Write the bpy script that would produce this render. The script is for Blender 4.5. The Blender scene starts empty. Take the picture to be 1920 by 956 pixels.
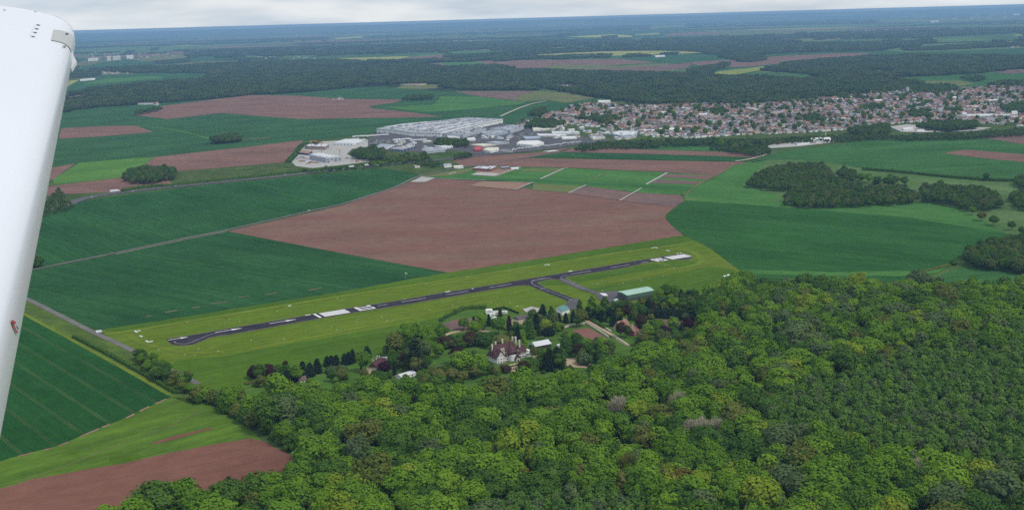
import bpy, bmesh, math, random
import numpy as np
from mathutils import Vector, Matrix
random.seed(7); rng = np.random.default_rng(11)
SC = bpy.context.scene
COL = SC.collection

# ------------------------------------------------------------------ camera
H = 300.0                       # metres above the plain
FPX = 2156.0                    # focal length in pixels of the 1920 px wide photograph
ROLL = math.atan(0.02768)
PITCH = math.atan((478 - 35.0) * math.cos(ROLL) / FPX)
Fv = Vector((0, math.cos(PITCH), -math.sin(PITCH)))
U0 = Vector((0, math.sin(PITCH), math.cos(PITCH)))
Xw = Vector((1, 0, 0))
Rv = Xw * math.cos(ROLL) - U0 * math.sin(ROLL)
Uv = Xw * math.sin(ROLL) + U0 * math.cos(ROLL)
CAM = Vector((0, 0, H))
cd = bpy.data.cameras.new('camera'); cam = bpy.data.objects.new('camera', cd); COL.objects.link(cam)
cd.sensor_width = 36.0; cd.lens = 36.0 * FPX / 1920.0
cd.clip_start = 0.05; cd.clip_end = 300000.0
cam.matrix_world = Matrix(((Rv.x, Uv.x, -Fv.x, CAM.x), (Rv.y, Uv.y, -Fv.y, CAM.y), (Rv.z, Uv.z, -Fv.z, CAM.z), (0, 0, 0, 1)))
SC.camera = cam

# ------------------------------------------------------------------ sky, sun, exposure
SUN_EL, SUN_AZ = math.radians(54), math.radians(125)     # azimuth from +Y (view direction) towards +X
w = bpy.data.worlds.new('World'); SC.world = w; w.use_nodes = True
nt = w.node_tree; nt.nodes.clear()
def N(nt, t, **kw):
    n = nt.nodes.new(t)
    for k, v in kw.items():
        setattr(n, k, v)
    return n
sky = N(nt, 'ShaderNodeTexSky', sky_type='NISHITA', sun_disc=False, sun_elevation=SUN_EL, sun_rotation=SUN_AZ,
        altitude=300.0, air_density=1.0, dust_density=2.0, ozone_density=1.0)
tcw = N(nt, 'ShaderNodeTexCoord')
mpw = N(nt, 'ShaderNodeMapping'); mpw.inputs['Scale'].default_value = (2.6, 2.6, 17.0)
nt.links.new(tcw.outputs['Generated'], mpw.inputs['Vector'])
nzw = N(nt, 'ShaderNodeTexNoise'); nzw.inputs['Scale'].default_value = 1.5; nzw.inputs['Detail'].default_value = 7; nzw.inputs['Roughness'].default_value = 0.55
nt.links.new(mpw.outputs['Vector'], nzw.inputs['Vector'])
crw = N(nt, 'ShaderNodeValToRGB')
crw.color_ramp.elements[0].position = 0.33; crw.color_ramp.elements[0].color = (0.80, 0.80, 0.80, 1)
crw.color_ramp.elements[1].position = 0.66; crw.color_ramp.elements[1].color = (0.97, 0.97, 0.97, 1)
nt.links.new(nzw.outputs['Fac'], crw.inputs['Fac'])
nz2 = N(nt, 'ShaderNodeTexNoise'); nz2.inputs['Scale'].default_value = 2.7; nz2.inputs['Detail'].default_value = 6
nt.links.new(mpw.outputs['Vector'], nz2.inputs['Vector'])
crc = N(nt, 'ShaderNodeValToRGB')
crc.color_ramp.elements[0].position = 0.36; crc.color_ramp.elements[0].color = (5.6, 6.7, 7.9, 1)
crc.color_ramp.elements[1].position = 0.64; crc.color_ramp.elements[1].color = (8.9, 9.3, 9.6, 1)
nt.links.new(nz2.outputs['Fac'], crc.inputs['Fac'])
mxw = N(nt, 'ShaderNodeMixRGB')
nt.links.new(crw.outputs['Color'], mxw.inputs['Fac']); nt.links.new(sky.outputs['Color'], mxw.inputs['Color1']); nt.links.new(crc.outputs['Color'], mxw.inputs['Color2'])
bgw = N(nt, 'ShaderNodeBackground'); bgw.inputs['Strength'].default_value = 0.075
nt.links.new(mxw.outputs['Color'], bgw.inputs['Color'])
ow = N(nt, 'ShaderNodeOutputWorld'); nt.links.new(bgw.outputs['Background'], ow.inputs['Surface'])

sl = bpy.data.lights.new('sun', 'SUN'); sl.energy = 1.5; sl.angle = math.radians(11); sl.color = (1.0, 0.955, 0.89)
so = bpy.data.objects.new('sun', sl); COL.objects.link(so); so.location = (0, 0, 900)
sd = Vector((math.sin(SUN_AZ) * math.cos(SUN_EL), math.cos(SUN_AZ) * math.cos(SUN_EL), math.sin(SUN_EL)))
so.rotation_euler = sd.to_track_quat('Z', 'Y').to_euler()

SC.view_settings.view_transform = 'Standard'; SC.view_settings.look = 'None'
SC.view_settings.exposure = 0.36; SC.view_settings.gamma = 1.0; SC.view_settings.use_curve_mapping = False
SC.render.engine = 'CYCLES'
SC.cycles.use_denoising = False
SC.cycles.max_bounces = 4; SC.cycles.diffuse_bounces = 1; SC.cycles.glossy_bounces = 2; SC.cycles.transmission_bounces = 2
SC.cycles.volume_bounces = 0; SC.cycles.transparent_max_bounces = 4
SC.cycles.caustics_reflective = False; SC.cycles.caustics_refractive = False

HAZE = 4.7e-5
# ------------------------------------------------------------------ helpers
def ray(px, py):
    return Fv + Rv * ((px - 960.0) / FPX) + Uv * ((478.0 - py) / FPX)
def G(px, py, z=0.0):
    """where the line of sight of a photograph pixel meets the plain (or a level z above it)"""
    d = ray(px, py)
    return CAM + d * ((z - H) / d.z)
def Gs(pts, z=0.0):
    return [G(p[0], p[1], p[2] if len(p) > 2 else z) for p in pts]
def project(P):
    """(n,3) world points -> photograph pixels and depth"""
    P = np.asarray(P, float) - np.array(CAM)
    x = P @ np.array(Rv); y = P @ np.array(Uv); d = P @ np.array(Fv)
    return 960 + FPX * x / d, 478 - FPX * y / d, d
def inside(P, poly):
    """boolean array: which (n,2) points lie inside a polygon"""
    P = np.asarray(P, float); q = np.asarray([(v[0], v[1]) for v in poly], float)
    r = np.zeros(len(P), bool); j = len(q) - 1
    for i in range(len(q)):
        c = ((q[i, 1] > P[:, 1]) != (q[j, 1] > P[:, 1]))
        with np.errstate(divide='ignore', invalid='ignore'):
            xs = (q[j, 0] - q[i, 0]) * (P[:, 1] - q[i, 1]) / (q[j, 1] - q[i, 1]) + q[i, 0]
        r ^= c & (P[:, 0] < xs); j = i
    return r
def s2l(c):
    return tuple(((v / 255.0) / 12.92) if v / 255.0 < 0.04045 else (((v / 255.0) + 0.055) / 1.055) ** 2.4 for v in c)
def link(o, parent=None):
    COL.objects.link(o)
    if parent is not None:
        o.parent = parent
    return o
def tag(o, label=None, cat=None, group=None, kind=None):
    if label: o['label'] = label
    if cat: o['category'] = cat
    if group: o['group'] = group
    if kind: o['kind'] = kind
    return o
def empty(name, loc, rz=0.0, scale=(1, 1, 1)):
    o = bpy.data.objects.new(name, None); COL.objects.link(o)
    o.location = loc; o.rotation_euler = (0, 0, rz); o.scale = scale; o.empty_display_size = 1.0
    return o
def mesh_from(name, V, F, mats, idx=None, smooth=False):
    me = bpy.data.meshes.new(name)
    me.from_pydata([tuple(v) for v in V], [], [tuple(f) for f in F])
    for m in (mats if isinstance(mats, (list, tuple)) else [mats]):
        me.materials.append(m)
    if idx is not None:
        me.polygons.foreach_set('material_index', np.asarray(idx, np.int32))
    if smooth:
        me.polygons.foreach_set('use_smooth', np.ones(len(me.polygons), bool))
    me.update()
    return me
class MB:
    """collects boxes, prisms and tubes and links them as one mesh object"""
    def __init__(s): s.V = []; s.F = []; s.I = []
    def add(s, V, F, i=0):
        b = len(s.V); s.V += [tuple(v) for v in V]; s.F += [tuple(b + k for k in f) for f in F]; s.I += [i] * len(F); return s
    def box(s, c, d, i=0, rz=0.0):
        x, y, z = d[0] / 2, d[1] / 2, d[2] / 2; ca, sa = math.cos(rz), math.sin(rz)
        V = []
        for dz in (-z, z):
            for dx, dy in ((-x, -y), (x, -y), (x, y), (-x, y)):
                V.append((c[0] + dx * ca - dy * sa, c[1] + dx * sa + dy * ca, c[2] + dz))
        return s.add(V, [(3, 2, 1, 0), (4, 5, 6, 7), (0, 1, 5, 4), (1, 2, 6, 5), (2, 3, 7, 6), (3, 0, 4, 7)], i)
    def prism(s, poly, z0, z1, i=0, cap=True, bottom=False):
        n = len(poly); a = sum(poly[k][0] * poly[(k + 1) % n][1] - poly[(k + 1) % n][0] * poly[k][1] for k in range(n))
        p = list(poly) if a > 0 else list(poly)[::-1]
        V = [(q[0], q[1], z0) for q in p] + [(q[0], q[1], z1) for q in p]
        F = [(k, (k + 1) % n, n + (k + 1) % n, n + k) for k in range(n)]
        if cap: F.append(tuple(range(n, 2 * n)))
        if bottom: F.append(tuple(range(n - 1, -1, -1)))
        return s.add(V, F, i)
    def gable(s, c, d, zb, zr, i=0, over=0.4, hip=0.0, thick=0.25):
        """pitched roof, ridge along x, centre c, plan d, eaves zb, ridge zr; hip shortens the ridge"""
        x, y = d[0] / 2 + over, d[1] / 2 + over; hx = x - hip
        cx, cy = c
        V = [(cx - x, cy - y, zb), (cx + x, cy - y, zb), (cx + x, cy + y, zb), (cx - x, cy + y, zb), (cx - hx, cy, zr), (cx + hx, cy, zr),
             (cx - x, cy - y, zb - thick), (cx + x, cy - y, zb - thick), (cx + x, cy + y, zb - thick), (cx - x, cy + y, zb - thick)]
        F = [(0, 1, 5, 4), (2, 3, 4, 5), (1, 2, 5), (3, 0, 4), (6, 7, 1, 0), (7, 8, 2, 1), (8, 9, 3, 2), (9, 6, 0, 3), (9, 8, 7, 6)]
        return s.add(V, F, i)
    def tube(s, a, b, ra, rb, n=8, i=0, cap=True):
        a, b = Vector(a), Vector(b); d = (b - a).normalized(); q = d.to_track_quat('Z', 'Y')
        V = []
        for c, r in ((a, ra), (b, rb)):
            for k in range(n):
                t = 2 * math.pi * k / n; V.append(tuple(c + q @ Vector((math.cos(t) * r, math.sin(t) * r, 0))))
        F = [(k, (k + 1) % n, n + (k + 1) % n, n + k) for k in range(n)]
        if cap: F += [tuple(range(n, 2 * n)), tuple(range(n - 1, -1, -1))]
        return s.add(V, F, i)
    def build(s, name, mats, parent=None, smooth=False):
        me = mesh_from(name, s.V, s.F, mats, s.I, smooth)
        return link(bpy.data.objects.new(name, me), parent)
    def mesh(s, name, mats, smooth=False):
        return mesh_from(name, s.V, s.F, mats, s.I, smooth)

def zl(level, y):
    return level * (0.03 + 0.00006 * max(y, 0.0))
def sheet(name, pts, mat, level, kind='structure', parent=None, label=None, cat=None, smooth=0, rough=0):
    """a ground polygon given by photograph pixels, laid just above what is under it"""
    P = [(p.x, p.y) for p in Gs(pts)]
    if smooth: P = spline(P, smooth, True)
    if rough:
        r_ = random.Random(len(pts) + int(pts[0][0])); Q = []
        for i in range(len(P)):
            a_, b_ = P[i], P[(i + 1) % len(P)]; L_ = math.hypot(b_[0] - a_[0], b_[1] - a_[1]); st = max(9.0, 0.006 * max(a_[1], 1)); k_ = min(160, max(1, int(L_ / st)))
            Q += [(a_[0] + (b_[0] - a_[0]) * t / k_ + (r_.uniform(-rough, rough) if t else 0), a_[1] + (b_[1] - a_[1]) * t / k_ + (r_.uniform(-rough, rough) if t else 0)) for t in range(k_)]
        P = Q
    bm = bmesh.new(); vs = [bm.verts.new((p[0], p[1], zl(level, p[1]))) for p in P]
    f = bm.faces.new(vs); bm.normal_update()
    if f.normal.z < 0: f.normal_flip()
    bmesh.ops.triangulate(bm, faces=bm.faces[:], ngon_method='EAR_CLIP')
    me = bpy.data.meshes.new(name); bm.to_mesh(me); bm.free(); me.materials.append(mat)
    o = link(bpy.data.objects.new(name, me), parent)
    return tag(o, label, cat, None, kind)
def spline(P, k, closed=False):
    n = len(P); out = []
    for i in range(n if closed else n - 1):
        p0 = P[i - 1] if (i or closed) else P[0]; p1 = P[i]; p2 = P[(i + 1) % n]; p3 = P[(i + 2) % n] if closed else P[min(i + 2, n - 1)]
        for t in range(k):
            u = t / k
            out.append(tuple(0.5 * (2 * p1[c] + (p2[c] - p0[c]) * u + (2 * p0[c] - 5 * p1[c] + 4 * p2[c] - p3[c]) * u * u + (3 * p1[c] - p0[c] - 3 * p2[c] + p3[c]) * u ** 3) for c in range(2)))
    if not closed: out.append(tuple(P[-1][:2]))
    return out
def ribbon_pts(P, width):
    L, Rr = [], []
    for i in range(len(P)):
        a = Vector(P[max(i - 1, 0)][:2]); b = Vector(P[min(i + 1, len(P) - 1)][:2]); t = (b - a).normalized(); n = Vector((-t.y, t.x)) * (width / 2)
        c = Vector(P[i][:2]); L.append(c + n); Rr.append(c - n)
    return L, Rr
def strip(name, pts, width, mat, level, kind='structure', parent=None, k=6, label=None, cat=None):
    P = [(p.x, p.y) for p in Gs(pts)]
    if k > 1 and len(P) > 2: P = spline(P, k)
    L, Rr = ribbon_pts(P, width); V = []; F = []
    for a, b in zip(L, Rr):
        V += [(a.x, a.y, zl(level, a.y)), (b.x, b.y, zl(level, b.y))]
    for i in range(len(P) - 1):
        F.append((2 * i, 2 * i + 1, 2 * i + 3, 2 * i + 2))
    o = link(bpy.data.objects.new(name, mesh_from(name, V, F, mat)), parent)
    return tag(o, label, cat, None, kind)

# ------------------------------------------------------------------ materials
def newmat(name):
    m = bpy.data.materials.new(name); m.use_nodes = True; t = m.node_tree; t.nodes.clear()
    out = N(t, 'ShaderNodeOutputMaterial'); return m, t, out
def plain(name, c, rough=0.7, var=0.12, scale=0.3, metal=0.0, spec=0.3):
    """a painted or built surface with slight uneven tone"""
    m, t, out = newmat(name)
    b = N(t, 'ShaderNodeBsdfPrincipled'); b.inputs['Roughness'].default_value = rough; b.inputs['Metallic'].default_value = metal
    b.inputs['Specular IOR Level'].default_value = spec
    tc = N(t, 'ShaderNodeTexCoord'); nz = N(t, 'ShaderNodeTexNoise'); nz.inputs['Scale'].default_value = scale; nz.inputs['Detail'].default_value = 5
    t.links.new(tc.outputs['Object'], nz.inputs['Vector'])
    mr = N(t, 'ShaderNodeMapRange'); mr.inputs[3].default_value = 1 - var; mr.inputs[4].default_value = 1 + var
    mr.inputs[1].default_value = 0.3; mr.inputs[2].default_value = 0.7
    t.links.new(nz.outputs['Fac'], mr.inputs[0])
    mx = N(t, 'ShaderNodeVectorMath', operation='SCALE'); mx.inputs[0].default_value = c[:3]
    t.links.new(mr.outputs[0], mx.inputs['Scale']); t.links.new(mx.outputs[0], b.inputs['Base Color'])
    t.links.new(b.outputs[0], out.inputs['Surface'])
    return m
def field_mat(name, c, c2=None, a=None, b=None, row=0.16, rowscale=7.0, big=0.18, fine=0.17, tram=None, tramcol=(0.16, 0.15, 0.07), bigscale=160.0):
    """crop, grass or bare soil; rows and wheel tracks run along the line a-b (pixels of the photograph)"""
    m, t, out = newmat(name)
    if a is not None:
        A, B = G(*a), G(*b); ang = math.atan2(B.y - A.y, B.x - A.x)
    else: ang = 0.4
    tc = N(t, 'ShaderNodeTexCoord'); mp = N(t, 'ShaderNodeMapping'); mp.inputs['Rotation'].default_value = (0, 0, -ang)
    t.links.new(tc.outputs['Object'], mp.inputs['Vector'])
    def noise(sx, sy, detail):
        q = N(t, 'ShaderNodeMapping'); q.inputs['Scale'].default_value = (1.0 / sx, 1.0 / sy, 0)
        t.links.new(mp.outputs[0], q.inputs['Vector'])
        n = N(t, 'ShaderNodeTexNoise'); n.inputs['Scale'].default_value = 1.0; n.inputs['Detail'].default_value = detail; n.inputs['Roughness'].default_value = 0.62
        t.links.new(q.outputs[0], n.inputs['Vector']); return n.outputs['Fac']
    def rng_(fac, amt):
        mr = N(t, 'ShaderNodeMapRange'); mr.inputs[1].default_value = 0.28; mr.inputs[2].default_value = 0.72
        mr.inputs[3].default_value = 1 - amt; mr.inputs[4].default_value = 1 + amt; t.links.new(fac, mr.inputs[0]); return mr.outputs[0]
    def mul(x, y):
        k = N(t, 'ShaderNodeMath', operation='MULTIPLY'); t.links.new(x, k.inputs[0]); t.links.new(y, k.inputs[1]); return k.outputs[0]
    f = mul(mul(rng_(noise(bigscale, bigscale * .7, 3), big), rng_(noise(16.0, 10.0, 6), fine)), rng_(noise(900.0, rowscale, 3), row))
    mixc = N(t, 'ShaderNodeMixRGB'); mixc.inputs['Color1'].default_value = (*c, 1); mixc.inputs['Color2'].default_value = (*(c2 or c), 1)
    cr = N(t, 'ShaderNodeMapRange'); cr.inputs[1].default_value = 0.42; cr.inputs[2].default_value = 0.62
    t.links.new(noise(bigscale * 1.7, bigscale * 0.5, 5), cr.inputs[0]); t.links.new(cr.outputs[0], mixc.inputs['Fac'])
    sc = N(t, 'ShaderNodeVectorMath', operation='SCALE'); t.links.new(mixc.outputs[0], sc.inputs[0]); t.links.new(f, sc.inputs['Scale'])
    col = sc.outputs[0]
    if tram:
        sp, wd, st = tram
        sep = N(t, 'ShaderNodeSeparateXYZ'); t.links.new(mp.outputs[0], sep.inputs[0])
        lines = None
        for off in (0.0, 1.9):
            ad = N(t, 'ShaderNodeMath', operation='ADD'); t.links.new(sep.outputs['Y'], ad.inputs[0]); ad.inputs[1].default_value = off + 20000
            md = N(t, 'ShaderNodeMath', operation='MODULO'); t.links.new(ad.outputs[0], md.inputs[0]); md.inputs[1].default_value = sp
            lt = N(t, 'ShaderNodeMath', operation='LESS_THAN'); t.links.new(md.outputs[0], lt.inputs[0]); lt.inputs[1].default_value = wd
            if lines is None: lines = lt.outputs[0]
            else:
                mxm = N(t, 'ShaderNodeMath', operation='MAXIMUM'); t.links.new(lines, mxm.inputs[0]); t.links.new(lt.outputs[0], mxm.inputs[1]); lines = mxm.outputs[0]
        nzt = N(t, 'ShaderNodeMapRange'); nzt.inputs[1].default_value = 0.35; nzt.inputs[2].default_value = 0.65; nzt.inputs[3].default_value = st * 0.25; nzt.inputs[4].default_value = st
        t.links.new(noise(45.0, 12.0, 3), nzt.inputs[0])
        fm = mul(lines, nzt.outputs[0])
        mt = N(t, 'ShaderNodeMixRGB'); t.links.new(fm, mt.inputs['Fac']); t.links.new(col, mt.inputs['Color1']); mt.inputs['Color2'].default_value = (*tramcol, 1); col = mt.outputs[0]
    d = N(t, 'ShaderNodeBsdfDiffuse'); d.inputs['Roughness'].default_value = 0.6; t.links.new(col, d.inputs['Color']); t.links.new(d.outputs[0], out.inputs['Surface'])
    return m
def foliage(name, c1, c2, trans=0.25, spread=0.20):
    """leaves: the tone differs from tree to tree and a little within each crown"""
    m, t, out = newmat(name)
    oi = N(t, 'ShaderNodeObjectInfo'); tc = N(t, 'ShaderNodeTexCoord')
    nz = N(t, 'ShaderNodeTexNoise'); nz.inputs['Scale'].default_value = 0.35; nz.inputs['Detail'].default_value = 3; t.links.new(tc.outputs['Object'], nz.inputs['Vector'])
    ad = N(t, 'ShaderNodeMath', operation='MULTIPLY_ADD'); t.links.new(nz.outputs['Fac'], ad.inputs[0]); ad.inputs[1].default_value = 0.5
    sb = N(t, 'ShaderNodeMath', operation='SUBTRACT'); t.links.new(oi.outputs['Random'], sb.inputs[0]); sb.inputs[1].default_value = 0.25
    t.links.new(sb.outputs[0], ad.inputs[2])
    mx = N(t, 'ShaderNodeMixRGB'); mx.use_clamp = True; mx.inputs['Color1'].default_value = (*c1, 1); mx.inputs['Color2'].default_value = (*c2, 1); t.links.new(ad.outputs[0], mx.inputs['Fac'])
    n2 = N(t, 'ShaderNodeTexNoise'); n2.inputs['Scale'].default_value = 1.6; n2.inputs['Detail'].default_value = 3; t.links.new(tc.outputs['Object'], n2.inputs['Vector'])
    mr = N(t, 'ShaderNodeMapRange'); mr.inputs[1].default_value = 0.3; mr.inputs[2].default_value = 0.7; mr.inputs[3].default_value = 1 - spread; mr.inputs[4].default_value = 1 + spread; t.links.new(n2.outputs['Fac'], mr.inputs[0])
    sc = N(t, 'ShaderNodeVectorMath', operation='SCALE'); t.links.new(mx.outputs[0], sc.inputs[0]); t.links.new(mr.outputs[0], sc.inputs['Scale'])
    d = N(t, 'ShaderNodeBsdfDiffuse'); tr = N(t, 'ShaderNodeBsdfTranslucent'); ms = N(t, 'ShaderNodeMixShader'); ms.inputs[0].default_value = trans
    t.links.new(sc.outputs[0], d.inputs['Color']); t.links.new(sc.outputs[0], tr.inputs['Color'])
    t.links.new(d.outputs[0], ms.inputs[1]); t.links.new(tr.outputs[0], ms.inputs[2]); t.links.new(ms.outputs[0], out.inputs['Surface'])
    return m
WHEAT = (0.024, 0.086, 0.036); SOIL = (0.235, 0.118, 0.086)
M = {}
M['wheat_low'] = field_mat('wheat_tramlines', (0.0166, 0.0681, 0.0166), (0.0221, 0.0846, 0.0202), (19, 724), (146, 813), tram=(24.0, 0.7, 0.5), row=0.12)
M['wheat_a'] = field_mat('wheat_airfield', (0.0221, 0.0754, 0.0239), (0.0294, 0.0902, 0.0294), (217, 520), (640, 600), tram=(26.0, 1.6, 0.38), tramcol=(0.01, 0.045, 0.022), row=0.16)
M['wheat_b'] = field_mat('wheat_road', (0.0221, 0.0773, 0.0239), (0.0294, 0.0938, 0.0285), (250, 375), (420, 430), tram=(26.0, 1.6, 0.38), tramcol=(0.01, 0.045, 0.022), row=0.16)
M['wheat_c'] = field_mat('wheat_far', (0.0304, 0.0865, 0.0313), (0.0386, 0.1030, 0.0368), (200, 290), (420, 270), row=0.12, rowscale=14)
M['wheat_d'] = field_mat('wheat_east', (0.0267, 0.0902, 0.0202), (0.0340, 0.1067, 0.0258), (1290, 400), (1800, 440), row=0.2, rowscale=6, tram=(26.0, 1.6, 0.32), tramcol=(0.012, 0.055, 0.02))
M['wheat_e'] = field_mat('wheat_northeast', (0.040, 0.114, 0.032), (0.050, 0.132, 0.036), (1500, 300), (1760, 285), row=0.16, rowscale=14)
M['lgreen'] = field_mat('light_crop', (0.075, 0.168, 0.032), (0.09, 0.19, 0.036), (150, 320), (260, 310), row=0.12)
M['lgreen2'] = field_mat('pale_crop', (0.055, 0.148, 0.034), (0.068, 0.165, 0.040), (1400, 370), (1760, 400), row=0.14)
M['airgrass'] = field_mat('mown_grass', (0.098, 0.152, 0.014), (0.112, 0.160, 0.017), (430, 622), (1200, 492), row=0.10, rowscale=9, big=0.10)
M['airgrass_dark'] = field_mat('longer_grass', (0.062, 0.122, 0.012), (0.074, 0.135, 0.013), (430, 622), (1200, 492), row=0.12, rowscale=6)
M['airgrass_lite'] = field_mat('fresh_mown_grass', (0.132, 0.176, 0.020), (0.120, 0.172, 0.019), (430, 622), (1200, 492), row=0.10, rowscale=5)
M['meadow'] = field_mat('meadow', (0.080, 0.145, 0.042), (0.100, 0.160, 0.056), (1400, 330), (1800, 360), row=0.08, fine=0.25)
M['verge'] = field_mat('rough_verge', (0.085, 0.130, 0.026), (0.066, 0.105, 0.024), (60, 575), (300, 690), row=0.10, big=0.25, bigscale=30)
M['lawn'] = field_mat('lawn', (0.062, 0.135, 0.020), (0.085, 0.14, 0.03), (850, 640), (1100, 620), row=0.05, bigscale=30)
M['fgrass'] = field_mat('pasture', (0.090, 0.160, 0.020), (0.070, 0.130, 0.018), (100, 880), (400, 800), row=0.16, rowscale=5, bigscale=50)
M['scrub'] = field_mat('scrub', (0.075, 0.105, 0.030), (0.050, 0.080, 0.022), (330, 335), (540, 312), row=0.10, fine=0.4, bigscale=40)
M['soil_a'] = field_mat('soil_airfield', (0.184, 0.094, 0.074), (0.186, 0.112, 0.082), (560, 470), (1200, 440), row=0.08, rowscale=5, big=0.12, fine=0.13, bigscale=120.0)
M['soil_b'] = field_mat('soil_corner', (0.172, 0.080, 0.058), (0.190, 0.090, 0.066), (60, 930), (440, 850), row=0.10, rowscale=4, big=0.12, fine=0.14)
M['soil_c'] = field_mat('soil_far', (0.195, 0.108, 0.084), (0.172, 0.098, 0.082), (900, 305), (1300, 312), row=0.08, rowscale=12, fine=0.14)
M['soil_d'] = field_mat('soil_plot', (0.175, 0.105, 0.085), (0.150, 0.100, 0.095), (1060, 365), (1260, 382), row=0.16, rowscale=8)
M['soil_pale'] = field_mat('soil_dry', (0.255, 0.165, 0.115), (0.24, 0.150, 0.11), (890, 350), (980, 352), row=0.08)
M['olive'] = field_mat('stubble', (0.125, 0.150, 0.050), (0.145, 0.140, 0.065), (880, 180), (1040, 178), row=0.10, rowscale=12)
M['rape'] = field_mat('flowering_rape', (0.36, 0.36, 0.06), (0.42, 0.40, 0.07), (1340, 138), (1420, 128), row=0.05)
M['rape_pale'] = field_mat('fading_rape', (0.20, 0.24, 0.05), (0.24, 0.26, 0.06), (1340, 138), (1420, 128), row=0.05)
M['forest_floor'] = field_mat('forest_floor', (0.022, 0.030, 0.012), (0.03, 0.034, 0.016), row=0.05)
M['asphalt'] = plain('asphalt', (0.042, 0.037, 0.050), 0.9, 0.22, 0.05, spec=0.0)
M['asphalt_old'] = plain('worn_asphalt', (0.105, 0.100, 0.105), 0.9, 0.18, 0.05, spec=0.0)
M['road'] = plain('road_surface', (0.16, 0.155, 0.145), 0.9, 0.12, 0.05, spec=0.0)
M['track'] = plain('stone_track', (0.42, 0.37, 0.29), 0.95, 0.15, 0.1, spec=0.0)
M['shoulder'] = plain('bare_verge', (0.19, 0.165, 0.11), 0.95, 0.2, 0.1, spec=0.0)
M['concrete'] = plain('concrete', (0.40, 0.385, 0.36), 0.9, 0.15, 0.1, spec=0.0)
M['gravel'] = plain('gravel', (0.42, 0.31, 0.21), 0.95, 0.12, 0.4, spec=0.0)
M['paint'] = plain('white_paint', (0.70, 0.69, 0.67), 0.8, 0.16, 0.6)
M['paint_worn'] = plain('worn_white_paint', (0.40, 0.38, 0.40), 0.8, 0.25, 0.3, spec=0.0)
M['clay'] = plain('red_clay_court', (0.215, 0.105, 0.088), 0.95, 0.12, 0.4, spec=0.0)
M['white'] = plain('white_render', (0.84, 0.83, 0.80), 0.8, 0.08, 0.2)
M['cream'] = plain('cream_render', (0.64, 0.59, 0.49), 0.85, 0.10, 0.2)
M['grey'] = plain('grey_cladding', (0.46, 0.48, 0.52), 0.7, 0.08, 0.1)
M['blue_grey'] = plain('blue_grey_cladding', (0.36, 0.41, 0.50), 0.7, 0.08, 0.1)
M['pale_roof'] = plain('pale_metal_roof', (0.60, 0.61, 0.62), 0.6, 0.10, 0.08)
M['grey_roof'] = plain('grey_bitumen_roof', (0.32, 0.335, 0.37), 0.85, 0.14, 0.08)
M['brown_roof'] = plain('brown_roof', (0.33, 0.265, 0.25), 0.85, 0.15, 0.2)
M['tile_red'] = plain('red_tile', (0.28, 0.145, 0.115), 0.85, 0.18, 0.4)
M['tile_brown'] = plain('brown_tile', (0.175, 0.115, 0.10), 0.85, 0.2, 0.4)
M['tile_orange'] = plain('orange_tile', (0.33, 0.175, 0.12), 0.85, 0.15, 0.4)
M['tile_dark'] = plain('dark_slate', (0.105, 0.090, 0.098), 0.8, 0.2, 0.4)
M['tile_purple'] = plain('weathered_plum_tile', (0.088, 0.038, 0.040), 0.85, 0.5, 0.7)
M['teal_roof'] = plain('teal_sheet_roof', (0.10, 0.23, 0.22), 0.6, 0.1, 0.2)
M['green_roof'] = plain('pale_green_sheet_roof', (0.34, 0.50, 0.40), 0.6, 0.06, 0.15)
M['green_wall'] = plain('green_sheet_wall', (0.075, 0.165, 0.095), 0.6, 0.1, 0.15)
M['dark_wall'] = plain('dark_wall', (0.09, 0.075, 0.09), 0.8, 0.2, 0.2)
M['red_roof'] = plain('red_sheet_roof', (0.42, 0.05, 0.06), 0.6, 0.08, 0.2)
M['blue_wall'] = plain('navy_cladding', (0.035, 0.055, 0.14), 0.6, 0.1, 0.2)
M['brick'] = plain('red_brick', (0.26, 0.10, 0.085), 0.85, 0.2, 0.5)
M['window'] = plain('window_glass', (0.03, 0.035, 0.04), 0.2, 0.2, 0.5, spec=0.5)
M['timber'] = plain('dark_timber', (0.055, 0.035, 0.03), 0.8, 0.2, 0.6)
M['yellow'] = plain('yellow_paint', (0.65, 0.42, 0.05), 0.6, 0.08, 0.3)
M['orange_crane'] = plain('orange_paint', (0.62, 0.20, 0.05), 0.6, 0.08, 0.3)
M['bark'] = plain('bark', (0.085, 0.065, 0.050), 0.9, 0.3, 1.2)
M['rubber'] = plain('rubber', (0.03, 0.03, 0.03), 0.8, 0.1, 1.0)
M['car_dark'] = plain('dark_car_paint', (0.05, 0.055, 0.065), 0.35, 0.05, 1.0, spec=0.5)
M['car_red'] = plain('red_car_paint', (0.35, 0.03, 0.03), 0.35, 0.05, 1.0, spec=0.5)
M['car_white'] = plain('white_car_paint', (0.78, 0.78, 0.78), 0.35, 0.04, 1.0, spec=0.5)
M['car_silver'] = plain('silver_car_paint', (0.42, 0.43, 0.45), 0.35, 0.05, 1.0, spec=0.5)

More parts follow.
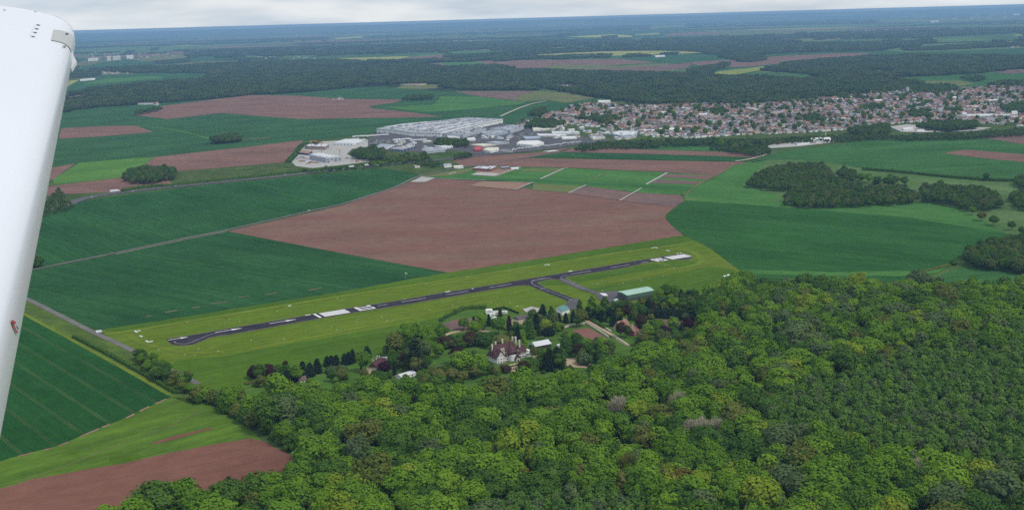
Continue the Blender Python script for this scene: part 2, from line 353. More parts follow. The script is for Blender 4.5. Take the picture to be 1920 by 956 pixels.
# ------------------------------------------------------------------ the plain
def ground_mat():
    m, t, out = newmat('plain_patchwork')
    tc = N(t, 'ShaderNodeTexCoord')
    mp = N(t, 'ShaderNodeMapping'); mp.inputs['Scale'].default_value = (1 / 1500.0, 1 / 1100.0, 0); mp.inputs['Rotation'].default_value = (0, 0, 0.3)
    t.links.new(tc.outputs['Object'], mp.inputs['Vector'])
    vo = N(t, 'ShaderNodeTexVoronoi'); vo.inputs['Scale'].default_value = 1.0; t.links.new(mp.outputs[0], vo.inputs['Vector'])
    sp = N(t, 'ShaderNodeSeparateColor'); t.links.new(vo.outputs['Color'], sp.inputs[0])
    cr = N(t, 'ShaderNodeValToRGB'); cr.color_ramp.interpolation = 'CONSTANT'
    e = cr.color_ramp.elements; e[0].position = 0; e[0].color = (0.022, 0.04, 0.018, 1); e[1].position = 0.20; e[1].color = (0.05, 0.11, 0.035, 1)
    for p, c in ((0.42, (0.09, 0.155, 0.045)), (0.66, (0.13, 0.14, 0.05)), (0.84, (0.19, 0.11, 0.085)), (0.95, (0.30, 0.30, 0.08))):
        q = e.new(p); q.color = (*c, 1)
    t.links.new(sp.outputs[0], cr.inputs['Fac'])
    nz = N(t, 'ShaderNodeTexNoise'); nz.inputs['Scale'].default_value = 1 / 90.0; nz.inputs['Detail'].default_value = 6; t.links.new(tc.outputs['Object'], nz.inputs['Vector'])
    mr = N(t, 'ShaderNodeMapRange'); mr.inputs[1].default_value = 0.3; mr.inputs[2].default_value = 0.7; mr.inputs[3].default_value = 0.7; mr.inputs[4].default_value = 1.3; t.links.new(nz.outputs['Fac'], mr.inputs[0])
    sc = N(t, 'ShaderNodeVectorMath', operation='SCALE'); t.links.new(cr.outputs[0], sc.inputs[0]); t.links.new(mr.outputs[0], sc.inputs['Scale'])
    sy = N(t, 'ShaderNodeSeparateXYZ'); t.links.new(tc.outputs['Object'], sy.inputs[0])
    fr = N(t, 'ShaderNodeMapRange'); fr.inputs[1].default_value = 4200; fr.inputs[2].default_value = 5200; t.links.new(sy.outputs['Y'], fr.inputs[0])
    near = N(t, 'ShaderNodeVectorMath', operation='SCALE'); near.inputs[0].default_value = (0.062, 0.105, 0.030); t.links.new(mr.outputs[0], near.inputs['Scale'])
    mx = N(t, 'ShaderNodeMixRGB'); t.links.new(fr.outputs[0], mx.inputs['Fac']); t.links.new(near.outputs[0], mx.inputs['Color1']); t.links.new(sc.outputs[0], mx.inputs['Color2'])
    d = N(t, 'ShaderNodeBsdfDiffuse'); t.links.new(mx.outputs[0], d.inputs['Color']); t.links.new(d.outputs[0], out.inputs['Surface'])
    return m
ys = [-1500, 0, 400, 800, 1200, 1700, 2300, 3000, 3800, 4700, 5800, 7000, 8500, 10500, 13000, 16000, 20000, 25000, 31000, 38000, 46000, 54000]
xs = [-60000, -30000, -15000, -8000, -4000, -2000, -1000, 0, 1000, 2000, 4000, 8000, 15000, 30000, 60000]
V = []; Fq = []
for y in ys:
    for x in xs:
        # the plain rises gently into low blue ridges close to the skyline
        z = 0.0
        if y > 38000: z = (y - 38000) / 16000 * 200 * (0.88 + 0.12 * math.sin(x / 9000.0 + 1.0))
        V.append((x, y, z))
nx = len(xs)
for j in range(len(ys) - 1):
    for i in range(nx - 1):
        Fq.append((j * nx + i, j * nx + i + 1, (j + 1) * nx + i + 1, (j + 1) * nx + i))
tag(link(bpy.data.objects.new('ground', mesh_from('ground', V, Fq, ground_mat()))), kind='structure')

# ------------------------------------------------------------------ fields, from far to near (pixels of the photograph -> the plain)
def field(pts, mat, level=1, name='field', smooth=0):
    return sheet(name, pts, M[mat], level, smooth=smooth, rough=0.9)
# far open land between the woods
field([(90,178),(140,160),(330,148),(420,150),(300,166),(150,180)], 'wheat_c')
field([(100,190),(127,182),(168,175),(165,182),(120,192)], 'soil_c', 2)
field([(140,128),(200,116),(280,106),(380,98),(470,100),(430,112),(330,120),(220,130),(140,136)], 'wheat_c')
field([(240,112),(300,104),(385,101),(360,109),(270,116)], 'olive', 2)
field([(110,172),(150,150),(180,142),(290,137),(400,139),(380,150),(250,160),(150,170)], 'wheat_c', 2); field([(150,160),(200,148),(290,143),(310,147),(230,154)], 'lgreen2', 3)
field([(135,96),(250,84),(420,76),(520,80),(330,94),(150,106)], 'meadow')
field([(625,72),(680,68.5),(678,71.5),(630,74.5)], 'rape', 2)
field([(320,86),(382,83.5),(380,86),(322,88)], 'rape_pale', 2)
field([(720,119),(770,106),(800,102),(860,97),(945,93),(950,100),(890,105),(838,104),(836,110),(905,118),(915,124),(850,126),(815,116),(760,118)], 'lgreen2')
field([(730,117),(770,108),(835,102),(836,110),(850,116),(800,117)], 'soil_c', 2)
field([(985,131),(1040,123),(1120,122),(1190,127),(1300,117),(1290,129),(1205,138),(1080,134)], 'olive')
field([(1095,130),(1190,127),(1300,118),(1290,128),(1205,137)], 'soil_d', 2)
field([(1165,111),(1290,102),(1380,105),(1500,99),(1680,95),(1760,90),(1930,86),(2050,84),(2050,104),(1830,104),(1640,105),(1480,119),(1430,133),(1360,146),(1290,140),(1280,122)], 'wheat_c')
field([(1280,118),(1380,112),(1460,106),(1560,101),(1640,100),(1600,106),(1500,117),(1400,126),(1330,127)], 'soil_c', 2)
field([(1325,146),(1345,135),(1432,125),(1434,131),(1350,146)], 'rape_pale', 3)
field([(1450,116),(1530,111),(1540,115),(1480,119)], 'olive', 3)
field([(1660,95),(1720,84),(1850,79),(1990,74),(1990,88),(1800,96),(1700,99)], 'meadow', 2)
field([(1065,69.5),(1150,65),(1184,67.5),(1186,70),(1100,71)], 'rape', 2)
field([(1190,65.5),(1236,62.5),(1237,64.5),(1192,67)], 'rape', 2)
field([(1225,51),(1280,47.5),(1282,50),(1230,53)], 'rape_pale', 2)
field([(1000,70),(1070,60),(1200,56),(1300,52),(1240,68),(1100,74)], 'wheat_c')
field([(1450,152),(1530,146),(1650,146),(1800,140),(1990,128),(1990,165),(1880,160),(1780,168),(1700,166),(1600,158)], 'wheat_e')
field([(1720,152),(1800,152),(1830,156),(1800,163),(1725,163)], 'olive', 2)
field([(1862,136),(1900,128),(1990,122),(1990,134),(1890,139)], 'soil_d', 3)
# farmland west and north of the works
field([(60,225),(165,203),(250,197),(320,190),(420,185),(470,179),(560,175),(640,167),(720,163),(830,172),(1000,169),(1110,183),(1150,190),(1060,204),(1000,228),(945,243),(700,250),(570,266),(400,284),(280,298),(180,305),(60,316)], 'wheat_c')
field([(251,216),(300,200),(378,190),(469,179),(560,180),(640,186),(700,187),(754,187),(740,193),(690,200),(700,204),(760,210),(827,219),(760,221),(640,222.5),(569,224),(480,218),(415,212.5),(315,224)], 'soil_c', 2)
field([(110,261),(115,241),(167,238),(254,236),(288,248),(194,256)], 'soil_c', 2)
field([(717,201),(814,197),(827,181),(908,182),(988,191),(975,196),(874,206),(797,211)], 'lgreen2', 2)
field([(854,172),(1005,171),(1058,177),(1025,187),(975,191),(901,182),(874,177)], 'soil_d', 2)
field([(960,186),(1003,171),(1062,174),(1120,184),(1060,194),(1025,188),(980,191)], 'olive', 3)
field([(740,166),(760,160),(830,159),(835,165),(790,168)], 'olive', 2)
field([(98,337),(148,306),(248,297),(290,295),(269,310),(231.5,333),(102,346.6)], 'lgreen', 2)
field([(60,322),(141.6,307),(100,336),(60,352)], 'soil_c', 2)
field([(290,295),(370,286),(460,276.5),(569,263),(556,285),(539,304.6),(460,311),(332,321.5),(273,308)], 'soil_c', 2)
field([(60,356),(104,348),(223,334),(242,336),(303,333),(326,345.5),(234,358),(206,361),(121,364),(60,372)], 'soil_c', 2)
field([(320,322),(332,321.5),(460,311),(540,305),(600,312),(600,318),(440,340),(330,352),(303,333)], 'scrub', 1)
field([(550,320),(570,285),(660,282),(760,285),(800,292),(760,302),(690,309),(600,318)], 'scrub', 2)
# between the works, the trial plots and the town
field([(700,316),(775,305),(850,301),(880,308),(838,322),(790,330),(760,320)], 'scrub', 1)
field([(845,300),(900,293),(1000,287),(1062,278),(1050,286),(1001,295),(931,306),(870,313)], 'soil_c', 2)
field([(870,313),(932,304.5),(990,297.5),(1150,300),(1300,303),(1402,304.5),(1372,312),(1345,331),(1300,327.5),(1250,323),(1149,319),(1063,315),(1000,314),(930,312)], 'soil_c', 3)
field([(1000,295),(1052,286),(1240,290),(1415,296),(1395,304),(1240,300.5),(1100,297.5)], 'wheat_b', 4)
field([(1052,285.5),(1075,278),(1149,273.5),(1200,281),(1300,284),(1436,288),(1414,296),(1240,290)], 'soil_c', 3)
field([(1150,272),(1220,267),(1290,267),(1345,272),(1380,285),(1300,283.5),(1200,280.5)], 'wheat_e', 2)
field([(787,332),(838,322),(880,316),(940,313),(1063,316),(1149,320),(1251,324),(1310,328),(1342,331),(1300,352),(1283,364),(1275,366),(1202,362),(1100,350),(1000,345),(940,340),(870,338),(820,334)], 'lgreen2', 4)
field([(795,332),(1000,336.5),(1220,349),(1300,352),(1290,358),(1205,352),(1000,342),(870,337.5)], 'wheat_e', 5)
field([(788,331.5),(838,322.5),(880,317),(890,320),(850,329),(810,332)], 'olive', 5)
field([(984,318),(1058,317),(1047,321.5),(975,323)], 'olive', 5)
field([(1246,327),(1338,331),(1326,338),(1235,333)], 'soil_d', 5)
field([(1228,337),(1318,342),(1308,347),(1216,343.5)], 'soil_d', 5)
field([(880,317),(975,314),(972,317.5),(935,329),(898,324)], 'soil_pale', 5)
field([(1000,345),(1098,350),(1068,362),(998,357)], 'olive', 5)
field([(1066,363),(1100,350.5),(1130,354),(1190,362),(1166,377)], 'soil_d', 6)
field([(1166,377),(1192,361.5),(1275,366.5),(1283,378),(1262,388),(1220,384)], 'soil_d', 5)
field([(427,434),(640,386),(775,339),(821,335.5),(900,340),(1000,356),(1068,361),(1162,372),(1240,374),(1275,370),(1281,377),(1252,400),(1246,408),(1262,425),(1281,441),(1100,470.5),(1008,486),(840,511.5),(640,475)], 'soil_a', 2)
field([(881,349),(904,340.5),(1000,343),(965,357)], 'soil_pale', 6)
# east of the airfield
field([(1436,292),(1470,284),(1560,273),(1620,263),(1792,258),(1920,262),(2150,266),(2150,350),(1900,338),(1720,325),(1620,316.5),(1570,307),(1500,300),(1440,300),(1405,306)], 'wheat_e', 2)
field([(1769,288),(1807,281),(1920,290),(2100,303),(2100,320),(1920,304.5),(1855,298.5)], 'soil_c', 3)
field([(1817,257),(1863,251.5),(1920,250),(2100,250),(2100,285),(1920,271.5),(1876,264)], 'soil_d', 3)
field([(1372,312),(1405,304),(1440,299),(1500,300),(1570,307),(1620,316.5),(1760,329),(1900,339),(2100,352),(2100,530),(1850,470),(1780,400),(1500,390),(1287,379),(1281,366),(1300,352),(1345,331)], 'meadow', 1)
field([(1345,331),(1372,312),(1405,304),(1440,299),(1420,320),(1400,345),(1470,372),(1400,376),(1287,370),(1300,352)], 'lgreen2', 2)
field([(1287,377),(1350,367),(1470,380),(1600,386),(1725,377),(1802,392),(1842,414),(1893,440),(1840,431),(1700,408),(1528,394),(1400,384)], 'lgreen2', 3)
field([(1285,376.5),(1400,384),(1528,394),(1700,408),(1840,431),(1893,440),(1855,455),(1815,470),(1785,494),(1720,512),(1740,527),(1740,575),(1380,575),(1388,508),(1330,465),(1281,441),(1262,425),(1249,411),(1250,402),(1270,386)], 'wheat_d', 4)
field([(1388,506),(1560,511),(1720,508),(1785,497),(1760,512),(1720,518),(1560,518),(1392,514)], 'lgreen2', 5)
field([(1740,527),(1785,507),(1822,497),(1920,503),(2100,512),(2100,620),(1740,600)], 'wheat_e', 3)
# around the road west of the airfield
field([(84,399),(147,378),(248,364),(400,346.5),(560,331.5),(706,316),(728,318),(786,326),(774,335),(740,350.5),(640,382),(579,395),(425,430.5),(217,472.5),(62,504),(-24,521),(-140,462),(-140,440)], 'wheat_b', 2)
field([(-22,524),(62,508),(217,477),(355,448),(427,434.5),(640,475),(839,512),(640,547),(368,591),(191,619),(172,615),(52,557)], 'wheat_a', 2)
field([(191,619),(368,591),(640,547),(839,512),(1008,486.5),(1100,471),(1281,441.5),(1330,464),(1388,508),(1400,530),(1400,600),(1150,660),(900,720),(500,740),(366,735),(312,691),(200,632)], 'airgrass', 3)
field([(-140,470),(52,563),(170,622),(312,692),(366,717),(366,760),(322,744),(200,676),(45,592),(-140,492)], 'verge', 1)
field([(-160,482),(45,592),(200,676),(322,744),(290,757),(235,783),(180,805),(110,835),(20,858),(-60,884),(-300,960),(-300,560)], 'wheat_low', 2)
field([(322,744),(366,745),(420,775),(480,812),(500,835),(400,850),(235,880),(60,905),(-200,960),(-200,935),(-60,884),(20,858),(110,835),(180,805),(235,783),(290,757)], 'fgrass', 1)
for a_, b_ in (((312,748),(292,757)),((280,762),(262,771)),((252,776),(236,784)),((206,795.5),(192,801)),((186,803.5),(150,819)),((128,828.5),(110,836)),((96,840),(82,844)),((64,848),(34,855.5))):
    strip('bare_strip', [a_, b_], 2.6, M['soil_pale'], 3, k=1)
field([(281,831),(330,816),(396,802),(400,804),(340,820),(290,832)], 'soil_b', 3, 'bare_strip')
field([(205,866),(212,852),(228,846),(240,851),(256,849),(264,858),(250,865),(226,868)], 'airgrass_dark', 2, 'nettle_patch', 4)
field([(-200,968),(0,916),(60,898),(160,880),(235,868),(330,846),(466,822),(490,826),(540,850),(575,862),(600,900),(500,930),(300,985),(100,1040),(-200,1060)], 'soil_b', 3)
for a, b in (((395,570),(428,566)),((310,586),(333,582)),((448,558),(468,555)),((498,553),(520,549)),((578,545),(603,540)),((360,578),(376,575)),((275,594),(284,592))):
    strip('bare_strip', [a, b], 2.2, M['soil_pale'], 4, k=1)
# mown bands beside the runway
field([(191,620),(368,592),(640,548),(839,513),(1008,487.5),(1100,472),(1281,442),(1300,452),(1100,484),(900,514),(640,558),(368,602),(230,622)], 'airgrass_dark', 4, 'grass_band')
field([(366,735),(312,692),(330,676),(420,668),(640,628),(860,590),(960,575),(960,600),(860,640),(700,690),(500,740)], 'airgrass_dark', 4, 'grass_band')
field([(1065,522),(1120,512),(1225,494),(1240,497),(1265,500),(1150,518),(1085,530)], 'airgrass_dark', 4, 'grass_band')
field([(1243,490),(1290,489),(1312,490),(1308,497),(1278,503),(1262,500)], 'airgrass_dark', 4, 'grass_band')
field([(1085,545),(1150,533),(1260,513),(1330,500),(1370,505),(1390,520),(1330,545),(1230,560),(1120,556)], 'airgrass_dark', 4, 'grass_band')
field([(1012,528),(1050,527),(1062,533),(1040,535),(1015,534)], 'airgrass_dark', 5, 'grass_band')
strip('mown_strip', [(1140,531),(1200,520),(1262,507),(1300,499),(1315,491),(1310,481),(1290,471),(1255,468)], 9, M['airgrass_lite'], 5)
strip('mown_strip', [(240,628),(262,642),(300,652),(350,662),(420,660)], 7, M['airgrass_lite'], 5)
strip('mown_strip', [(470,655),(640,622),(820,585),(960,556)], 5, M['airgrass_lite'], 5)
strip('mown_strip', [(200,628),(300,612),(640,556),(900,516),(1150,476),(1260,462)], 8, M['airgrass_lite'], 5)

# ------------------------------------------------------------------ roads and tracks
strip('highway', [(-40,430),(60,400),(84,394.5),(118.6,388),(152,374.5),(206,364.5),(311,352),(460,337.5),(540,329.5),(610,321.5),(681,313.5),(775,304.5),(841,299),(888,293),(940,288.5),(1003,282.5),(1061,276)], 24, M['asphalt_old'], 5)
for off in (-2.2, 2.2):
    strip('road_line', [(60,400+off),(118.6,388+off),(152,374.5+off*.8),(206,364.5+off*.7),(311,352+off*.7),(460,337.5+off*.6),(610,321.5+off*.6),(681,313.5+off*.5)], 0.5, M['paint_worn'], 6)
strip('farm_track', [(-140,547),(62,506),(217.6,474.6),(355,445.5),(425,432),(579,397),(640,383.6),(700,365),(740,352),(762,341.5),(787,331),(838,320),(870,314),(932,305),(995,294.5),(1030,287.5),(1073,278)], 6.5, M['road'], 6)
strip('track_edge', [(217.6,477.4),(355,448.3),(425,434.8)], 1.8, M['track'], 6)
strip('country_road', [(-140,470),(52,561),(110,590),(169,620),(230,648),(312,690),(372,720)], 6.0, M['road'], 5)
strip('road_shoulder', [(-140,473),(52,564.5),(110,593.5),(169,623.5),(230,651.5),(312,693)], 2.0, M['shoulder'], 4)
strip('grass_track', [(-140,490),(45,589),(200,673),(318,740)], 4.0, M['airgrass_lite'], 3)
strip('grass_track', [(0,912),(100,882),(200,842),(300,806),(372,772)], 1.4, M['olive'], 3)
strip('stone_track', [(938,219),(975,203),(1001.5,194.5),(1025,190)], 9, M['track'], 5)
strip('stone_track', [(1380,303),(1410,298),(1438,290),(1440,286),(1425,283)], 7, M['track'], 6)
strip('grass_track', [(1376,310),(1345,330),(1318,342),(1282,366)], 5, M['olive'], 6)
strip('grass_track', [(255,236),(330,245),(395,262)], 12, M['lgreen2'], 4)
strip('grass_track', [(395,263),(460,262),(508,259)], 10, M['soil_pale'], 4)
# concrete strips through the trial plots
for a, b, wd in (((1013,336.6),(1058,316.7),4.5),((1212,346.5),(1251,325),4.5),((1066,363),(1099,348),3.2),((1162,377),(1203,353.5),3.0),((928,331.6),(976.5,314),4.0),((965.5,356.7),(1000,342.6),3.0),((841.6,327.7),(856,323.7),5.0),((796,334.7),(911,339.2),3.0),((1058,316.7),(1066,316.2),4.0),((1162,377),(1262,383),1.0),((1110,337.5),(1147,320.5),1.6)):
    strip('plot_path', [a, b], wd, M['concrete'] if wd > 1.7 else M['soil_pale'], 8, k=1)
sheet('farmyard', [(769,342.6),(797,342.6),(818,334.7),(790,332.4)], M['concrete'], 8)
sheet('farmyard', [(882,329),(926,331.6),(937,326),(895,324.5)], M['concrete'], 8)
sheet('storage_pad', [(1018,285.2),(1038,283),(1050,283.5),(1030,286)], M['paint'], 8)
# yards of the works and the business park
sheet('works_yard', [(690,262),(706,250),(760,244),(900,238),(945,232),(990,238),(1010,246),(1100,258),(1150,262),(1120,268),(1065,274),(1003,281.5),(940,287),(890,290),(868,284),(830,282),(790,286),(735,284),(690,276)], M['asphalt_old'], 3)
sheet('works_yard', [(545,303),(560,288),(565,272),(600,266),(690,262),(690,276),(660,280),(650,290),(700,303),(640,310),(585,316),(555,312)], M['concrete'], 3)
sheet('works_yard', [(1432,277),(1445,272),(1560,258),(1573,261),(1560,268),(1500,275),(1440,279)], M['concrete'], 4)
sheet('sports_ground', [(1668,238),(1700,234),(1730,236),(1860,240),(1830,246),(1740,249),(1690,248)], M['concrete'], 4)
sheet('town_ground', [(950,243),(960,232),(1000,222),(1060,203),(1090,194),(1140,196),(1200,199),(1300,196),(1420,196),(1500,187),(1600,180),(1650,171),(1700,167),(1760,174),(1800,167),(1920,159),(2020,157),(2020,238),(1920,243),(1850,243),(1800,240),(1700,242),(1600,250),(1500,256),(1400,262),(1300,264),(1250,266),(1190,262),(1120,268),(1080,262),(1020,250)], M['scrub'], 2)

# ------------------------------------------------------------------ the airfield
RUN = [(312.6,636.5),(350,631),(430,616.7),(560,595),(647,580),(760,562.5),(820,551.5),(951,531),(960,528.6),(1033,517),(1140,499),(1160,495.7),(1215,486.6),(1278,476.7),(1290,479),(1297,482.4),(1296,485.2),(1290.6,487),(1270,487.6),(1249,487.2),(1223.7,490.8),(1160,504.6),(1140,507.4),(1075,517.6),(1062,519.7),(1059,522),(1062,526),(1056,527),(1046,524.5),(1033,524),(1020,526.5),(1009,529.2),(1006.5,532),(1009,536),(1002,538.5),(994.5,536.3),(985,535.5),(975.7,536),(960,537.8),(951,539),(882.8,550),(820,561),(760,571.4),(653,588.3),(560,604.4),(430,627.7),(412,629.7),(393,633.4),(378,640),(361,646.5),(345,648.3),(333,648),(324,646.5),(317,642)]
edge = sheet('runway_edge', [(x, y + (-.7 if i < 15 else .7)) for i, (x, y) in enumerate(RUN)], M['shoulder'], 6)
sheet('runway', RUN, M['asphalt'], 7)
TAX1 = [(1000,532.5),(1008,538),(1018.6,543),(1049,554.5),(1075,565)]
TAX2 = [(1054,523),(1061,528),(1070,532.2),(1096,543),(1115,548.5),(1128,552.5)]
strip('taxiway_edge', TAX1, 11.5, M['shoulder'], 6); strip('taxiway', TAX1, 10, M['asphalt'], 8)
strip('taxiway_edge', TAX2, 10.5, M['shoulder'], 6); strip('taxiway', TAX2, 9, M['asphalt_old'], 8)
strip('taxiway_line', [(1022,522.5),(1005,526.5),(998,529.5),(997,532.5),(1004,537),(1018.6,543),(1049,554.5),(1072,563.5)], 0.55, M['paint_worn'], 10)
strip('taxiway_line', [(1075,515),(1058,518.5),(1052,521.5),(1054,525),(1070,532.2),(1096,543),(1113,548)], 0.5, M['paint_worn'], 10)
strip('taxiway_line', [(1013,543.5),(1023,541.5)], 1.0, M['paint_worn'], 11, k=1); strip('taxiway_line', [(1071,533.5),(1078,532)], 1.0, M['paint_worn'], 11, k=1)
strip('taxiway_line', [(327,641),(330,644.5),(343,646),(355,644.5),(372,637.5),(392,629.5),(408,625)], 0.6, M['paint_worn'], 10)
strip('taxiway_line', [(1284,480),(1291,482),(1292,484.5),(1285,485.5)], 0.7, M['paint_worn'], 10)
sheet('apron', [(1066,563),(1082,560),(1092,572),(1080,582),(1058,580),(1062,573)], M['asphalt_old'], 9)
sheet('apron', [(1116,550),(1128,549),(1158,546),(1180,560),(1140,568),(1120,562)], M['asphalt_old'], 9)
sheet('apron', [(1124,551),(1136,551.5),(1140,556),(1132,556)], M['paint'], 10)
sheet('apron', [(980,581),(996,576),(1012,579),(1006,588),(988,588)], M['concrete'], 9)
sheet('parking_lot', [(956,604),(970,594),(985,597),(984,606),(972,615),(960,613)], M['gravel'], 9)

# painted runway markings: axis from the west end to the east end, in metres
E0 = G(316, 640.2); E1 = G(1286, 481.5)
W0, W1 = [(G(560,595) + G(647,580) + G(760,562.5)) / 3, (G(560,604.4) + G(653,588.3) + G(760,571.4)) / 3]
AX = (E1 - E0); RL = AX.length; AX.normalize(); AN = Vector((-AX.y, AX.x, 0))     # AN points away from the camera side
mid = (W0 + W1) / 2; E0 = E0 + AN * (mid - E0).dot(AN)                        # on the centre line
RW = abs((W0 - W1).dot(AN))
def rpt(s, t, lv=11):
    p = E0 + AX * s + AN * t
    return (p.x, p.y, zl(lv, p.y))
def along(px, py): return (G(px, py) - E0).dot(AX)
def mark(polys, name, label=None, mat='paint'):
    mb = MB()
    for p in polys:
        q = [rpt(*v) for v in p]
        a = sum(q[k][0] * q[(k + 1) % len(q)][1] - q[(k + 1) % len(q)][0] * q[k][1] for k in range(len(q)))
        if a < 0: q = q[::-1]
        mb.add(q, [tuple(range(len(q)))])
    return tag(mb.build(name, M[mat]), label, None, None, 'structure')
def rect(s0, s1, t0, t1): return [(s0, t0), (s1, t0), (s1, t1), (s0, t1)]
hw = RW / 2
s_bar = along(595, 593.5)
mark([rect(s_bar - 1.4, s_bar + 1.4, -hw * .98, hw * .98)], 'threshold_bar')
s0, s1 = along(603, 592), along(650, 583.5)
for k in range(4):
    for sg in (-1, 1):
        if k < 2:
            t0 = (0.04 + k * 0.45) * hw
            mark([rect(s0, s1, sg * t0, sg * (t0 + 0.36 * hw))], 'threshold_stripe')
# numerals 10 (read from the west) and 28 (read from the east), drawn as strokes
def numeral(segs, sA, sB, tc, tw, flip):
    out = []
    for (u0, u1, v0, v1) in segs:        # u across the digit 0..1, left to right; v along 0..1, bottom to top
        a, b = (sA + (sB - sA) * v0, sA + (sB - sA) * v1)
        out.append(rect(min(a, b), max(a, b), tc + (0.5 - u0) * tw * flip, tc + (0.5 - u1) * tw * flip))
    return out
D1 = [(0.36, 0.64, 0.2, 0.78), (0.0, 1.0, 0, 0.2), (0.0, 0.64, 0.78, 1.0)]
D0 = [(0, 0.3, 0, 1), (0.7, 1, 0, 1), (0.3, 0.7, 0, 0.14), (0.3, 0.7, 0.86, 1)]
D2 = [(0, 1, 0, 0.2), (0, 0.32, 0.2, 0.5), (0, 1, 0.42, 0.58), (0.68, 1, 0.58, 0.85), (0, 1, 0.82, 1)]
D8 = [(0, 0.34, 0, 1), (0.66, 1, 0, 1), (0.34, 0.66, 0, 0.16), (0.34, 0.66, 0.42, 0.58), (0.34, 0.66, 0.84, 1)]
sA, sB = along(667, 580.5), along(698, 576)
mark(numeral(D1, sA, sB, hw * .47, hw * .8, 1), 'runway_number')
mark(numeral(D0, sA, sB, -hw * .47, hw * .8, 1), 'runway_number')
sA, sB = along(1238, 485.5), along(1219, 488.6)
mark(numeral(D2, sA, sB, -hw * .47, hw * .8, -1), 'runway_number')
mark(numeral(D8, sA, sB, hw * .47, hw * .8, -1), 'runway_number')
s0, s1 = along(1246, 484.5), along(1283, 478.5)
for t0 in (0.04, 0.49, -0.40, -0.85):
    mark([rect(s0, s1, t0 * hw, (t0 + 0.36) * hw)], 'threshold_stripe')
# centre line dashes and the arrows before the displaced threshold
for (xa, ya, xb, yb) in ((705,573.5,722,570.5),(750,566.5,795,559),(835,553.5,876,547),(917,540.5,957,533.5),(992,526.3,1029,521),(1068,514.5,1104,508.5),(1140,502.5,1175,496.5),(1196,493,1209,491)):
    a, b = along(xa, ya), along(xb, yb)
    mark([rect(a, b, -0.7, 0.7)], 'centre_line', mat='paint_worn')
for (xa, ya, xb, yb) in ((317,640.6,354,634.5),(405,625.8,455,617.4),(507,609,556,600.6)):
    a, b = along(xa, ya), along(xb, yb); c = a + (b - a) * 0.62
    mark([rect(a, c, -0.65, 0.65)] + [[(c, -2.6), (b, -0.3), (b, 0.3), (c, 2.6)]], 'runway_arrow', mat='paint')
# white ground signs beside the runway (flat slabs on the grass)
def slab(name, pts, label, z=0.12, group=None, mat='paint'):
    P = [(p.x, p.y) for p in Gs(pts)]
    mb = MB(); mb.prism(P, -0.05, z + zl(6, P[0][1])); return tag(mb.build(name, M[mat]), label, 'ground sign', group)
def bar(a, b, wd):
    A, B = G(*a), G(*b); d = (B - A).normalized(); n = Vector((-d.y, d.x, 0)) * wd / 2
    q = [A + n, B + n, B - n, A - n]; return [(v.x, v.y) for v in q]
def lsign(name, bars, label, wd=1.8, group=None):
    mb = MB()
    for a, b in bars:
        q = bar(a, b, wd); mb.prism(q, -0.05, 0.14 + zl(6, q[0][1]) + 0.01 * len(mb.V))
    return tag(mb.build(name, M['paint']), label, 'ground sign', group)
lsign('corner_marker', [((252.5,621),(257,623.5)),((258,621.5),(263,620.5))], 'white angled ground sign on grass nearest the wheat at the runway end')
lsign('corner_marker', [((262.5,630),(266.5,632))], 'short white bar on grass between two white angle signs')
lsign('corner_marker', [((273.5,639.5),(278,641.8)),((278,641.8),(287,640.3))], 'white angled ground sign on grass beside the country road')
for (a, b, wd, lb) in (((572.5,592.3),(582,590.6),2.2,'white bar on grass just before the runway threshold'),((540,574.5),(546,573.5),1.6,'white ground sign on grass above the runway arrows'),((835,548.5),(844,547),2.4,'white bar on the far edge of the runway middle'),((1066,509.8),(1073,508.8),2.4,'white bar on the far runway edge above second taxiway'),((884.5,542.5),(888,542),2.0,'small white board at runway far edge')):
    lsign('edge_bar', [(a, b)], lb, wd)
for i, (x, y) in enumerate(((1022,497.5),(1026,497),(1029,497.3))): lsign('signal_panel', [((x - 1.2, y + .2), (x + 1.2, y - .2))], 'white panel of the signal group on grass beyond the taxiways', 2.2, 'signal panels beyond the taxiways')
for i, (x, y) in enumerate(((1223,465.8),(1227,464.8),(1231,465.5))): lsign('signal_panel', [((x - 1.2, y + .2), (x + 1.2, y - .2))], 'white panel of the signal group on grass near runway east end', 2.4, 'signal panels near the east end')
for i, (x, y) in enumerate(((1270.5,476),(1276,475.2),(1250.5,470.2),(1254,471))): lsign('signal_panel', [((x - 1.0, y + .3), (x + 1.0, y - .3))], 'small white panel standing beside the east runway head', 1.8, 'panels beside the east runway head')
# white boundary cones on the grass
mb = MB(); mb.tube((0, 0, 0), (0, 0, 0.16), 1.0, 0.95, 10); mb.tube((0, 0, 0.16), (0, 0, 0.62), 0.78, 0.1, 10)
cone_me = mb.mesh('marker_cone', M['paint'])
CON = [(351.5,605),(297.5,656),(346.5,665),(366,667),(372.5,654.5),(409,658.5),(471,638.5),(533,636),(573,621.5),(621.5,612.5),(631.5,619),(669,604.5),(715.5,596),(726,602),(632.5,559.8),(805,581.5),(758,561.5),(848.5,573),(932.5,558.5),(921,568),(932.5,572.5),(956.5,568.5),(970.5,574.5),(966,549),(980,578.5),(970,574),(1029,549.8),(1040,553.5),(1051.5,557.8),(1053,551),(1104,558),(1129.5,527.5),(1120.5,533.5),(1129.5,545),(1168.5,531.5),(1202,526),(1217.5,523.5),(1243.5,519),(1263.5,503.5),(1247,499),(955,508.5),(877,520.5),(799,533.5),(720,546.5),(430,599.5),(520,584),(1097,485.2),(449.5,604),(1181,471.5)]
for (x, y) in CON:
    o = link(bpy.data.objects.new('marker_cone', cone_me)); p = G(x, y); o.location = (p.x, p.y, zl(5, p.y)); s = 0.55; o.scale = (s, s, s)
    side = 'strip of grass between runway and estate trees' if y > 540 or x > 1100 else 'grass beyond the runway'
    tag(o, 'small white boundary cone on the ' + side, 'marker', 'white cones ' + side)

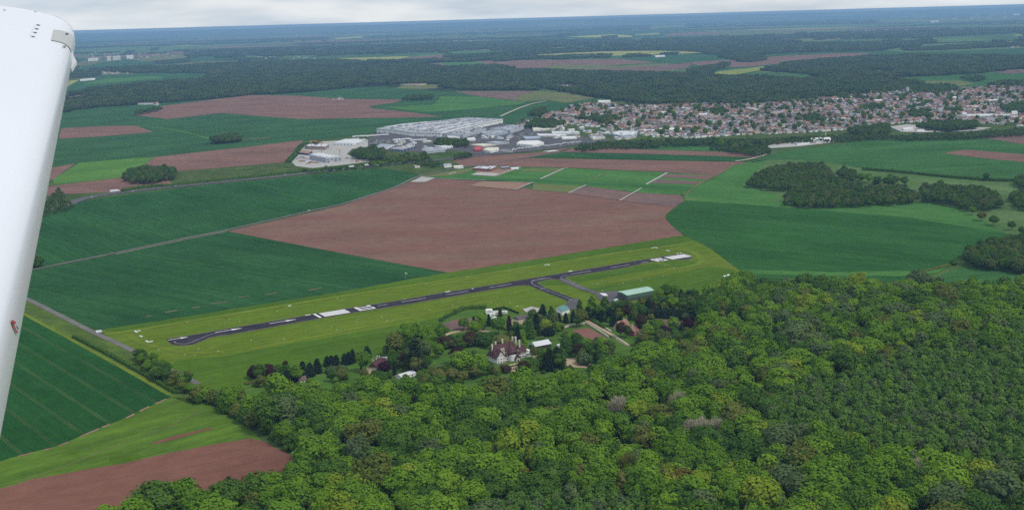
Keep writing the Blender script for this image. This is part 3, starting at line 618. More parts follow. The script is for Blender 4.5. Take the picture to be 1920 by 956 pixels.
# ------------------------------------------------------------------ trees: prototypes
FOL = {
 'green': foliage('leaves_green', (0.092, 0.190, 0.018), (0.146, 0.264, 0.024)),
 'fresh': foliage('leaves_fresh', (0.129, 0.248, 0.020), (0.176, 0.298, 0.026)),
 'lime': foliage('leaves_lime', (0.184, 0.271, 0.022), (0.225, 0.293, 0.030)),
 'olive': foliage('leaves_olive', (0.120, 0.150, 0.030), (0.155, 0.178, 0.040)),
 'gold': foliage('leaves_gold', (0.171, 0.140, 0.027), (0.149, 0.135, 0.027)),
 'dark': foliage('leaves_dark', (0.056, 0.124, 0.022), (0.087, 0.164, 0.026)),
 'greygreen': foliage('leaves_greygreen', (0.100, 0.150, 0.058), (0.125, 0.178, 0.062)),
 'plantation': foliage('leaves_plantation', (0.087, 0.180, 0.034), (0.134, 0.235, 0.042)),
 'copper': foliage('leaves_copper', (0.042, 0.016, 0.026), (0.062, 0.020, 0.030)),
 'conifer': foliage('needles_dark', (0.012, 0.026, 0.018), (0.020, 0.034, 0.020), 0.05),
 'cedar': foliage('needles_cedar', (0.030, 0.052, 0.034), (0.040, 0.062, 0.036), 0.05),
 'russet': foliage('leaves_russet', (0.050, 0.036, 0.022), (0.070, 0.045, 0.028)),
 'bare': foliage('twigs_pale', (0.46, 0.40, 0.30), (0.40, 0.37, 0.25)),
 'willow': foliage('leaves_willow', (0.190, 0.200, 0.055), (0.170, 0.185, 0.050)),
 'far': foliage('leaves_far', (0.045, 0.085, 0.022), (0.075, 0.115, 0.032), 0.1),
 'far_dark': foliage('leaves_far_dark', (0.026, 0.053, 0.022), (0.043, 0.072, 0.026), 0.1),
 'far_olive': foliage('leaves_far_olive', (0.072, 0.096, 0.031), (0.096, 0.118, 0.041), 0.1),
}
def quads(P, Nn, S, r):
    """leaf-clump quads at P facing Nn with half size S"""
    n = len(P); t = r.normal(size=(n, 3)); t -= Nn * np.sum(t * Nn, 1)[:, None]; t /= np.linalg.norm(t, axis=1)[:, None]
    b = np.cross(Nn, t); S = S[:, None]; asp = r.uniform(0.6, 1.0, n)[:, None]
    V = np.stack([P - t * S - b * S * asp, P + t * S - b * S * asp * .8, P + t * S * .8 + b * S * asp, P - t * S * .9 + b * S * asp], 1).reshape(-1, 3)
    F = np.arange(4 * n).reshape(-1, 4)
    return V, F
def sphere_dirs(n, r, zmin=-1.0):
    d = r.normal(size=(n * 4, 3)); d /= np.linalg.norm(d, axis=1)[:, None]; d = d[d[:, 2] > zmin]; return d[:n]
def ico(c, s, sub=2, jit=0.12, r=None):
    bm = bmesh.new(); bmesh.ops.create_icosphere(bm, subdivisions=sub, radius=1.0)
    V = np.array([v.co[:] for v in bm.verts]); F = [tuple(v.index for v in f.verts) for f in bm.faces]; bm.free()
    V = V * (1 + r.uniform(-jit, jit, (len(V), 1))); return V * np.array(s) + np.array(c), F
def norm(a): return a / np.maximum(np.linalg.norm(a, axis=1)[:, None], 1e-6)
def crown_round(seed, R=7.0, zc=12.5, rz=7.5, nl=36, per=62, leaf=0.50, lob=(1.5, 3.5), flat=0.0):
    r = np.random.default_rng(seed); V = []; F = []; nb = 0
    v, f = ico((0, 0, zc), (R * .74, R * .74, rz * .76), 2, 0.14, r); V.append(v); F += f; nb += len(v)
    # lobes on an uneven egg
    wob = r.normal(size=(3, 3)) * 0.22
    d = []
    g = (1 + 5 ** .5) / 2
    for i in range(nl):
        z = 1 - 1.55 * (i + .5) / nl; a = 2 * math.pi * i / g; q = math.sqrt(max(0, 1 - z * z)); d.append((q * math.cos(a), q * math.sin(a), z))
    d = np.array(d) + r.normal(size=(nl, 3)) * 0.16; d = norm(d)
    rad = 1 + (d @ wob[0]) + 0.5 * np.sin(d @ wob[1] * 9) * 0.2 + r.uniform(-.20, .14, nl)
    C = d * rad[:, None] * np.array([R * .70, R * .70, rz * .74]) + np.array([0, 0, zc])
    for i in range(nl):
        lr = r.uniform(*lob); m = per
        q = sphere_dirs(m, r); q = q[(q @ d[i]) > -0.35]
        sh = r.uniform(0.78, 1.12, len(q))
        P = C[i] + q * (lr * sh)[:, None] * np.array([1, 1, .82])
        nn = norm(q * 1.0 + d[i] * 0.30 + np.array([0, 0, .30]) + r.normal(size=q.shape) * 0.27)
        v, ff = quads(P, nn, r.uniform(leaf * .7, leaf * 1.35, len(P)), r)
        V.append(v); F += [tuple(x + nb) for x in ff]; nb += len(v)
    return np.concatenate(V), F
def crown_tall(seed, R=3.0, z0=3.0, z1=19.0, n=700, leaf=0.42, power=0.45):
    """narrow pole-stage crown, widest low down, ragged"""
    r = np.random.default_rng(seed); t = r.uniform(0, 1, n) ** 0.85; a = r.uniform(0, 2 * math.pi, n)
    prof = R * np.clip((1 - t) ** power, 0.06, 1) * (0.55 + 0.45 * np.minimum(1, t / .18))
    lum = 1 + 0.22 * np.sin(a * 3 + t * 17 + seed) + 0.12 * np.sin(a * 5 - t * 31)
    rr = prof * lum * r.uniform(0.72, 1.05, n)
    P = np.stack([rr * np.cos(a), rr * np.sin(a), z0 + (z1 - z0) * t], 1)
    nn = norm(np.stack([np.cos(a), np.sin(a), np.full(n, .8)], 1) + r.normal(size=(n, 3)) * .35)
    V, F = quads(P, nn, r.uniform(leaf * .7, leaf * 1.4, n), r); F = [tuple(x) for x in F]
    v, f = ico((0, 0, (z0 + z1) / 2 - 1), (R * .5, R * .5, (z1 - z0) * .42), 2, .15, r); b = len(V)
    return np.concatenate([V, v]), F + [tuple(k + b for k in q) for q in f]
def crown_conifer(seed, R=3.9, z0=1.0, z1=16.0, tiers=15, leaf=0.42):
    """tiered drooping branches"""
    r = np.random.default_rng(seed); V = []; F = []; nb = 0
    for k in range(tiers):
        t = k / tiers; rad = R * (1 - t) ** .48 * (.75 + .25 * min(1, t * 6)) + .25; z = z0 + (z1 - z0) * t; m = int(16 * (1 - t) + 7)
        for j in range(m):
            a = 2 * math.pi * (j + r.uniform(-.4, .4)) / m; L = rad * r.uniform(.75, 1.1)
            for u in np.linspace(.35, 1.0, 4):
                P = np.array([[L * u * math.cos(a), L * u * math.sin(a), z + .6 - u * u * 1.0 + r.uniform(-.2, .2)]])
                nn = norm(np.array([[math.cos(a) * .6, math.sin(a) * .6, .8]]) + r.normal(size=(1, 3)) * .35)
                v, f = quads(P, nn, np.array([leaf * r.uniform(.8, 1.5)]), r); V.append(v); F.append(tuple(x + nb for x in f[0])); nb += 4
    v, f = ico((0, 0, z0 + (z1 - z0) * .36), (R * .52, R * .52, (z1 - z0) * .40), 2, .15, r); V.append(v); F += [tuple(x + nb for x in q) for q in f]
    return np.concatenate(V), F
def crown_cedar(seed, R=8.0, z1=26.0):
    r = np.random.default_rng(seed); V = []; F = []; nb = 0
    for k in range(13):
        t = k / 12; z = 4 + (z1 - 5) * t; m = 6
        for j in range(m):
            a = 2 * math.pi * (j + r.uniform(-.4, .4)) / m + k; L = R * (1 - .62 * t) * r.uniform(.55, 1.05)
            c = np.array([L * .62 * math.cos(a), L * .62 * math.sin(a), z + r.uniform(-.5, .5)]); n = 46
            q = r.uniform(-1, 1, (n, 3)) * np.array([L * .5, L * .34, .55]); ca, sa = math.cos(a), math.sin(a)
            P = c + np.stack([q[:, 0] * ca - q[:, 1] * sa, q[:, 0] * sa + q[:, 1] * ca, q[:, 2]], 1)
            nn = norm(np.array([0, 0, 1.0]) + r.normal(size=(n, 3)) * .45)
            v, f = quads(P, nn, r.uniform(.35, .7, n), r); V.append(v); F += [tuple(x + nb) for x in f]; nb += len(v)
    return np.concatenate(V), F
def crown_twigs(seed, R=5.5, z0=5.0, z1=18.0, n=1500):
    """thin, barely leafed crown of fine upright twigs"""
    r = np.random.default_rng(seed); d = sphere_dirs(n, r, -.6); n = len(d); s = r.uniform(.35, 1.0, n) ** .6
    wob = 1 + .25 * np.sin(d[:, 0] * 5 + seed) * np.sin(d[:, 1] * 6)
    P = d * (s * wob)[:, None] * np.array([R, R, (z1 - z0) / 2]) + np.array([0, 0, (z0 + z1) / 2])
    up = norm(d * .5 + np.array([0, 0, .9]) + r.normal(size=(n, 3)) * .25); sd_ = norm(np.cross(up, r.normal(size=(n, 3))))
    Lh = r.uniform(.7, 1.5, n)[:, None]; Wd = r.uniform(.10, .26, n)[:, None]
    V = np.stack([P - up * Lh - sd_ * Wd, P - up * Lh + sd_ * Wd, P + up * Lh + sd_ * Wd * .3, P + up * Lh - sd_ * Wd * .3], 1).reshape(-1, 3)
    return V, [tuple(x) for x in np.arange(4 * n).reshape(-1, 4)]
def trunk_geo(h, r0, limbs, seed, spread=3.0):
    r = random.Random(seed); mb = MB()
    mb.tube((0, 0, -.3), (0, 0, h * .35), r0, r0 * .75, 8, 0, False); mb.tube((0, 0, h * .35), (r.uniform(-.3, .3), r.uniform(-.3, .3), h * .8), r0 * .75, r0 * .22, 8, 0, False)
    for k in range(limbs):
        a = 2 * math.pi * k / max(limbs, 1) + r.uniform(-.4, .4); z = h * r.uniform(.28, .5)
        mb.tube((0, 0, z), (math.cos(a) * spread, math.sin(a) * spread, z + h * r.uniform(.15, .28)), r0 * .38, r0 * .12, 6, 0, False)
    return mb
CR = {}   # kind -> list of crown meshes;  TR: trunk mesh per kind
for k in range(6): CR.setdefault('round', []).append(crown_round(20 + k, R=6.6 + .35 * (k % 3), rz=7.0 + .5 * (k % 2)))
for k in range(3): CR.setdefault('dome', []).append(crown_round(40 + k, R=7.6, zc=11.0, rz=6.2, nl=56, lob=(1.8, 2.7)))
for k in range(3): CR.setdefault('oval', []).append(crown_round(50 + k, R=4.7, zc=12.0, rz=8.2, nl=40, lob=(1.5, 2.4), per=40, leaf=.55))
for k in range(3): CR.setdefault('tall', []).append(crown_round(60 + k, R=2.9, zc=11.0, rz=4.6, nl=18, lob=(.9, 1.5), per=40, leaf=.40))
for k in range(2): CR.setdefault('poplar', []).append(crown_tall(70 + k, R=2.9, z0=1.5, z1=20, n=1100, power=.45))
for k in range(3): CR.setdefault('conifer', []).append(crown_conifer(80 + k))
for k in range(2): CR.setdefault('bushy', []).append(crown_round(90 + k, R=4.2, zc=3.4, rz=3.6, nl=30, lob=(1.2, 1.9), per=36, leaf=.45))
CR['cedar'] = [crown_cedar(100)]
for k in range(2): CR.setdefault('twigs', []).append(crown_twigs(110 + k))
HT = {'round': 20.0, 'dome': 17.5, 'oval': 20.5, 'tall': 15.6, 'poplar': 20.0, 'conifer': 16.0, 'bushy': 7.0, 'cedar': 27.0, 'twigs': 18.0}
TRG = {'round': (15, .42, 5, 3.2), 'dome': (14, .42, 6, 3.5), 'oval': (16, .34, 4, 2), 'tall': (13, .15, 0, 1), 'poplar': (16, .25, 3, 1), 'conifer': (14, .24, 0, 1), 'bushy': (4, .18, 3, 1.5), 'cedar': (26, .7, 6, 4), 'twigs': (16, .3, 7, 3.2)}
CME = {}; TME = {}; JME = {}
for k, L in CR.items():
    tm = trunk_geo(*TRG[k][:3], seed=len(k), spread=TRG[k][3]); TME[k] = tm.mesh(k + '_trunk', M['bark'])
    CME[k] = [mesh_from(k + '_crown', v, f, FOL['green']) for v, f in L]
    JME[k] = []
    for v, f in L:          # crown and trunk in one mesh, for the trees that stand in a mass
        nb = len(v); JME[k].append(mesh_from(k + '_tree', list(map(tuple, v)) + tm.V, list(f) + [tuple(x + nb for x in q) for q in tm.F], [FOL['green'], M['bark']], [0] * len(f) + [1] * len(tm.F)))
def far_patch(seed, n=15, span=46.0):
    """a patch of closed canopy for woods kilometres away"""
    r = np.random.default_rng(seed); V = []; F = []; nb = 0
    for k in range(n):
        x, y = (k % 4 + r.uniform(-.3, .3) - 1.5) * span / 4, (k // 4 + r.uniform(-.3, .3) - 1.5) * span / 4
        R = r.uniform(5, 8); h = r.uniform(13, 20); d = sphere_dirs(74, r, -.25); s = r.uniform(.8, 1.1, len(d))
        P = d * s[:, None] * np.array([R, R, R * .9]) + np.array([x, y, h - R * .8]); nn = norm(d + np.array([0, 0, .3]) + r.normal(size=d.shape) * .35)
        v, f = quads(P, nn, r.uniform(1.0, 2.0, len(P)), r); V.append(v); F += [tuple(q + nb) for q in f]; nb += len(v)
        v, f = ico((x, y, h * .45), (R * .85, R * .85, h * .42), 1, .1, r); V.append(v); F += [tuple(q + nb for q in g) for g in f]; nb += len(v)
    return np.concatenate(V), F
PME = [mesh_from('canopy_patch', *far_patch(200 + k), FOL['far']) for k in range(4)]

# a library of prototypes for masses (never linked to the scene: only read by the node groups)
LIB = {}
def lib(key, meshes, mats, bark=True):
    c = bpy.data.collections.new('library_' + key); k = 0
    for mt in mats:
        for me in meshes:
            o = bpy.data.objects.new('%s_%03d' % (key, k), me); c.objects.link(o); k += 1
            o.material_slots[0].link = 'OBJECT'; o.material_slots[0].material = FOL[mt]
    LIB[key] = (c, k); return c
lib('wood', JME['round'] + JME['dome'][:1] + JME['oval'][:2], ['green', 'fresh', 'green', 'dark', 'olive', 'lime', 'greygreen'])
lib('plantation', JME['tall'], ['plantation', 'greygreen', 'plantation', 'plantation'])
FOL['mid_dark'] = foliage('leaves_mid_dark', (0.055, 0.105, 0.030), (0.080, 0.135, 0.036)); FOL['mid_olive'] = foliage('leaves_mid_olive', (0.105, 0.140, 0.042), (0.125, 0.160, 0.048))
lib('midwood', JME['round'][:3] + JME['oval'][:1], ['mid_dark', 'dark', 'mid_olive', 'mid_dark', 'dark'])
lib('small', JME['bushy'] + JME['round'][3:4], ['green', 'dark', 'olive', 'dark'])
lib('canopy', PME, ['far', 'far_dark', 'far', 'far_olive'])
def mass(name, P, rz, scl, pid, key, label=None, cat='trees', parent=None):
    """one mass of trees that nobody could count: points carrying prototypes"""
    n = len(P); me = bpy.data.meshes.new(name); me.from_pydata([tuple(p) for p in P], [], [])
    a = me.attributes.new('rz', 'FLOAT', 'POINT'); a.data.foreach_set('value', np.asarray(rz, np.float32))
    a = me.attributes.new('scl', 'FLOAT_VECTOR', 'POINT'); a.data.foreach_set('vector', np.asarray(scl, np.float32).reshape(-1))
    a = me.attributes.new('pid', 'INT', 'POINT'); a.data.foreach_set('value', np.asarray(pid, np.int32))
    o = link(bpy.data.objects.new(name, me), parent); tag(o, label, None, None, 'stuff')
    if cat and not parent: o['category'] = cat
    ng = bpy.data.node_groups.get('plant_' + key)
    if ng is None:
        ng = bpy.data.node_groups.new('plant_' + key, 'GeometryNodeTree')
        ng.interface.new_socket('Geometry', in_out='INPUT', socket_type='NodeSocketGeometry'); ng.interface.new_socket('Geometry', in_out='OUTPUT', socket_type='NodeSocketGeometry')
        i_ = ng.nodes.new('NodeGroupInput'); o_ = ng.nodes.new('NodeGroupOutput'); ip = ng.nodes.new('GeometryNodeInstanceOnPoints'); ci = ng.nodes.new('GeometryNodeCollectionInfo')
        ci.inputs['Collection'].default_value = LIB[key][0]; ci.inputs['Separate Children'].default_value = True; ci.inputs['Reset Children'].default_value = True
        def at(nm, dt):
            q = ng.nodes.new('GeometryNodeInputNamedAttribute'); q.data_type = dt; q.inputs['Name'].default_value = nm; return q.outputs['Attribute']
        cx = ng.nodes.new('ShaderNodeCombineXYZ'); ng.links.new(at('rz', 'FLOAT'), cx.inputs['Z'])
        er = ng.nodes.new('FunctionNodeEulerToRotation'); ng.links.new(cx.outputs[0], er.inputs[0])
        ip.inputs['Pick Instance'].default_value = True
        ng.links.new(i_.outputs[0], ip.inputs['Points']); ng.links.new(ci.outputs[0], ip.inputs['Instance']); ng.links.new(at('pid', 'INT'), ip.inputs['Instance Index'])
        ng.links.new(er.outputs[0], ip.inputs['Rotation']); ng.links.new(at('scl', 'FLOAT_VECTOR'), ip.inputs['Scale']); ng.links.new(ip.outputs[0], o_.inputs[0])
    md = o.modifiers.new('plant', 'NODES'); md.node_group = ng
    return o
TREE_N = {'round': 'broadleaf_tree', 'dome': 'broadleaf_tree', 'oval': 'broadleaf_tree', 'tall': 'pole_tree', 'poplar': 'poplar_tree', 'conifer': 'conifer_tree', 'bushy': 'shrub', 'cedar': 'cedar_tree', 'twigs': 'bare_tree'}
def tree(kind, loc, h, col, label, group=None, wide=1.0, cat=None, name=None, var=None, r=random):
    s = h / HT[kind]; e = empty(name or TREE_N[kind], loc, r.uniform(0, 6.28), (s * wide, s * wide, s))
    tag(e, label, cat or ('shrub' if kind == 'bushy' else 'tree'), group)
    link(bpy.data.objects.new('trunk', TME[kind]), e)
    L = CME[kind]; c = link(bpy.data.objects.new('crown', L[(var if var is not None else r.randrange(len(L))) % len(L)]), e)
    c.material_slots[0].link = 'OBJECT'; c.material_slots[0].material = FOL[col]
    return e
def scatter(polys, spacing, jitter=0.42, holes=(), seed=1):
    """jittered grid points of the plain inside any polygon and outside every hole (world coordinates)"""
    r = np.random.default_rng(seed); A = np.array([(v[0], v[1]) for p in polys for v in p]); lo = A.min(0); hi = A.max(0)
    gx = np.arange(lo[0], hi[0], spacing); gy = np.arange(lo[1], hi[1], spacing * .9)
    X, Y = np.meshgrid(gx, gy); X = X + (np.arange(len(gy)) % 2)[:, None] * spacing * .5
    P = np.stack([X.ravel(), Y.ravel()], 1) + r.uniform(-jitter, jitter, (X.size, 2)) * spacing
    k = np.zeros(len(P), bool)
    for p in polys: k |= inside(P, p)
    for p in holes: k &= ~inside(P, p)
    return P[k], r
def poly(pts, z=0.0): return [(v.x, v.y) for v in Gs(pts, z)]

# ------------------------------------------------------------------ the wood in the foreground
T = 15.0   # tree-top level for outlines traced along the canopy
WOOD = poly([(150,1000),(165,960,18),(191,938,18),(228,939,18),(318,919,18),(371,909,18),(420,907,18),(482,898,20),(529,874,20),(566,862),(548,846),(500,814),(440,782),(400,760),(368,742),(366,727,T),(400,721,T),(445,722,T),(472,738,T),(504,740,T),(529,730,T),(554,720,T),(590,712,T),(642,722,T),(680,716,T),(707,714,T),(735,722,T),(760,725,T),(800,730,T),(850,730,T),(905,722,T),(925,705,T),(960,704,T),(975,710,T),(1008,704,T),(1050,705,T),(1108,705,T),(1118,690,T),(1150,672,T),(1185,660,T),(1210,650,T),(1235,648,T),(1262,636,T),(1290,628,T),(1312,600,T),(1320,570,T),(1340,540,T),(1365,524,T),(1400,516,T),(1480,526,T),(1540,530,T),(1600,524,T),(1660,527,T),(1740,524,T),(1800,532,T),(1920,538,T),(2060,548,T),(2250,620),(2250,1060),(1000,1120),(200,1060)])
WA = np.array(WOOD); gx = np.arange(WA[:, 0].min(), WA[:, 0].max(), 8.0); gy = np.arange(WA[:, 1].min(), WA[:, 1].max(), 8.0)
GX, GY = np.meshgrid(gx, gy); okc = inside(np.stack([GX.ravel(), GY.ravel()], 1), WOOD).reshape(GX.shape)
cell = okc[:-1, :-1] & okc[1:, :-1] & okc[:-1, 1:] & okc[1:, 1:]; nxg = len(gx)
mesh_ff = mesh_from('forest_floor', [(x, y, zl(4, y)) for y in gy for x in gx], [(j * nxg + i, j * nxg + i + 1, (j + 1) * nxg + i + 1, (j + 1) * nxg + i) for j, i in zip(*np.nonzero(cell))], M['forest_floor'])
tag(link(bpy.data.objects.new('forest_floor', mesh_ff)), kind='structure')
PLANT = poly([(1420,760,T),(1500,715,T),(1600,700,T),(1660,690,T),(1700,668,T),(1780,650,T),(1920,642,T),(2100,640,T),(2100,880,T),(1920,875,T),(1850,860,T),(1760,835,T),(1700,838,T),(1640,832,T),(1560,818,T),(1500,790,T),(1440,785,T)])
PLANT2 = poly([(930,925,T),(1000,915,T),(1120,910,T),(1230,930,T),(1230,1010,T),(900,1010,T)])
SHEDGAP = poly([(738,700),(785,694),(792,726),(734,730)])
GLADE = poly([(1195,752,6),(1225,744,6),(1252,752,6),(1245,764,6),(1205,764,6)])
P, r = scatter([WOOD], 11.2, .48, [PLANT, PLANT2, GLADE, SHEDGAP], 3)
Z3 = np.concatenate([P, np.full((len(P), 1), 10.0)], 1); px, py, dep = project(Z3)
edge_d = np.full(len(P), 1e9)
wp = np.array(WOOD)
for i in range(len(wp)):
    a, b = wp[i], wp[(i + 1) % len(wp)]; ab = b - a; t = np.clip(((P - a) @ ab) / (ab @ ab), 0, 1); edge_d = np.minimum(edge_d, np.linalg.norm(P - (a + t[:, None] * ab), axis=1))
gapk = r.uniform(0, 1, len(P)) > .13
size = np.clip(r.normal(.98, .27, len(P)), .45, 1.55)
# clusters of alike trees: tone drawn from a smooth field plus chance
sel = np.sin(P[:, 0] / 31 + 1.3) * np.sin(P[:, 1] / 23 + .4) + r.normal(0, .75, len(P))
names = np.array(['dark', 'green', 'fresh', 'lime', 'olive', 'greygreen'])
toned = np.where(sel < -.70, 'dark', np.where(sel < .38, 'green', np.where(sel < 1.25, 'fresh', 'lime')))
alt = r.uniform(0, 1, len(P)); toned = np.where(alt < .05, 'olive', np.where(alt > .965, 'greygreen', toned)); toned = np.where((alt > .07) & (alt < .073), 'gold', toned); toned = np.where((alt > .112) & (alt < .117), 'russet', toned)
toned = np.where((px > 1450) & (r.uniform(0, 1, len(P)) < .16), 'greygreen', toned)
inframe = (px > 5) & (px < 1915) & (py > 480) & (py < 948)
near = np.argsort(dep + np.where(inframe, 0, 1e6))[:296]; isin = np.zeros(len(P), bool); isin[near] = True
WORD = {'dark': 'dark green', 'green': 'mid green', 'fresh': 'fresh bright green', 'lime': 'lime green', 'olive': 'olive green', 'greygreen': 'dull grey green', 'gold': 'golden brown', 'russet': 'russet brown'}
rr = random.Random(5)
ZW = ((300, 'at the left tip of the wood'), (440, 'around the lone dark spruce'), (570, 'at the ploughed field corner'), (670, 'below the conifer row'), (770, 'below the plum roofed cottage'), (870, 'below the pale willows'), (970, 'below the mansion'), (1070, 'below the mansion drive'), (1170, 'below the gravel turn'), (1270, 'below the dark glade'), (1370, 'below the pale bare trees'), (1480, 'left below the plantation'), (1620, 'below the plantation'), (1760, 'right below the plantation'), (9999, 'in the right corner'))
dlo, dhi = np.quantile(dep[near], .34), np.quantile(dep[near], .67)
def place_word(x, d):
    return ('lowest row, ' if d < dlo else 'second row, ' if d < dhi else 'third row, ') + next(wd for lim, wd in ZW if x < lim)
for i in near:
    col = str(toned[i]); kind = 'round' if rr.random() < .6 else ('dome' if rr.random() < .6 else 'oval')
    s = float(size[i]); sz = 'large' if s > .93 else 'small' if s < .68 else 'medium'
    pw = place_word(px[i], dep[i])
    tree(kind, (P[i, 0], P[i, 1], 0), HT[kind] * s ** .75 * rr.uniform(.8, 1.16), col, '%s %s %s tree, %s' % (sz, WORD[col], {'round': 'round', 'dome': 'spreading', 'oval': 'upright'}[kind], pw), 'foreground wood, ' + pw.split(', ')[1], wide=rr.uniform(1.0, 1.3) * s ** .3, r=rr)
k = ~isin & gapk
NW = 9   # meshes per tone in the library
ti = {'green': 0, 'fresh': 1, 'dark': 3, 'olive': 4, 'lime': 5, 'greygreen': 6, 'gold': 5, 'russet': 4}
mi = r.integers(0, NW, len(P)); pid = np.array([ti[c] for c in toned]) * NW + mi
Pk = P[k]; n = len(Pk); sk = size[k]
mass('woodland', np.concatenate([Pk, np.zeros((n, 1))], 1), r.uniform(0, 6.28, n), np.stack([sk * r.uniform(.9, 1.35, n), sk * r.uniform(.9, 1.35, n), sk ** .7 * r.uniform(.78, 1.16, n)], 1), pid[k], 'wood', 'broadleaf wood of mixed spring greens stretching behind the foreground trees')
PB, rb = scatter([PLANT], 34, .5, (), 6); nb_ = len(PB); sb_ = rb.uniform(.6, .95, nb_)
mass('plantation_broadleaves', np.concatenate([PB, np.zeros((nb_, 1))], 1), rb.uniform(0, 6.28, nb_), np.stack([sb_, sb_, sb_], 1), rb.integers(0, 18, nb_), 'wood', 'odd broadleaf trees scattered among the pole plantation')
P2, r2 = scatter([PLANT, PLANT2], 5.4, .42, (), 4)
n = len(P2); s2 = np.clip(r2.normal(.95, .22, n), .5, 1.5)
mass('pole_plantation', np.concatenate([P2, np.zeros((n, 1))], 1), r2.uniform(0, 6.28, n), np.stack([s2 * 1.1, s2 * 1.1, s2], 1), r2.integers(0, LIB['plantation'][1], n), 'plantation', 'dense plantation of slender grey green pole trees inside the wood')
pe, _ = scatter([WOOD], 7.0, .45, [PLANT, PLANT2, GLADE, SHEDGAP], 9)
de = np.full(len(pe), 1e9)
for i in range(len(wp)):
    a, b = wp[i], wp[(i + 1) % len(wp)]; ab = b - a; t = np.clip(((pe - a) @ ab) / (ab @ ab), 0, 1); de = np.minimum(de, np.linalg.norm(pe - (a + t[:, None] * ab), axis=1))
pe = pe[de < 9]; n = len(pe)
mass('wood_edge_shrubs', np.concatenate([pe, np.zeros((n, 1))], 1), r.uniform(0, 6.28, n), np.repeat(r.uniform(.9, 1.7, n)[:, None], 3, 1), r.integers(0, 8, n) // 3 * 3 + r.integers(0, 2, n), 'small', 'low shrubs filling the edge of the foreground wood', 'shrubs')
# single trees that stand out of the wood
def at(px_, py_): p = G(px_, py_); return (p.x, p.y, 0.0)
for (x, y, h, kd, col, lb) in (
  (432,938,17,'conifer','conifer','lone dark spruce spiking out of the wood by the lower ploughed field'),
  (808,752,19,'oval','copper','dark copper tree in the wood below the pale willows'),
  (1160,796,22,'twigs','bare','pale half-bare tree in the wood right of the dark glade'),
  (1318,842,22,'twigs','bare','large pale tan half-bare tree left of the plantation'),
  (1345,838,21,'twigs','bare','pale tan half-bare tree just right of the larger bare one'),
  (1298,838,20,'twigs','bare','pale tan half-bare tree just left of the larger bare one'),
  (1332,856,20,'twigs','bare','pale tan half-bare tree in front of the larger bare one'),
  (1785,925,20,'twigs','russet','brownish half-bare tree in the right corner of the wood'),
  (1830,930,21,'twigs','russet','second brownish half-bare tree in the right corner of the wood'),
  (1180,905,20,'twigs','willow','pale yellowish feathery tree above the young poplars'),
  (1272,785,21,'twigs','bare','pale twiggy tree beside the yellow tree at the glade'),
  (985,930,19,'round','gold','golden brown tree standing in the lower middle of the wood'),
  (1440,905,17,'round','gold','golden olive tree below the pale bare tree clump'),
  (1265,752,16,'round','lime','yellow green tree at the edge of the dark glade'),
  (1208,748,18,'conifer','copper','dark plum conifer at the left of the glade'),
  (1362,738,19,'poplar','russet','dull russet column tree in the gap right of the garden wall'),
  (1385,742,19,'conifer','conifer','dark spruce in the gap right of the russet column tree'),
  (1350,730,17,'conifer','copper','dark plum spruce in the gap right of the garden wall'),
  (1725,920,21,'twigs','bare','thin pale birch at the lower right of the wood'),
  (1250,668,15,'round','copper','purple leaved tree in the wood below the lower garden corner'),
  (1246,636,13,'round','copper','purple leaved tree above another one behind the cottages'),
  (1720,660,18,'round','olive','olive crowned tree rising above the plantation edge'),
  (1668,800,16,'round','fresh','bright round tree alone within the plantation')):
    tree(kd, at(x, y), h, col, lb, wide=1.15)
pl = [(1190,935),(1165,930),(1140,922),(1215,940),(1090,915),(1245,925)]
for i, (x, y) in enumerate(pl): tree('poplar', at(x, y + 14), 21 + i % 3, 'willow', 'pale feathery young poplar in a clump at the bottom of the wood', 'pale poplars at the bottom of the wood', wide=1.4)

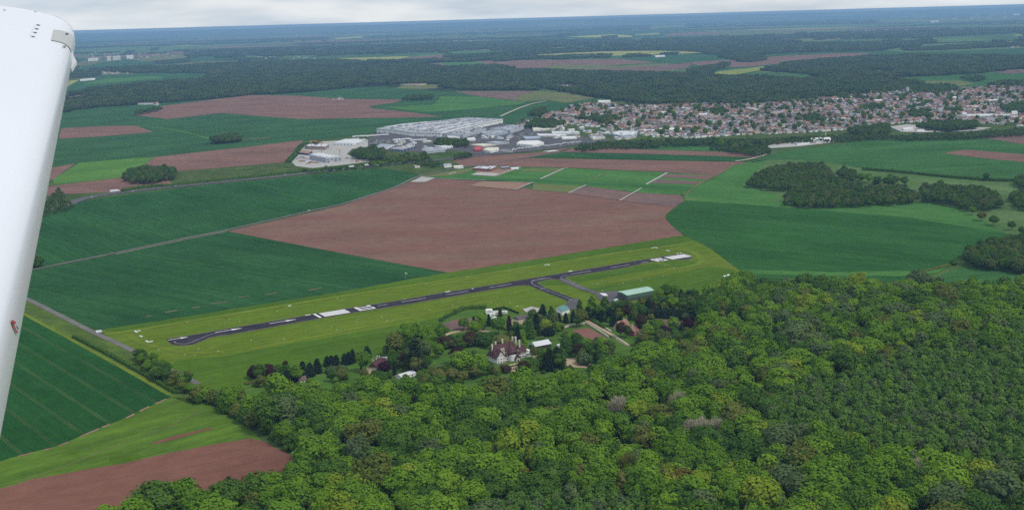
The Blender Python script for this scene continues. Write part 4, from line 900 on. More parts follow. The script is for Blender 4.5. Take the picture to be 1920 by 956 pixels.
# ------------------------------------------------------------------ trees of the estate and the airfield
EST = [
 ('cedar',779,697,31,'cedar',1.1,'tall blue green cedar on the lawn left of the mansion'),
 ('round',744,668,22,'olive',1.0,'olive tree leftmost of the clump behind the cedar'),
 ('round',762,655,24,'green',1.0,'tall green tree in the clump behind the cedar'),
 ('round',790,650,24,'green',1.1,'tall green tree rightmost of the clump behind the cedar'),
 ('round',796,676,19,'greygreen',.9,'pale grey green tree right of the cedar'),
 ('round',735,690,12,'dark',1.1,'low dark tree at the left foot of the cedar clump'),
 ('round',758,688,13,'russet',1.0,'russet low tree left of the cedar trunk'),
 ('round',800,690,12,'dark',1.1,'dark round tree right of the cedar trunk'),
 ('dome',858,686,17,'copper',1.0,'dark copper beech dome left of the mansion'),
 ('dome',866,706,22,'fresh',1.1,'bright green tree in front of the copper beech'),
 ('dome',897,706,20,'fresh',1.0,'bright green tree hiding the left mansion corner'),
 ('dome',945,657,15,'willow',1.3,'yellow green round tree behind the mansion roof'),
 ('dome',822,718,12,'willow',1.3,'pale yellow willow leftmost of three by the mansion drive'),
 ('dome',846,716,12,'willow',1.2,'pale yellow willow in the middle of three by the drive'),
 ('dome',868,720,11,'willow',1.0,'pale yellow willow rightmost of three by the mansion drive'),
 ('bushy',838,652,11,'russet',1.3,'russet shrub at the left end of the dark shrub row'),
 ('bushy',858,650,11,'dark',1.3,'dark shrub second from left in the row behind the lawn'),
 ('bushy',880,648,12,'russet',1.3,'russet shrub third in the row behind the lawn'),
 ('bushy',905,648,11,'dark',1.4,'dark shrub at the right end of the row behind the lawn'),
 ('round',870,620,14,'green',1.1,'green round tree beside the fallow plot'),
 ('oval',904,621,19,'fresh',1.0,'tall fresh green tree behind the fallow plot'),
 ('dome',935,628,17,'green',1.0,'round green tree in front of the white caravans'),
 ('conifer',889,620,15,'conifer',.9,'dark thin conifer between two green trees by the plot'),
 ('conifer',917,612,13,'conifer',.9,'dark conifer beside the white caravans'),
 ('conifer',955,620,16,'copper',.9,'plum brown conifer left of the gravel parking'),
 ('conifer',938,594,10,'russet',1.1,'small russet conifer behind the white caravans'),
 ('conifer',971,638,16,'conifer',.75,'black green cypress in front of the gravel parking'),
 ('poplar',983,658,18,'fresh',1.1,'slender fresh green tree right of the mansion chimneys'),
 ('conifer',994,635,20,'dark',1.2,'tall green spruce left of the yellow olive tree'),
 ('round',1024,628,17,'lime',1.0,'yellow olive tree behind the blue roofed barn'),
 ('dome',1028,640,13,'conifer',1.1,'dark spreading tree behind the blue roofed barn'),
 ('conifer',1018,598,16,'conifer',1.2,'dark pine left of the teal roofed shed'),
 ('conifer',1034,598,14,'dark',1.3,'green pine just left of the teal roofed shed'),
 ('conifer',1048,606,11,'conifer',1.3,'dark conifer in front of the teal roof, leftmost of three'),
 ('conifer',1061,606,11,'conifer',1.3,'dark conifer in front of the teal roof, middle of three'),
 ('conifer',1075,605,13,'conifer',1.3,'dark conifer in front of the teal roof, rightmost of three'),
 ('poplar',1087,594,18,'dark',1.5,'dark green poplar standing at the end of the taxiway'),
 ('poplar',1110,592,21,'green',1.9,'broad poplar left of a pair in front of the hangar'),
 ('poplar',1134,594,21,'dark',2.0,'broad poplar right of a pair in front of the hangar'),
 ('conifer',1101,600,14,'conifer',1.4,'dark conifer at the left end of the hangar conifer belt'),
 ('conifer',1115,601,13,'conifer',1.4,'dark conifer second in the hangar conifer belt'),
 ('conifer',1129,603,13,'conifer',1.4,'dark conifer third in the hangar conifer belt'),
 ('conifer',1144,602,15,'conifer',1.4,'dark conifer fourth in the hangar conifer belt'),
 ('conifer',1158,600,16,'conifer',1.4,'dark conifer fifth in the hangar conifer belt'),
 ('round',1172,600,17,'russet',.9,'brownish tree in front of the green hangar'),
 ('conifer',1188,600,18,'dark',1.4,'green conifer in front of the green hangar middle'),
 ('round',1203,598,16,'dark',.9,'dark broad tree in front of the green hangar right half'),
 ('conifer',1216,594,19,'conifer',1.3,'dark conifer at the right end of the green hangar'),
 ('conifer',1226,592,15,'russet',1.2,'russet conifer left of the big clipped hedge'),
 ('round',1163,634,15,'russet',1.0,'brown tree hiding the orange roofed cottage foot'),
 ('round',1176,634,12,'dark',.9,'dark tree between the orange and the brick cottage'),
 ('round',1201,626,19,'russet',.8,'tall brownish tree right of the brick cottage'),
 ('conifer',1016,692,20,'dark',1.4,'dark pine leftmost of the group by the drive'),
 ('conifer',1030,695,21,'conifer',1.3,'dark pine second of the group by the drive'),
 ('cedar',1044,694,22,'cedar',.9,'open crowned pine third of the group by the drive'),
 ('conifer',1053,692,21,'dark',1.0,'dark pine rightmost of the group by the drive'),
 ('round',1003,674,12,'olive',1.0,'olive tree below the blue roofed barn'),
 ('round',1066,652,14,'green',1.0,'green tree at the lower left corner of the clay court'),
 ('oval',1083,674,16,'russet',1.1,'brownish green tree below the clay court'),
 ('oval',1100,664,17,'fresh',1.1,'fresh green tree right below the clay court'),
 ('bushy',1094,684,10,'greygreen',1.2,'grey green bush beside the gravel turn'),
 ('conifer',1117,699,19,'conifer',.8,'narrow dark cypress at the right of the gravel turn'),
 ('oval',1133,676,16,'green',1.1,'green tree beside the lower garden path'),
 ('oval',1148,668,15,'dark',1.1,'dark green tree at the lower end of the garden path'),
 ('dome',1265,580,12,'fresh',1.3,'light green tree showing over the big clipped hedge'),
 ('dome',1286,604,9,'greygreen',1.0,'pale rounded tree in front of the big clipped hedge'),
 ('round',1292,626,16,'copper',1.0,'purple tree right of the ploughed garden plot'),
 ('conifer',1319,606,17,'copper',.9,'dark plum column at the right end of the hedge'),
 ('round',1236,566,15,'green',1.0,'green tree right of the hangar, first of a belt'),
 ('round',1250,563,17,'dark',1.0,'dark tree right of the hangar, second of a belt'),
 ('round',1264,560,16,'green',1.0,'green tree right of the hangar, third of a belt'),
 ('conifer',1277,564,13,'conifer',1.3,'dark conifer fourth of the belt right of the hangar'),
 ('conifer',1290,566,13,'conifer',1.3,'dark conifer fifth of the belt right of the hangar'),
 ('round',1303,567,14,'dark',1.0,'dark tree at the right end of the hangar belt'),
 ('bushy',475,709,10,'copper',1.0,'plum shrub at the left end of the conifer row'),
 ('bushy',490,707,11,'copper',1.0,'plum shrub second from the left in the conifer row'),
 ('bushy',505,707,11,'copper',1.0,'plum shrub third from the left in the conifer row'),
 ('bushy',520,703,9,'dark',1.1,'dark shrub fourth in the row left of the conifers'),
 ('conifer',539,722,14,'conifer',1.2,'dark conifer lowest in the row below the runway grass'),
 ('conifer',555,714,14,'conifer',1.3,'dark conifer left of the tall pair in the row'),
 ('conifer',569,712,17,'conifer',1.3,'tallest dark conifer of the row below the runway grass'),
 ('conifer',596,700,14,'conifer',1.4,'dark conifer standing right of the gap in the row'),
 ('conifer',614,687,10,'conifer',1.7,'dark conifer first of four close together in the row'),
 ('conifer',631,685,10,'conifer',1.6,'dark conifer second of four close together in the row'),
 ('conifer',647,684,11,'conifer',1.6,'dark conifer third of four close together in the row'),
 ('conifer',662,680,13,'conifer',1.2,'dark conifer fourth of four close together in the row'),
 ('conifer',689,670,11,'conifer',1.6,'dark conifer on its own behind the plum roofed cottage'),
 ('bushy',673,668,4,'dark',1.0,'small dark bush left of the lone conifer'),
 ('bushy',535,684,4,'russet',1.0,'small russet bush on the grass above the conifer row'),
 ('bushy',640,698,7,'greygreen',1.3,'grey green bush on the cottage lawn'),
 ('bushy',620,700,7,'greygreen',1.3,'grey green bush left on the cottage lawn'),
 ('conifer',678,700,8,'copper',.9,'small plum conifer beside the sandy terrace'),
 ('bushy',722,696,8,'copper',1.2,'purple bush right of the plum roofed cottage'),
 ('conifer',740,704,13,'conifer',.8,'narrow dark conifer left of the pale roofed shed'),
 ('bushy',792,700,5,'dark',.9,'small clipped dark bush on the mansion lawn'),
 ('bushy',490,724,7,'olive',1.6,'olive bush on the lawn left of the conifer row'),
 ('bushy',825,664,5,'greygreen',1.2,'round grey green bush on the mansion lawn'),
 ('bushy',930,700,6,'olive',1.4,'olive bush in front of the mansion drive'),
 ('bushy',948,698,6,'russet',1.5,'russet bush in front of the mansion drive'),
 ('bushy',985,692,7,'russet',1.6,'russet bush below the mansion gravel'),
 ('bushy',1000,694,6,'olive',1.5,'olive bush right below the mansion gravel'),
 ('round',822,672,15,'green',1.0,'green tree on the lawn between the cedar and the copper beech'),
 ('oval',828,640,15,'green',1.0,'green tree left of the fallow plot path'),
 ('conifer',1006,618,17,'conifer',1.2,'dark spruce between the mansion chimneys and the yellow olive tree'),
 ('oval',1046,628,15,'green',1.0,'green tree left of the low cream wall'),
 ('round',1060,664,15,'dark',1.0,'dark green tree below the white garden hut'),
 ('conifer',1150,612,15,'conifer',1.3,'dark conifer right of the hedge at the path top'),
 ('round',1140,598,15,'dark',1.0,'dark broad tree behind the conifer at the path top'),
 ('round',1216,640,16,'fresh',1.1,'fresh green tree below the grey lean-to'),
 ('round',1236,628,15,'green',1.1,'green tree below the ploughed garden plot'),
 ('round',1264,622,15,'fresh',1.1,'fresh tree in front of the ploughed garden plot'),
 ('conifer',1236,590,13,'russet',1.2,'russet conifer at the left end of the clipped hedge'),
 ('round',1130,664,17,'fresh',1.0,'bright tree between the gravel turn and the garden path'),
 ('conifer',582,706,13,'conifer',1.5,'dark conifer left of the gap in the row'),
 ('conifer',546,717,12,'conifer',1.5,'dark conifer between the two lowest of the row'),
 ('conifer',622,688,11,'conifer',1.5,'dark conifer squeezed between first and second of the close four'),
 ('conifer',655,683,12,'conifer',1.4,'dark conifer squeezed between third and fourth of the close four'),
 # hedgerow trees east of the airfield
 ('dome',1823,404,13,'green',1.0,'green hedgerow tree topmost in the row beside the wheat'),
 ('dome',1841,415,14,'olive',1.1,'olive hedgerow tree second in the row beside the wheat'),
 ('dome',1862,424,15,'dark',1.1,'dark round hedgerow tree third in the row beside the wheat'),
 ('dome',1897,432,12,'dark',1.1,'dark hedgerow tree fourth in the row beside the wheat'),
 ('dome',1915,441,11,'dark',1.0,'dark hedgerow tree at the lower end of the row'),
 ('bushy',1788,497,6,'dark',1.2,'lone dark bush at the wheat corner'),
 ('dome',1848,340,14,'dark',.9,'lone dark tree standing out of the far hedge line'),
 ('bushy',65,501,14,'dark',1.3,'dark bush beside the wing at the track end')]
for (kd, x, y, h, col, wd, lb) in EST:
    tree(kd, at(x, y), h, col, lb, wide=wd)

# ------------------------------------------------------------------ hedges
def hedge(pts, width, height, col, label, k=4, leaf=.35, dens=7.0, seed=0, name='hedge'):
    r = np.random.default_rng(seed + int(pts[0][0])); P = [(p.x, p.y) for p in Gs(pts)]
    if k > 1 and len(P) > 2: P = spline(P, k)
    V = []; F = []; nb = 0
    L, Rr = ribbon_pts(P, width * .8); core = MB()
    for i in range(len(P) - 1):
        q = [(L[i].x, L[i].y), (Rr[i].x, Rr[i].y), (Rr[i + 1].x, Rr[i + 1].y), (L[i + 1].x, L[i + 1].y)]; core.prism(q, -.1, height * .82)
        a = np.array(P[i][:2]); b = np.array(P[i + 1][:2]); ln = np.linalg.norm(b - a)
        n = max(8, int(ln * dens)); t = r.uniform(0, 1, n); d = (b - a) / max(ln, 1e-6); nn = np.array([-d[1], d[0]])
        ang = r.uniform(-.2, math.pi + .2, n); bump = 1 + .22 * np.sin(t * ln * .9 + i * 1.7) + r.uniform(-.1, .1, n)
        off = np.cos(ang) * width / 2 * bump; z = np.clip(np.sin(ang), 0, 1) ** .6 * height * bump * .95 + r.uniform(0, .3, n)
        pp = a + t[:, None] * (b - a) + off[:, None] * nn
        N3 = np.stack([nn[0] * np.cos(ang), nn[1] * np.cos(ang), np.sin(ang) + .3], 1) + r.normal(size=(n, 3)) * .4
        v, f = quads(np.stack([pp[:, 0], pp[:, 1], z], 1), norm(N3), r.uniform(leaf * .8, leaf * 1.8, n), r); V.append(v); F += [tuple(x + nb) for x in f]; nb += len(v)
    V = np.concatenate(V); Fc = [tuple(x + nb for x in f) for f in core.F]
    o = link(bpy.data.objects.new(name, mesh_from(name, list(map(tuple, V)) + core.V, F + Fc, FOL[col])))
    return tag(o, label, 'hedge')
hedge([(138,632),(200,664),(260,697),(330,738)], 4, 3.2, 'dark', 'long dark hedge between the lower wheat and the country road')
hedge([(826,604),(838,596),(852,590)], 4, 4, 'dark', 'dark hedge along the left side of the fallow plot')
hedge([(852,590),(866,583),(885,580),(912,580)], 4.5, 5, 'dark', 'dark hedge along the top of the fallow plot')
hedge([(918,583),(945,578.5),(972,589)], 1.2, 2.2, 'conifer', 'thin dark clipped hedge behind the white caravans', k=1)
hedge([(1232,596),(1303,601)], 9, 10, 'conifer', 'big clipped dark green hedge block beside the ploughed garden plot', k=1, dens=40, leaf=.5)
hedge([(1103,599),(1117,606),(1136,617)], 5, 3.2, 'dark', 'dark hedge along the upper side of the garden path')
hedge([(1618,319),(1700,325.5),(1770,333),(1850,339),(1905,341)], 7, 5, 'dark', 'long dark hedge across the meadow below the far wheat', dens=5, leaf=.7)
hedge([(1728,378.5),(1765,386),(1802,393)], 2.5, 2.0, 'dark', 'thin dark hedge on the top edge of the light wheat band')
hedge([(1715,513),(1745,507),(1780,498)], 4, 2.5, 'olive', 'scrubby olive hedge along the bottom wheat corner')
hedge([(826,609),(832,616),(840,622)], 3, 2.5, 'dark', 'short dark hedge at the lower left of the fallow plot')
hedge([(952,690),(988,681),(997,675)], 2.5, 1.4, 'dark', 'low clipped hedge along the mansion front terrace')
hedge([(1098,652),(1115,648),(1130,650)], 3, 3, 'conifer', 'dark hedge along the lower side of the clay court')
hedge([(459,722),(480,718),(500,715)], 4, 2.5, 'olive', 'olive hedge on the lawn left of the conifers')
hedge([(230,360),(270,353),(305,350)], 8, 6, 'dark', 'dark bushes along the highway behind the parked lorry', dens=6, leaf=.7)
hedge([(305,351),(400,341),(500,330.5),(560,323.5),(640,315.5),(690,309)], 8, 5, 'dark', 'long dark hedge along the far side of the highway', dens=5, leaf=.8)
hedge([(690,309),(730,305),(775,301)], 8, 4, 'green', 'tall green hedge between highway and the scrub field', dens=6, leaf=.8)
hedge([(540,306),(555,290),(566,276),(600,268)], 12, 7, 'dark', 'dark shelter belt around the concrete works', dens=6, leaf=.9)

# ------------------------------------------------------------------ woods farther off
fk = np.random.default_rng(99); FK = [(fk.uniform(-1, 1) / 300, fk.uniform(-1, 1) / 480, fk.uniform(0, 6.28)) for _ in range(9)]
def broken(P):
    return sum(np.sin(P[:, 0] * a + P[:, 1] * b + c_) for a, b, c_ in FK) / 3
def wood(polys, spacing, key, label, seed, scale=1.0, z=6.0, holes=(), hscale=(.75, 1.05), gap=None):
    W = [poly(p, z) for p in polys]; P, r = scatter(W, spacing, .45, [poly(h, 0) for h in holes], seed)
    if gap is not None: P = P[broken(P) > gap]
    n = len(P)
    if n == 0: return None
    s = r.uniform(hscale[0], hscale[1], n) * scale
    return mass('woodland', np.concatenate([P, np.zeros((n, 1))], 1), r.uniform(0, 6.28, n), np.stack([s * 1.1, s * 1.1, s * r.uniform(.85, 1.1, n)], 1), r.integers(0, LIB[key][1], n), key, label)
wood([[(250,668),(285,676),(325,706),(350,722),(358,742),(335,738),(280,706)]], 5.0, 'small', 'overgrown thicket between the country road and the hedge', 57, .55, 0)
wood([[(318,712),(352,716),(372,736),(352,748)]], 6.0, 'small', 'tall green thicket where the hedge meets the wood', 58, .7, 0)
wood([[(1402,347),(1412,334),(1440,318),(1480,310),(1530,309),(1556,320),(1575,342),(1610,351),(1660,352),(1722,362),(1722,376),(1650,381),(1560,385),(1500,386),(1470,380),(1480,362),(1490,355),(1440,352)]], 9.5, 'midwood', 'wood in two dense clumps above the light wheat band', 31, .72)
wood([[(1728,350),(1760,346),(1790,352),(1840,354),(1872,366),(1884,384),(1856,390),(1818,392),(1786,380),(1730,374)]], 9.5, 'midwood', 'grey green clump of trees right of the larger wood', 32, .72)
wood([[(1812,494),(1812,476),(1850,458),(1890,452),(1930,456),(2060,462),(2060,528),(1920,508),(1860,500)]], 9.0, 'midwood', 'dark wood at the right picture edge above the forest', 33, .85)
wood([[(1890,368),(1920,362),(2060,366),(2060,400),(1905,388)]], 9.5, 'midwood', 'clump of trees at the right picture edge in the meadow', 34, .72)
wood([[(1900,338),(1930,330),(2060,330),(2060,352),(1910,350)]], 9.5, 'midwood', 'dark trees at the right end of the meadow hedge', 35, .75)
wood([[(1570,326),(1580,312),(1600,322),(1614,334),(1606,342)]], 9.0, 'midwood', 'small clump of trees between meadow and hedge', 36, .62)
wood([[(1612,336),(1660,336),(1700,340),(1706,346),(1650,346)]], 14.0, 'small', 'scattered bushes in the meadow behind the wood', 37, .9)
wood([[(228,336),(240,322),(280,316),(326,320),(328,332),(290,340),(250,341)]], 9.5, 'midwood', 'dark island of trees between the ploughed fields and the highway', 38, .8)
wood([[(397,264),(420,257),(448,255),(456,262),(430,266),(400,267)]], 10, 'midwood', 'small dark copse in the far wheat by a grass track', 39, .9)
wood([[(660,293),(672,283),(700,280),(722,286),(718,296),(690,299)]], 10, 'midwood', 'dark round copse beside the concrete works', 40, .85)
wood([[(60,400),(98,360),(110,352),(125,370),(140,384),(120,392),(90,400)]], 10, 'midwood', 'dark trees at the road bend beside the wing', 41, .38)
wood([[(778,308),(790,302),(815,301),(832,305),(812,312)]], 11, 'midwood', 'dark trees around the houses by the highway', 42, .5)
wood([[(845,298),(856,290),(880,288),(885,293)]], 10, 'midwood', 'dark trees in front of the business park', 43, .6)
wood([[(816,272),(824,262),(880,266),(876,274)]], 12, 'midwood', 'row of dark poplars and trees inside the works yard', 44, .8)
wood([[(1075,278),(1090,270),(1130,266),(1180,264),(1240,264),(1235,274),(1180,277),(1130,277),(1090,282)]], 10, 'midwood', 'belt of trees between the fields and the business park', 45, .5)
wood([[(1240,272),(1250,262),(1340,262),(1420,262),(1440,268),(1345,270)],[(1345,278),(1360,270),(1400,272),(1440,274),(1446,286),(1420,290),(1370,285)]], 10, 'midwood', 'dark trees below the town by the green strip', 46, .58)
wood([[(1400,262),(1480,258),(1580,254),(1660,250),(1668,258),(1580,264),(1480,266),(1430,270)]], 10, 'midwood', 'tree belt along the lower edge of the town', 47, .5)
wood([[(1590,246),(1620,240),(1665,236),(1668,250),(1620,254)]], 10, 'midwood', 'tall dark trees at the town edge left of the sports ground', 48, .9)
wood([[(1660,256),(1720,252),(1800,250),(1870,246),(1930,240),(2060,232),(2060,246),(1920,252),(1800,259),(1690,262)]], 10, 'midwood', 'tree belt below the sports ground and the town end', 49, .55)
wood([[(1720,240),(1745,232),(1830,231),(1836,238),(1780,244)]], 9, 'midwood', 'dark block of trees right of the sports ground', 50, .85)
wood([[(1880,207),(1895,198),(1990,196),(1990,212),(1900,212)]], 10, 'midwood', 'dark trees at the right end of the town', 51, .9)
wood([[(990,216),(1000,208),(1022,204),(1024,214)],[(985,238),(1000,226),(1060,230),(1040,240)]], 10, 'midwood', 'dark trees at the left end of the town', 52, .8)
wood([[(540,316),(585,318),(700,306),(790,292),(800,298),(700,312),(600,322)]], 14, 'small', 'scrub bushes along the concrete works', 53, .55)
wood([[(700,300),(740,292),(800,290),(810,296),(760,303)]], 12, 'small', 'green scrub thicket in front of the car park', 54, .65)
wood([[(1330,262),(1420,280),(1330,278)],[(1200,268),(1230,264),(1235,272),(1205,276)]], 16, 'small', 'bushes on the green below the town', 55, 1.0)
# big forests of the middle distance, as closed canopy
CLEAR = [[(735,113),(790,103),(860,96),(945,92.5),(950,100),(890,106),(838,105),(836,111),(905,118.5),(915,124),(850,126),(815,117),(765,119),(725,118)],
         [(985,132),(1040,123),(1120,122),(1190,127),(1300,117),(1290,130),(1205,139),(1080,135)],
         [(1165,111),(1290,102),(1380,105),(1500,99),(1680,95),(1640,105),(1480,119),(1430,133),(1360,146),(1290,141),(1280,122)],
         [(1600,132),(1640,131),(1690,136),(1665,140),(1610,137)], [(1018,166),(1030,160),(1085,160),(1090,166),(1050,169)], [(745,165),(765,158),(830,158),(835,164)],
         [(110,172),(150,150),(180,142),(290,137),(400,139),(380,151),(250,161),(150,171)], [(460,108),(500,102),(600,104),(590,109),(500,114)], [(100,190),(127,182),(170,175),(168,183),(120,193)], [(955,134),(965,128),(1000,127),(1000,134)]]
wood([[(60,222),(165,203.5),(250,197.5),(310,193),(380,188),(480,178),(560,174),(640,166),(700,159),(760,158),(840,166),(900,170),(1003,171),(1010,165),(1090,178),(1130,185),(1200,195),(1300,197),(1400,196),(1470,193),(1530,187),(1600,180),(1650,172),(1710,166),(1730,160),(1690,152),(1600,148),(1500,152),(1430,148),(1370,147),(1290,142),(1210,140),(1080,136),(990,133),(930,125),(840,128),(760,122),(690,124),(560,132),(480,137),(400,146),(300,158),(220,162),(160,172),(60,192)]], 34, 'canopy', 'great dark forest stretching behind the fields and the town', 60, 1.0, 0, CLEAR, (.75, 1.05))
wood([[(195,134),(260,128),(330,122),(400,121),(470,113),(560,104),(640,95),(700,90),(780,84),(900,80),(1000,81),(1100,78),(1250,72),(1420,76),(1560,82),(1660,86),(1720,82),(1722,87),(1650,93),(1665,99),(1560,101),(1440,105),(1380,106),(1290,104),(1170,112),(1100,118),(1000,122),(960,126),(840,128),(760,122),(690,124),(560,132),(480,137),(400,146),(340,142),(260,138)]], 42, 'canopy', 'hazy forest band beyond the farther clearings', 61, 1.15, 0, CLEAR, (.75, 1.05), .12)
wood([[(1432,134),(1480,120),(1560,113),(1640,108),(1720,105),(1830,107),(1920,108),(2060,106),(2060,128),(1900,131),(1840,138),(1790,141),(1700,145),(1600,149),(1550,148),(1500,140)]], 36, 'canopy', 'broad forest on the right beyond the town', 62, 1.0, 0, CLEAR, (.75, 1.05), -.9)
wood([[(135,148),(185,144),(182,135),(135,138)],[(293,118),(350,112),(352,117),(300,121)],[(840,108),(900,103),(960,101),(960,107),(900,110)],[(1292,135),(1360,121),(1362,125),(1340,133),(1320,142)],[(1350,108),(1400,104),(1432,107),(1430,112),(1380,114)],[(1720,80),(1745,77),(1745,80),(1722,82.5)],[(1690,93),(1760,90),(1840,84),(1930,83),(1930,88),(1840,91),(1760,95),(1700,96)],[(1380,116),(1430,110),(1432,114),(1400,118)],[(1860,162),(1880,156),(1930,158),(1930,166)],[(1130,70),(1155,68),(1156,71),(1135,72)],[(1045,66),(1080,63),(1080,66),(1050,69)]], 30, 'canopy', 'dark copses dotted over the far fields', 63, .95, 0)
wood([[(1700,170),(1730,164),(1790,164),(1800,172),(1760,178),(1720,177)],[(1800,150),(1830,146),(1850,150),(1830,156)],[(252,216),(300,206),(305,208),(258,218)],[(755,189),(770,184),(812,184),(812,187),(775,191)],[(1640,173),(1700,164),(1712,170),(1660,178)]], 16, 'midwood', 'tree groups between the town church and the far fields', 64, .9, 0)
# hazy forest bands towards the horizon
rf = np.random.default_rng(77); Pf = []; Sf = []
for _ in range(48):
    y = rf.uniform(9000, 36000) if rf.uniform() < .6 else rf.uniform(8500, 16000); x = rf.uniform(-.62, .62) * y; a = rf.uniform(700, 2600) * (y / 14000) ** .5; b = a * rf.uniform(.18, .4); m = int(min(260, a * b * 3.14 / (95 * 95)))
    q = rf.normal(size=(m, 2)) * .5; Pf.append(np.stack([x + q[:, 0] * a, y + q[:, 1] * b], 1)); Sf.append(np.full(m, y))
Pf = np.concatenate(Pf); kp = (Pf[:, 1] > 8300)
for hp in ([(140,132),(140,104),(350,96),(350,122)],[(615,66),(690,66),(690,80),(615,82)],[(1055,62),(1240,58),(1240,74),(1055,78)],[(1215,45),(1290,44),(1290,58),(1215,60)],[(1640,34),(1900,22),(1900,40),(1640,48)],[(230,60),(400,58),(400,70),(230,72)],[(480,62),(600,58),(600,66),(480,70)],[(830,50),(980,46),(980,54),(830,60)],[(1330,30),(1500,27),(1500,38),(1330,42)],[(1745,70),(1920,62),(1920,78),(1745,84)]): kp &= ~inside(Pf, poly(hp))
Pf = Pf[kp]; n = len(Pf)
zf = np.where(Pf[:, 1] > 38000, (Pf[:, 1] - 38000) / 16000 * 150, 0)
mass('woodland', np.concatenate([Pf, zf[:, None]], 1), rf.uniform(0, 6.28, n), np.stack([np.full(n, 2.3), np.full(n, 2.3), rf.uniform(.9, 1.3, n)], 1), rf.integers(0, LIB['canopy'][1], n), 'canopy', 'blue hazy forest bands along the horizon')

# shrubs and smaller trees filling the grounds of the estate
EH = [[(690,700),(680,690),(700,668),(728,672),(730,700)],[(900,690),(905,655),(975,648),(1012,668),(1000,700),(940,704)],[(985,652),(1000,640),(1040,634),(1040,652),(1010,660)],[(1060,622),(1104,611),(1146,634),(1134,650),(1096,648)],[(1086,602),(1100,590),(1205,655),(1175,685),(1120,650)],[(1150,632),(1150,604),(1215,600),(1225,640),(1180,650)],[(1220,614),(1228,594),(1312,596),(1306,616)],[(1040,592),(1040,570),(1095,565),(1095,596)],[(1120,560),(1160,540),(1235,540),(1235,566),(1180,572),(1140,575)],[(905,600),(912,580),(990,586),(990,630),(950,618)],[(1040,592),(1040,570),(1095,565),(1095,604),(1040,610)],[(825,612),(870,596),(905,600),(905,630),(840,634)]]
wood([[(982,602),(1012,590),(1042,600),(1052,614),(1040,632),(1000,634)],[(1056,642),(1110,648),(1152,652),(1165,688),(1112,694),(1070,668)],[(1140,636),(1210,642),(1290,612),(1314,640),(1240,668),(1180,684)],[(1226,566),(1300,560),(1314,574),(1240,580)],[(722,660),(800,655),(815,684),(770,694),(725,694)],[(1140,580),(1180,574),(1230,568),(1230,600),(1150,604)],[(830,644),(912,642),(916,654),(832,660)],[(1090,590),(1150,590),(1150,606),(1110,604)]], 9.5, 'midwood', 'mixed trees filling the grounds around the mansion and cottages', 72, .58, 0, EH, (.55, 1.05))
wood([[(600,712),(690,694),(760,690),(820,690),(930,694),(1010,690),(1110,690),(1110,712),(950,716),(800,730),(640,726)],[(826,612),(912,600),(975,600),(975,640),(830,650)],[(470,716),(600,704),(600,716),(480,728)],[(1040,600),(1310,566),(1314,640),(1200,660),(1060,680)]], 13, 'small', 'shrubs dotted through the estate gardens', 73, .75, 0, EH, (.5, 1.1))

# ------------------------------------------------------------------ buildings
def orient(a, b):
    A, B = G(*a), G(*b); return math.atan2(B.y - A.y, B.x - A.x)
def part(parent, name, mats, fn, smooth=False):
    mb = MB(); fn(mb); return mb.build(name, mats, parent, smooth)
_wm = {}
def window_row(parent, P0, P1, z, n, w=1.4, h=1.5, out=0.06, skip=()):
    """n windows spread over a wall from P0 to P1 (local plan points), each with its own frame"""
    dx, dy = P1[0] - P0[0], P1[1] - P0[1]; L = math.hypot(dx, dy); ang = math.atan2(dy, dx); nx, ny = dy / L, -dx / L
    key = (w, h)
    if key not in _wm:
        a = MB(); a.box((0, 0, 0), (w, .10, h)); b = MB()
        for sx in (-1, 1): b.box((sx * (w / 2 + .08), -.02, 0), (.16, .16, h + .32))
        for sz in (-1, 1): b.box((0, -.02, sz * (h / 2 + .08)), (w, .16, .16))
        b.box((0, -.03, 0), (.1, .14, h)); _wm[key] = (a.mesh('window', M['window']), b.mesh('window_frame', M['white']))
    for k in range(n):
        if k in skip: continue
        t = (k + .5) / n; o = link(bpy.data.objects.new('window', _wm[key][0]), parent); o.location = (P0[0] + dx * t + nx * out, P0[1] + dy * t + ny * out, z); o.rotation_euler = (0, 0, ang)
        link(bpy.data.objects.new('frame', _wm[key][1]), o)

# ---- the mansion
ang = orient((923, 684), (990, 670)); p = G(956, 677)
man = empty('mansion', (p.x, p.y, 0), ang)
tag(man, 'large old mansion with plum tiled roofs, pale walls and tall chimneys', 'house')
part(man, 'wall', M['white'], lambda b: (b.box((-2, 7, 2.6), (26, 13, 5.4)), b.box((-10.5, -.6, 3.0), (8.5, 4, 6.2)), b.box((3.6, -.4, 2.6), (6, 3, 5.2))))
part(man, 'annex_wall', M['white'], lambda b: (b.box((15, 5, 2.9), (8.6, 9, 6.0)), b.box((20.6, 3.6, 2.6), (5.5, 6.5, 5.4))))
roof = part(man, 'roof', M['tile_purple'], lambda b: (b.gable((-2, 7), (26, 13), 5.3, 15.6, hip=4.0, over=.9), b.gable((5, 6.4), (9, 12), 5.9, 16.4, hip=4.2, over=.7)))
def cross_gable(b, cx, y0, y1, half, zb, zr, over=.5):
    V = [(cx - half - over, y0 - over, zb), (cx, y0 - over, zr), (cx + half + over, y0 - over, zb), (cx - half - over, y1, zb), (cx, y1, zr), (cx + half + over, y1, zb)]
    b.add(V, [(0, 3, 4, 1), (1, 4, 5, 2)]); V2 = [(v[0], v[1], v[2] - .28) for v in V]; b.add(V2, [(1, 4, 3, 0), (2, 5, 4, 1)])
    b.add([V[0], V[1], V2[1], V2[0]], [(0, 1, 2, 3)][::-1]); b.add([V[1], V[2], V2[2], V2[1]], [(0, 1, 2, 3)])
part(man, 'gable_roof', M['tile_purple'], lambda b: cross_gable(b, -10.5, -2.8, 7, 4.3, 5.9, 12.4))
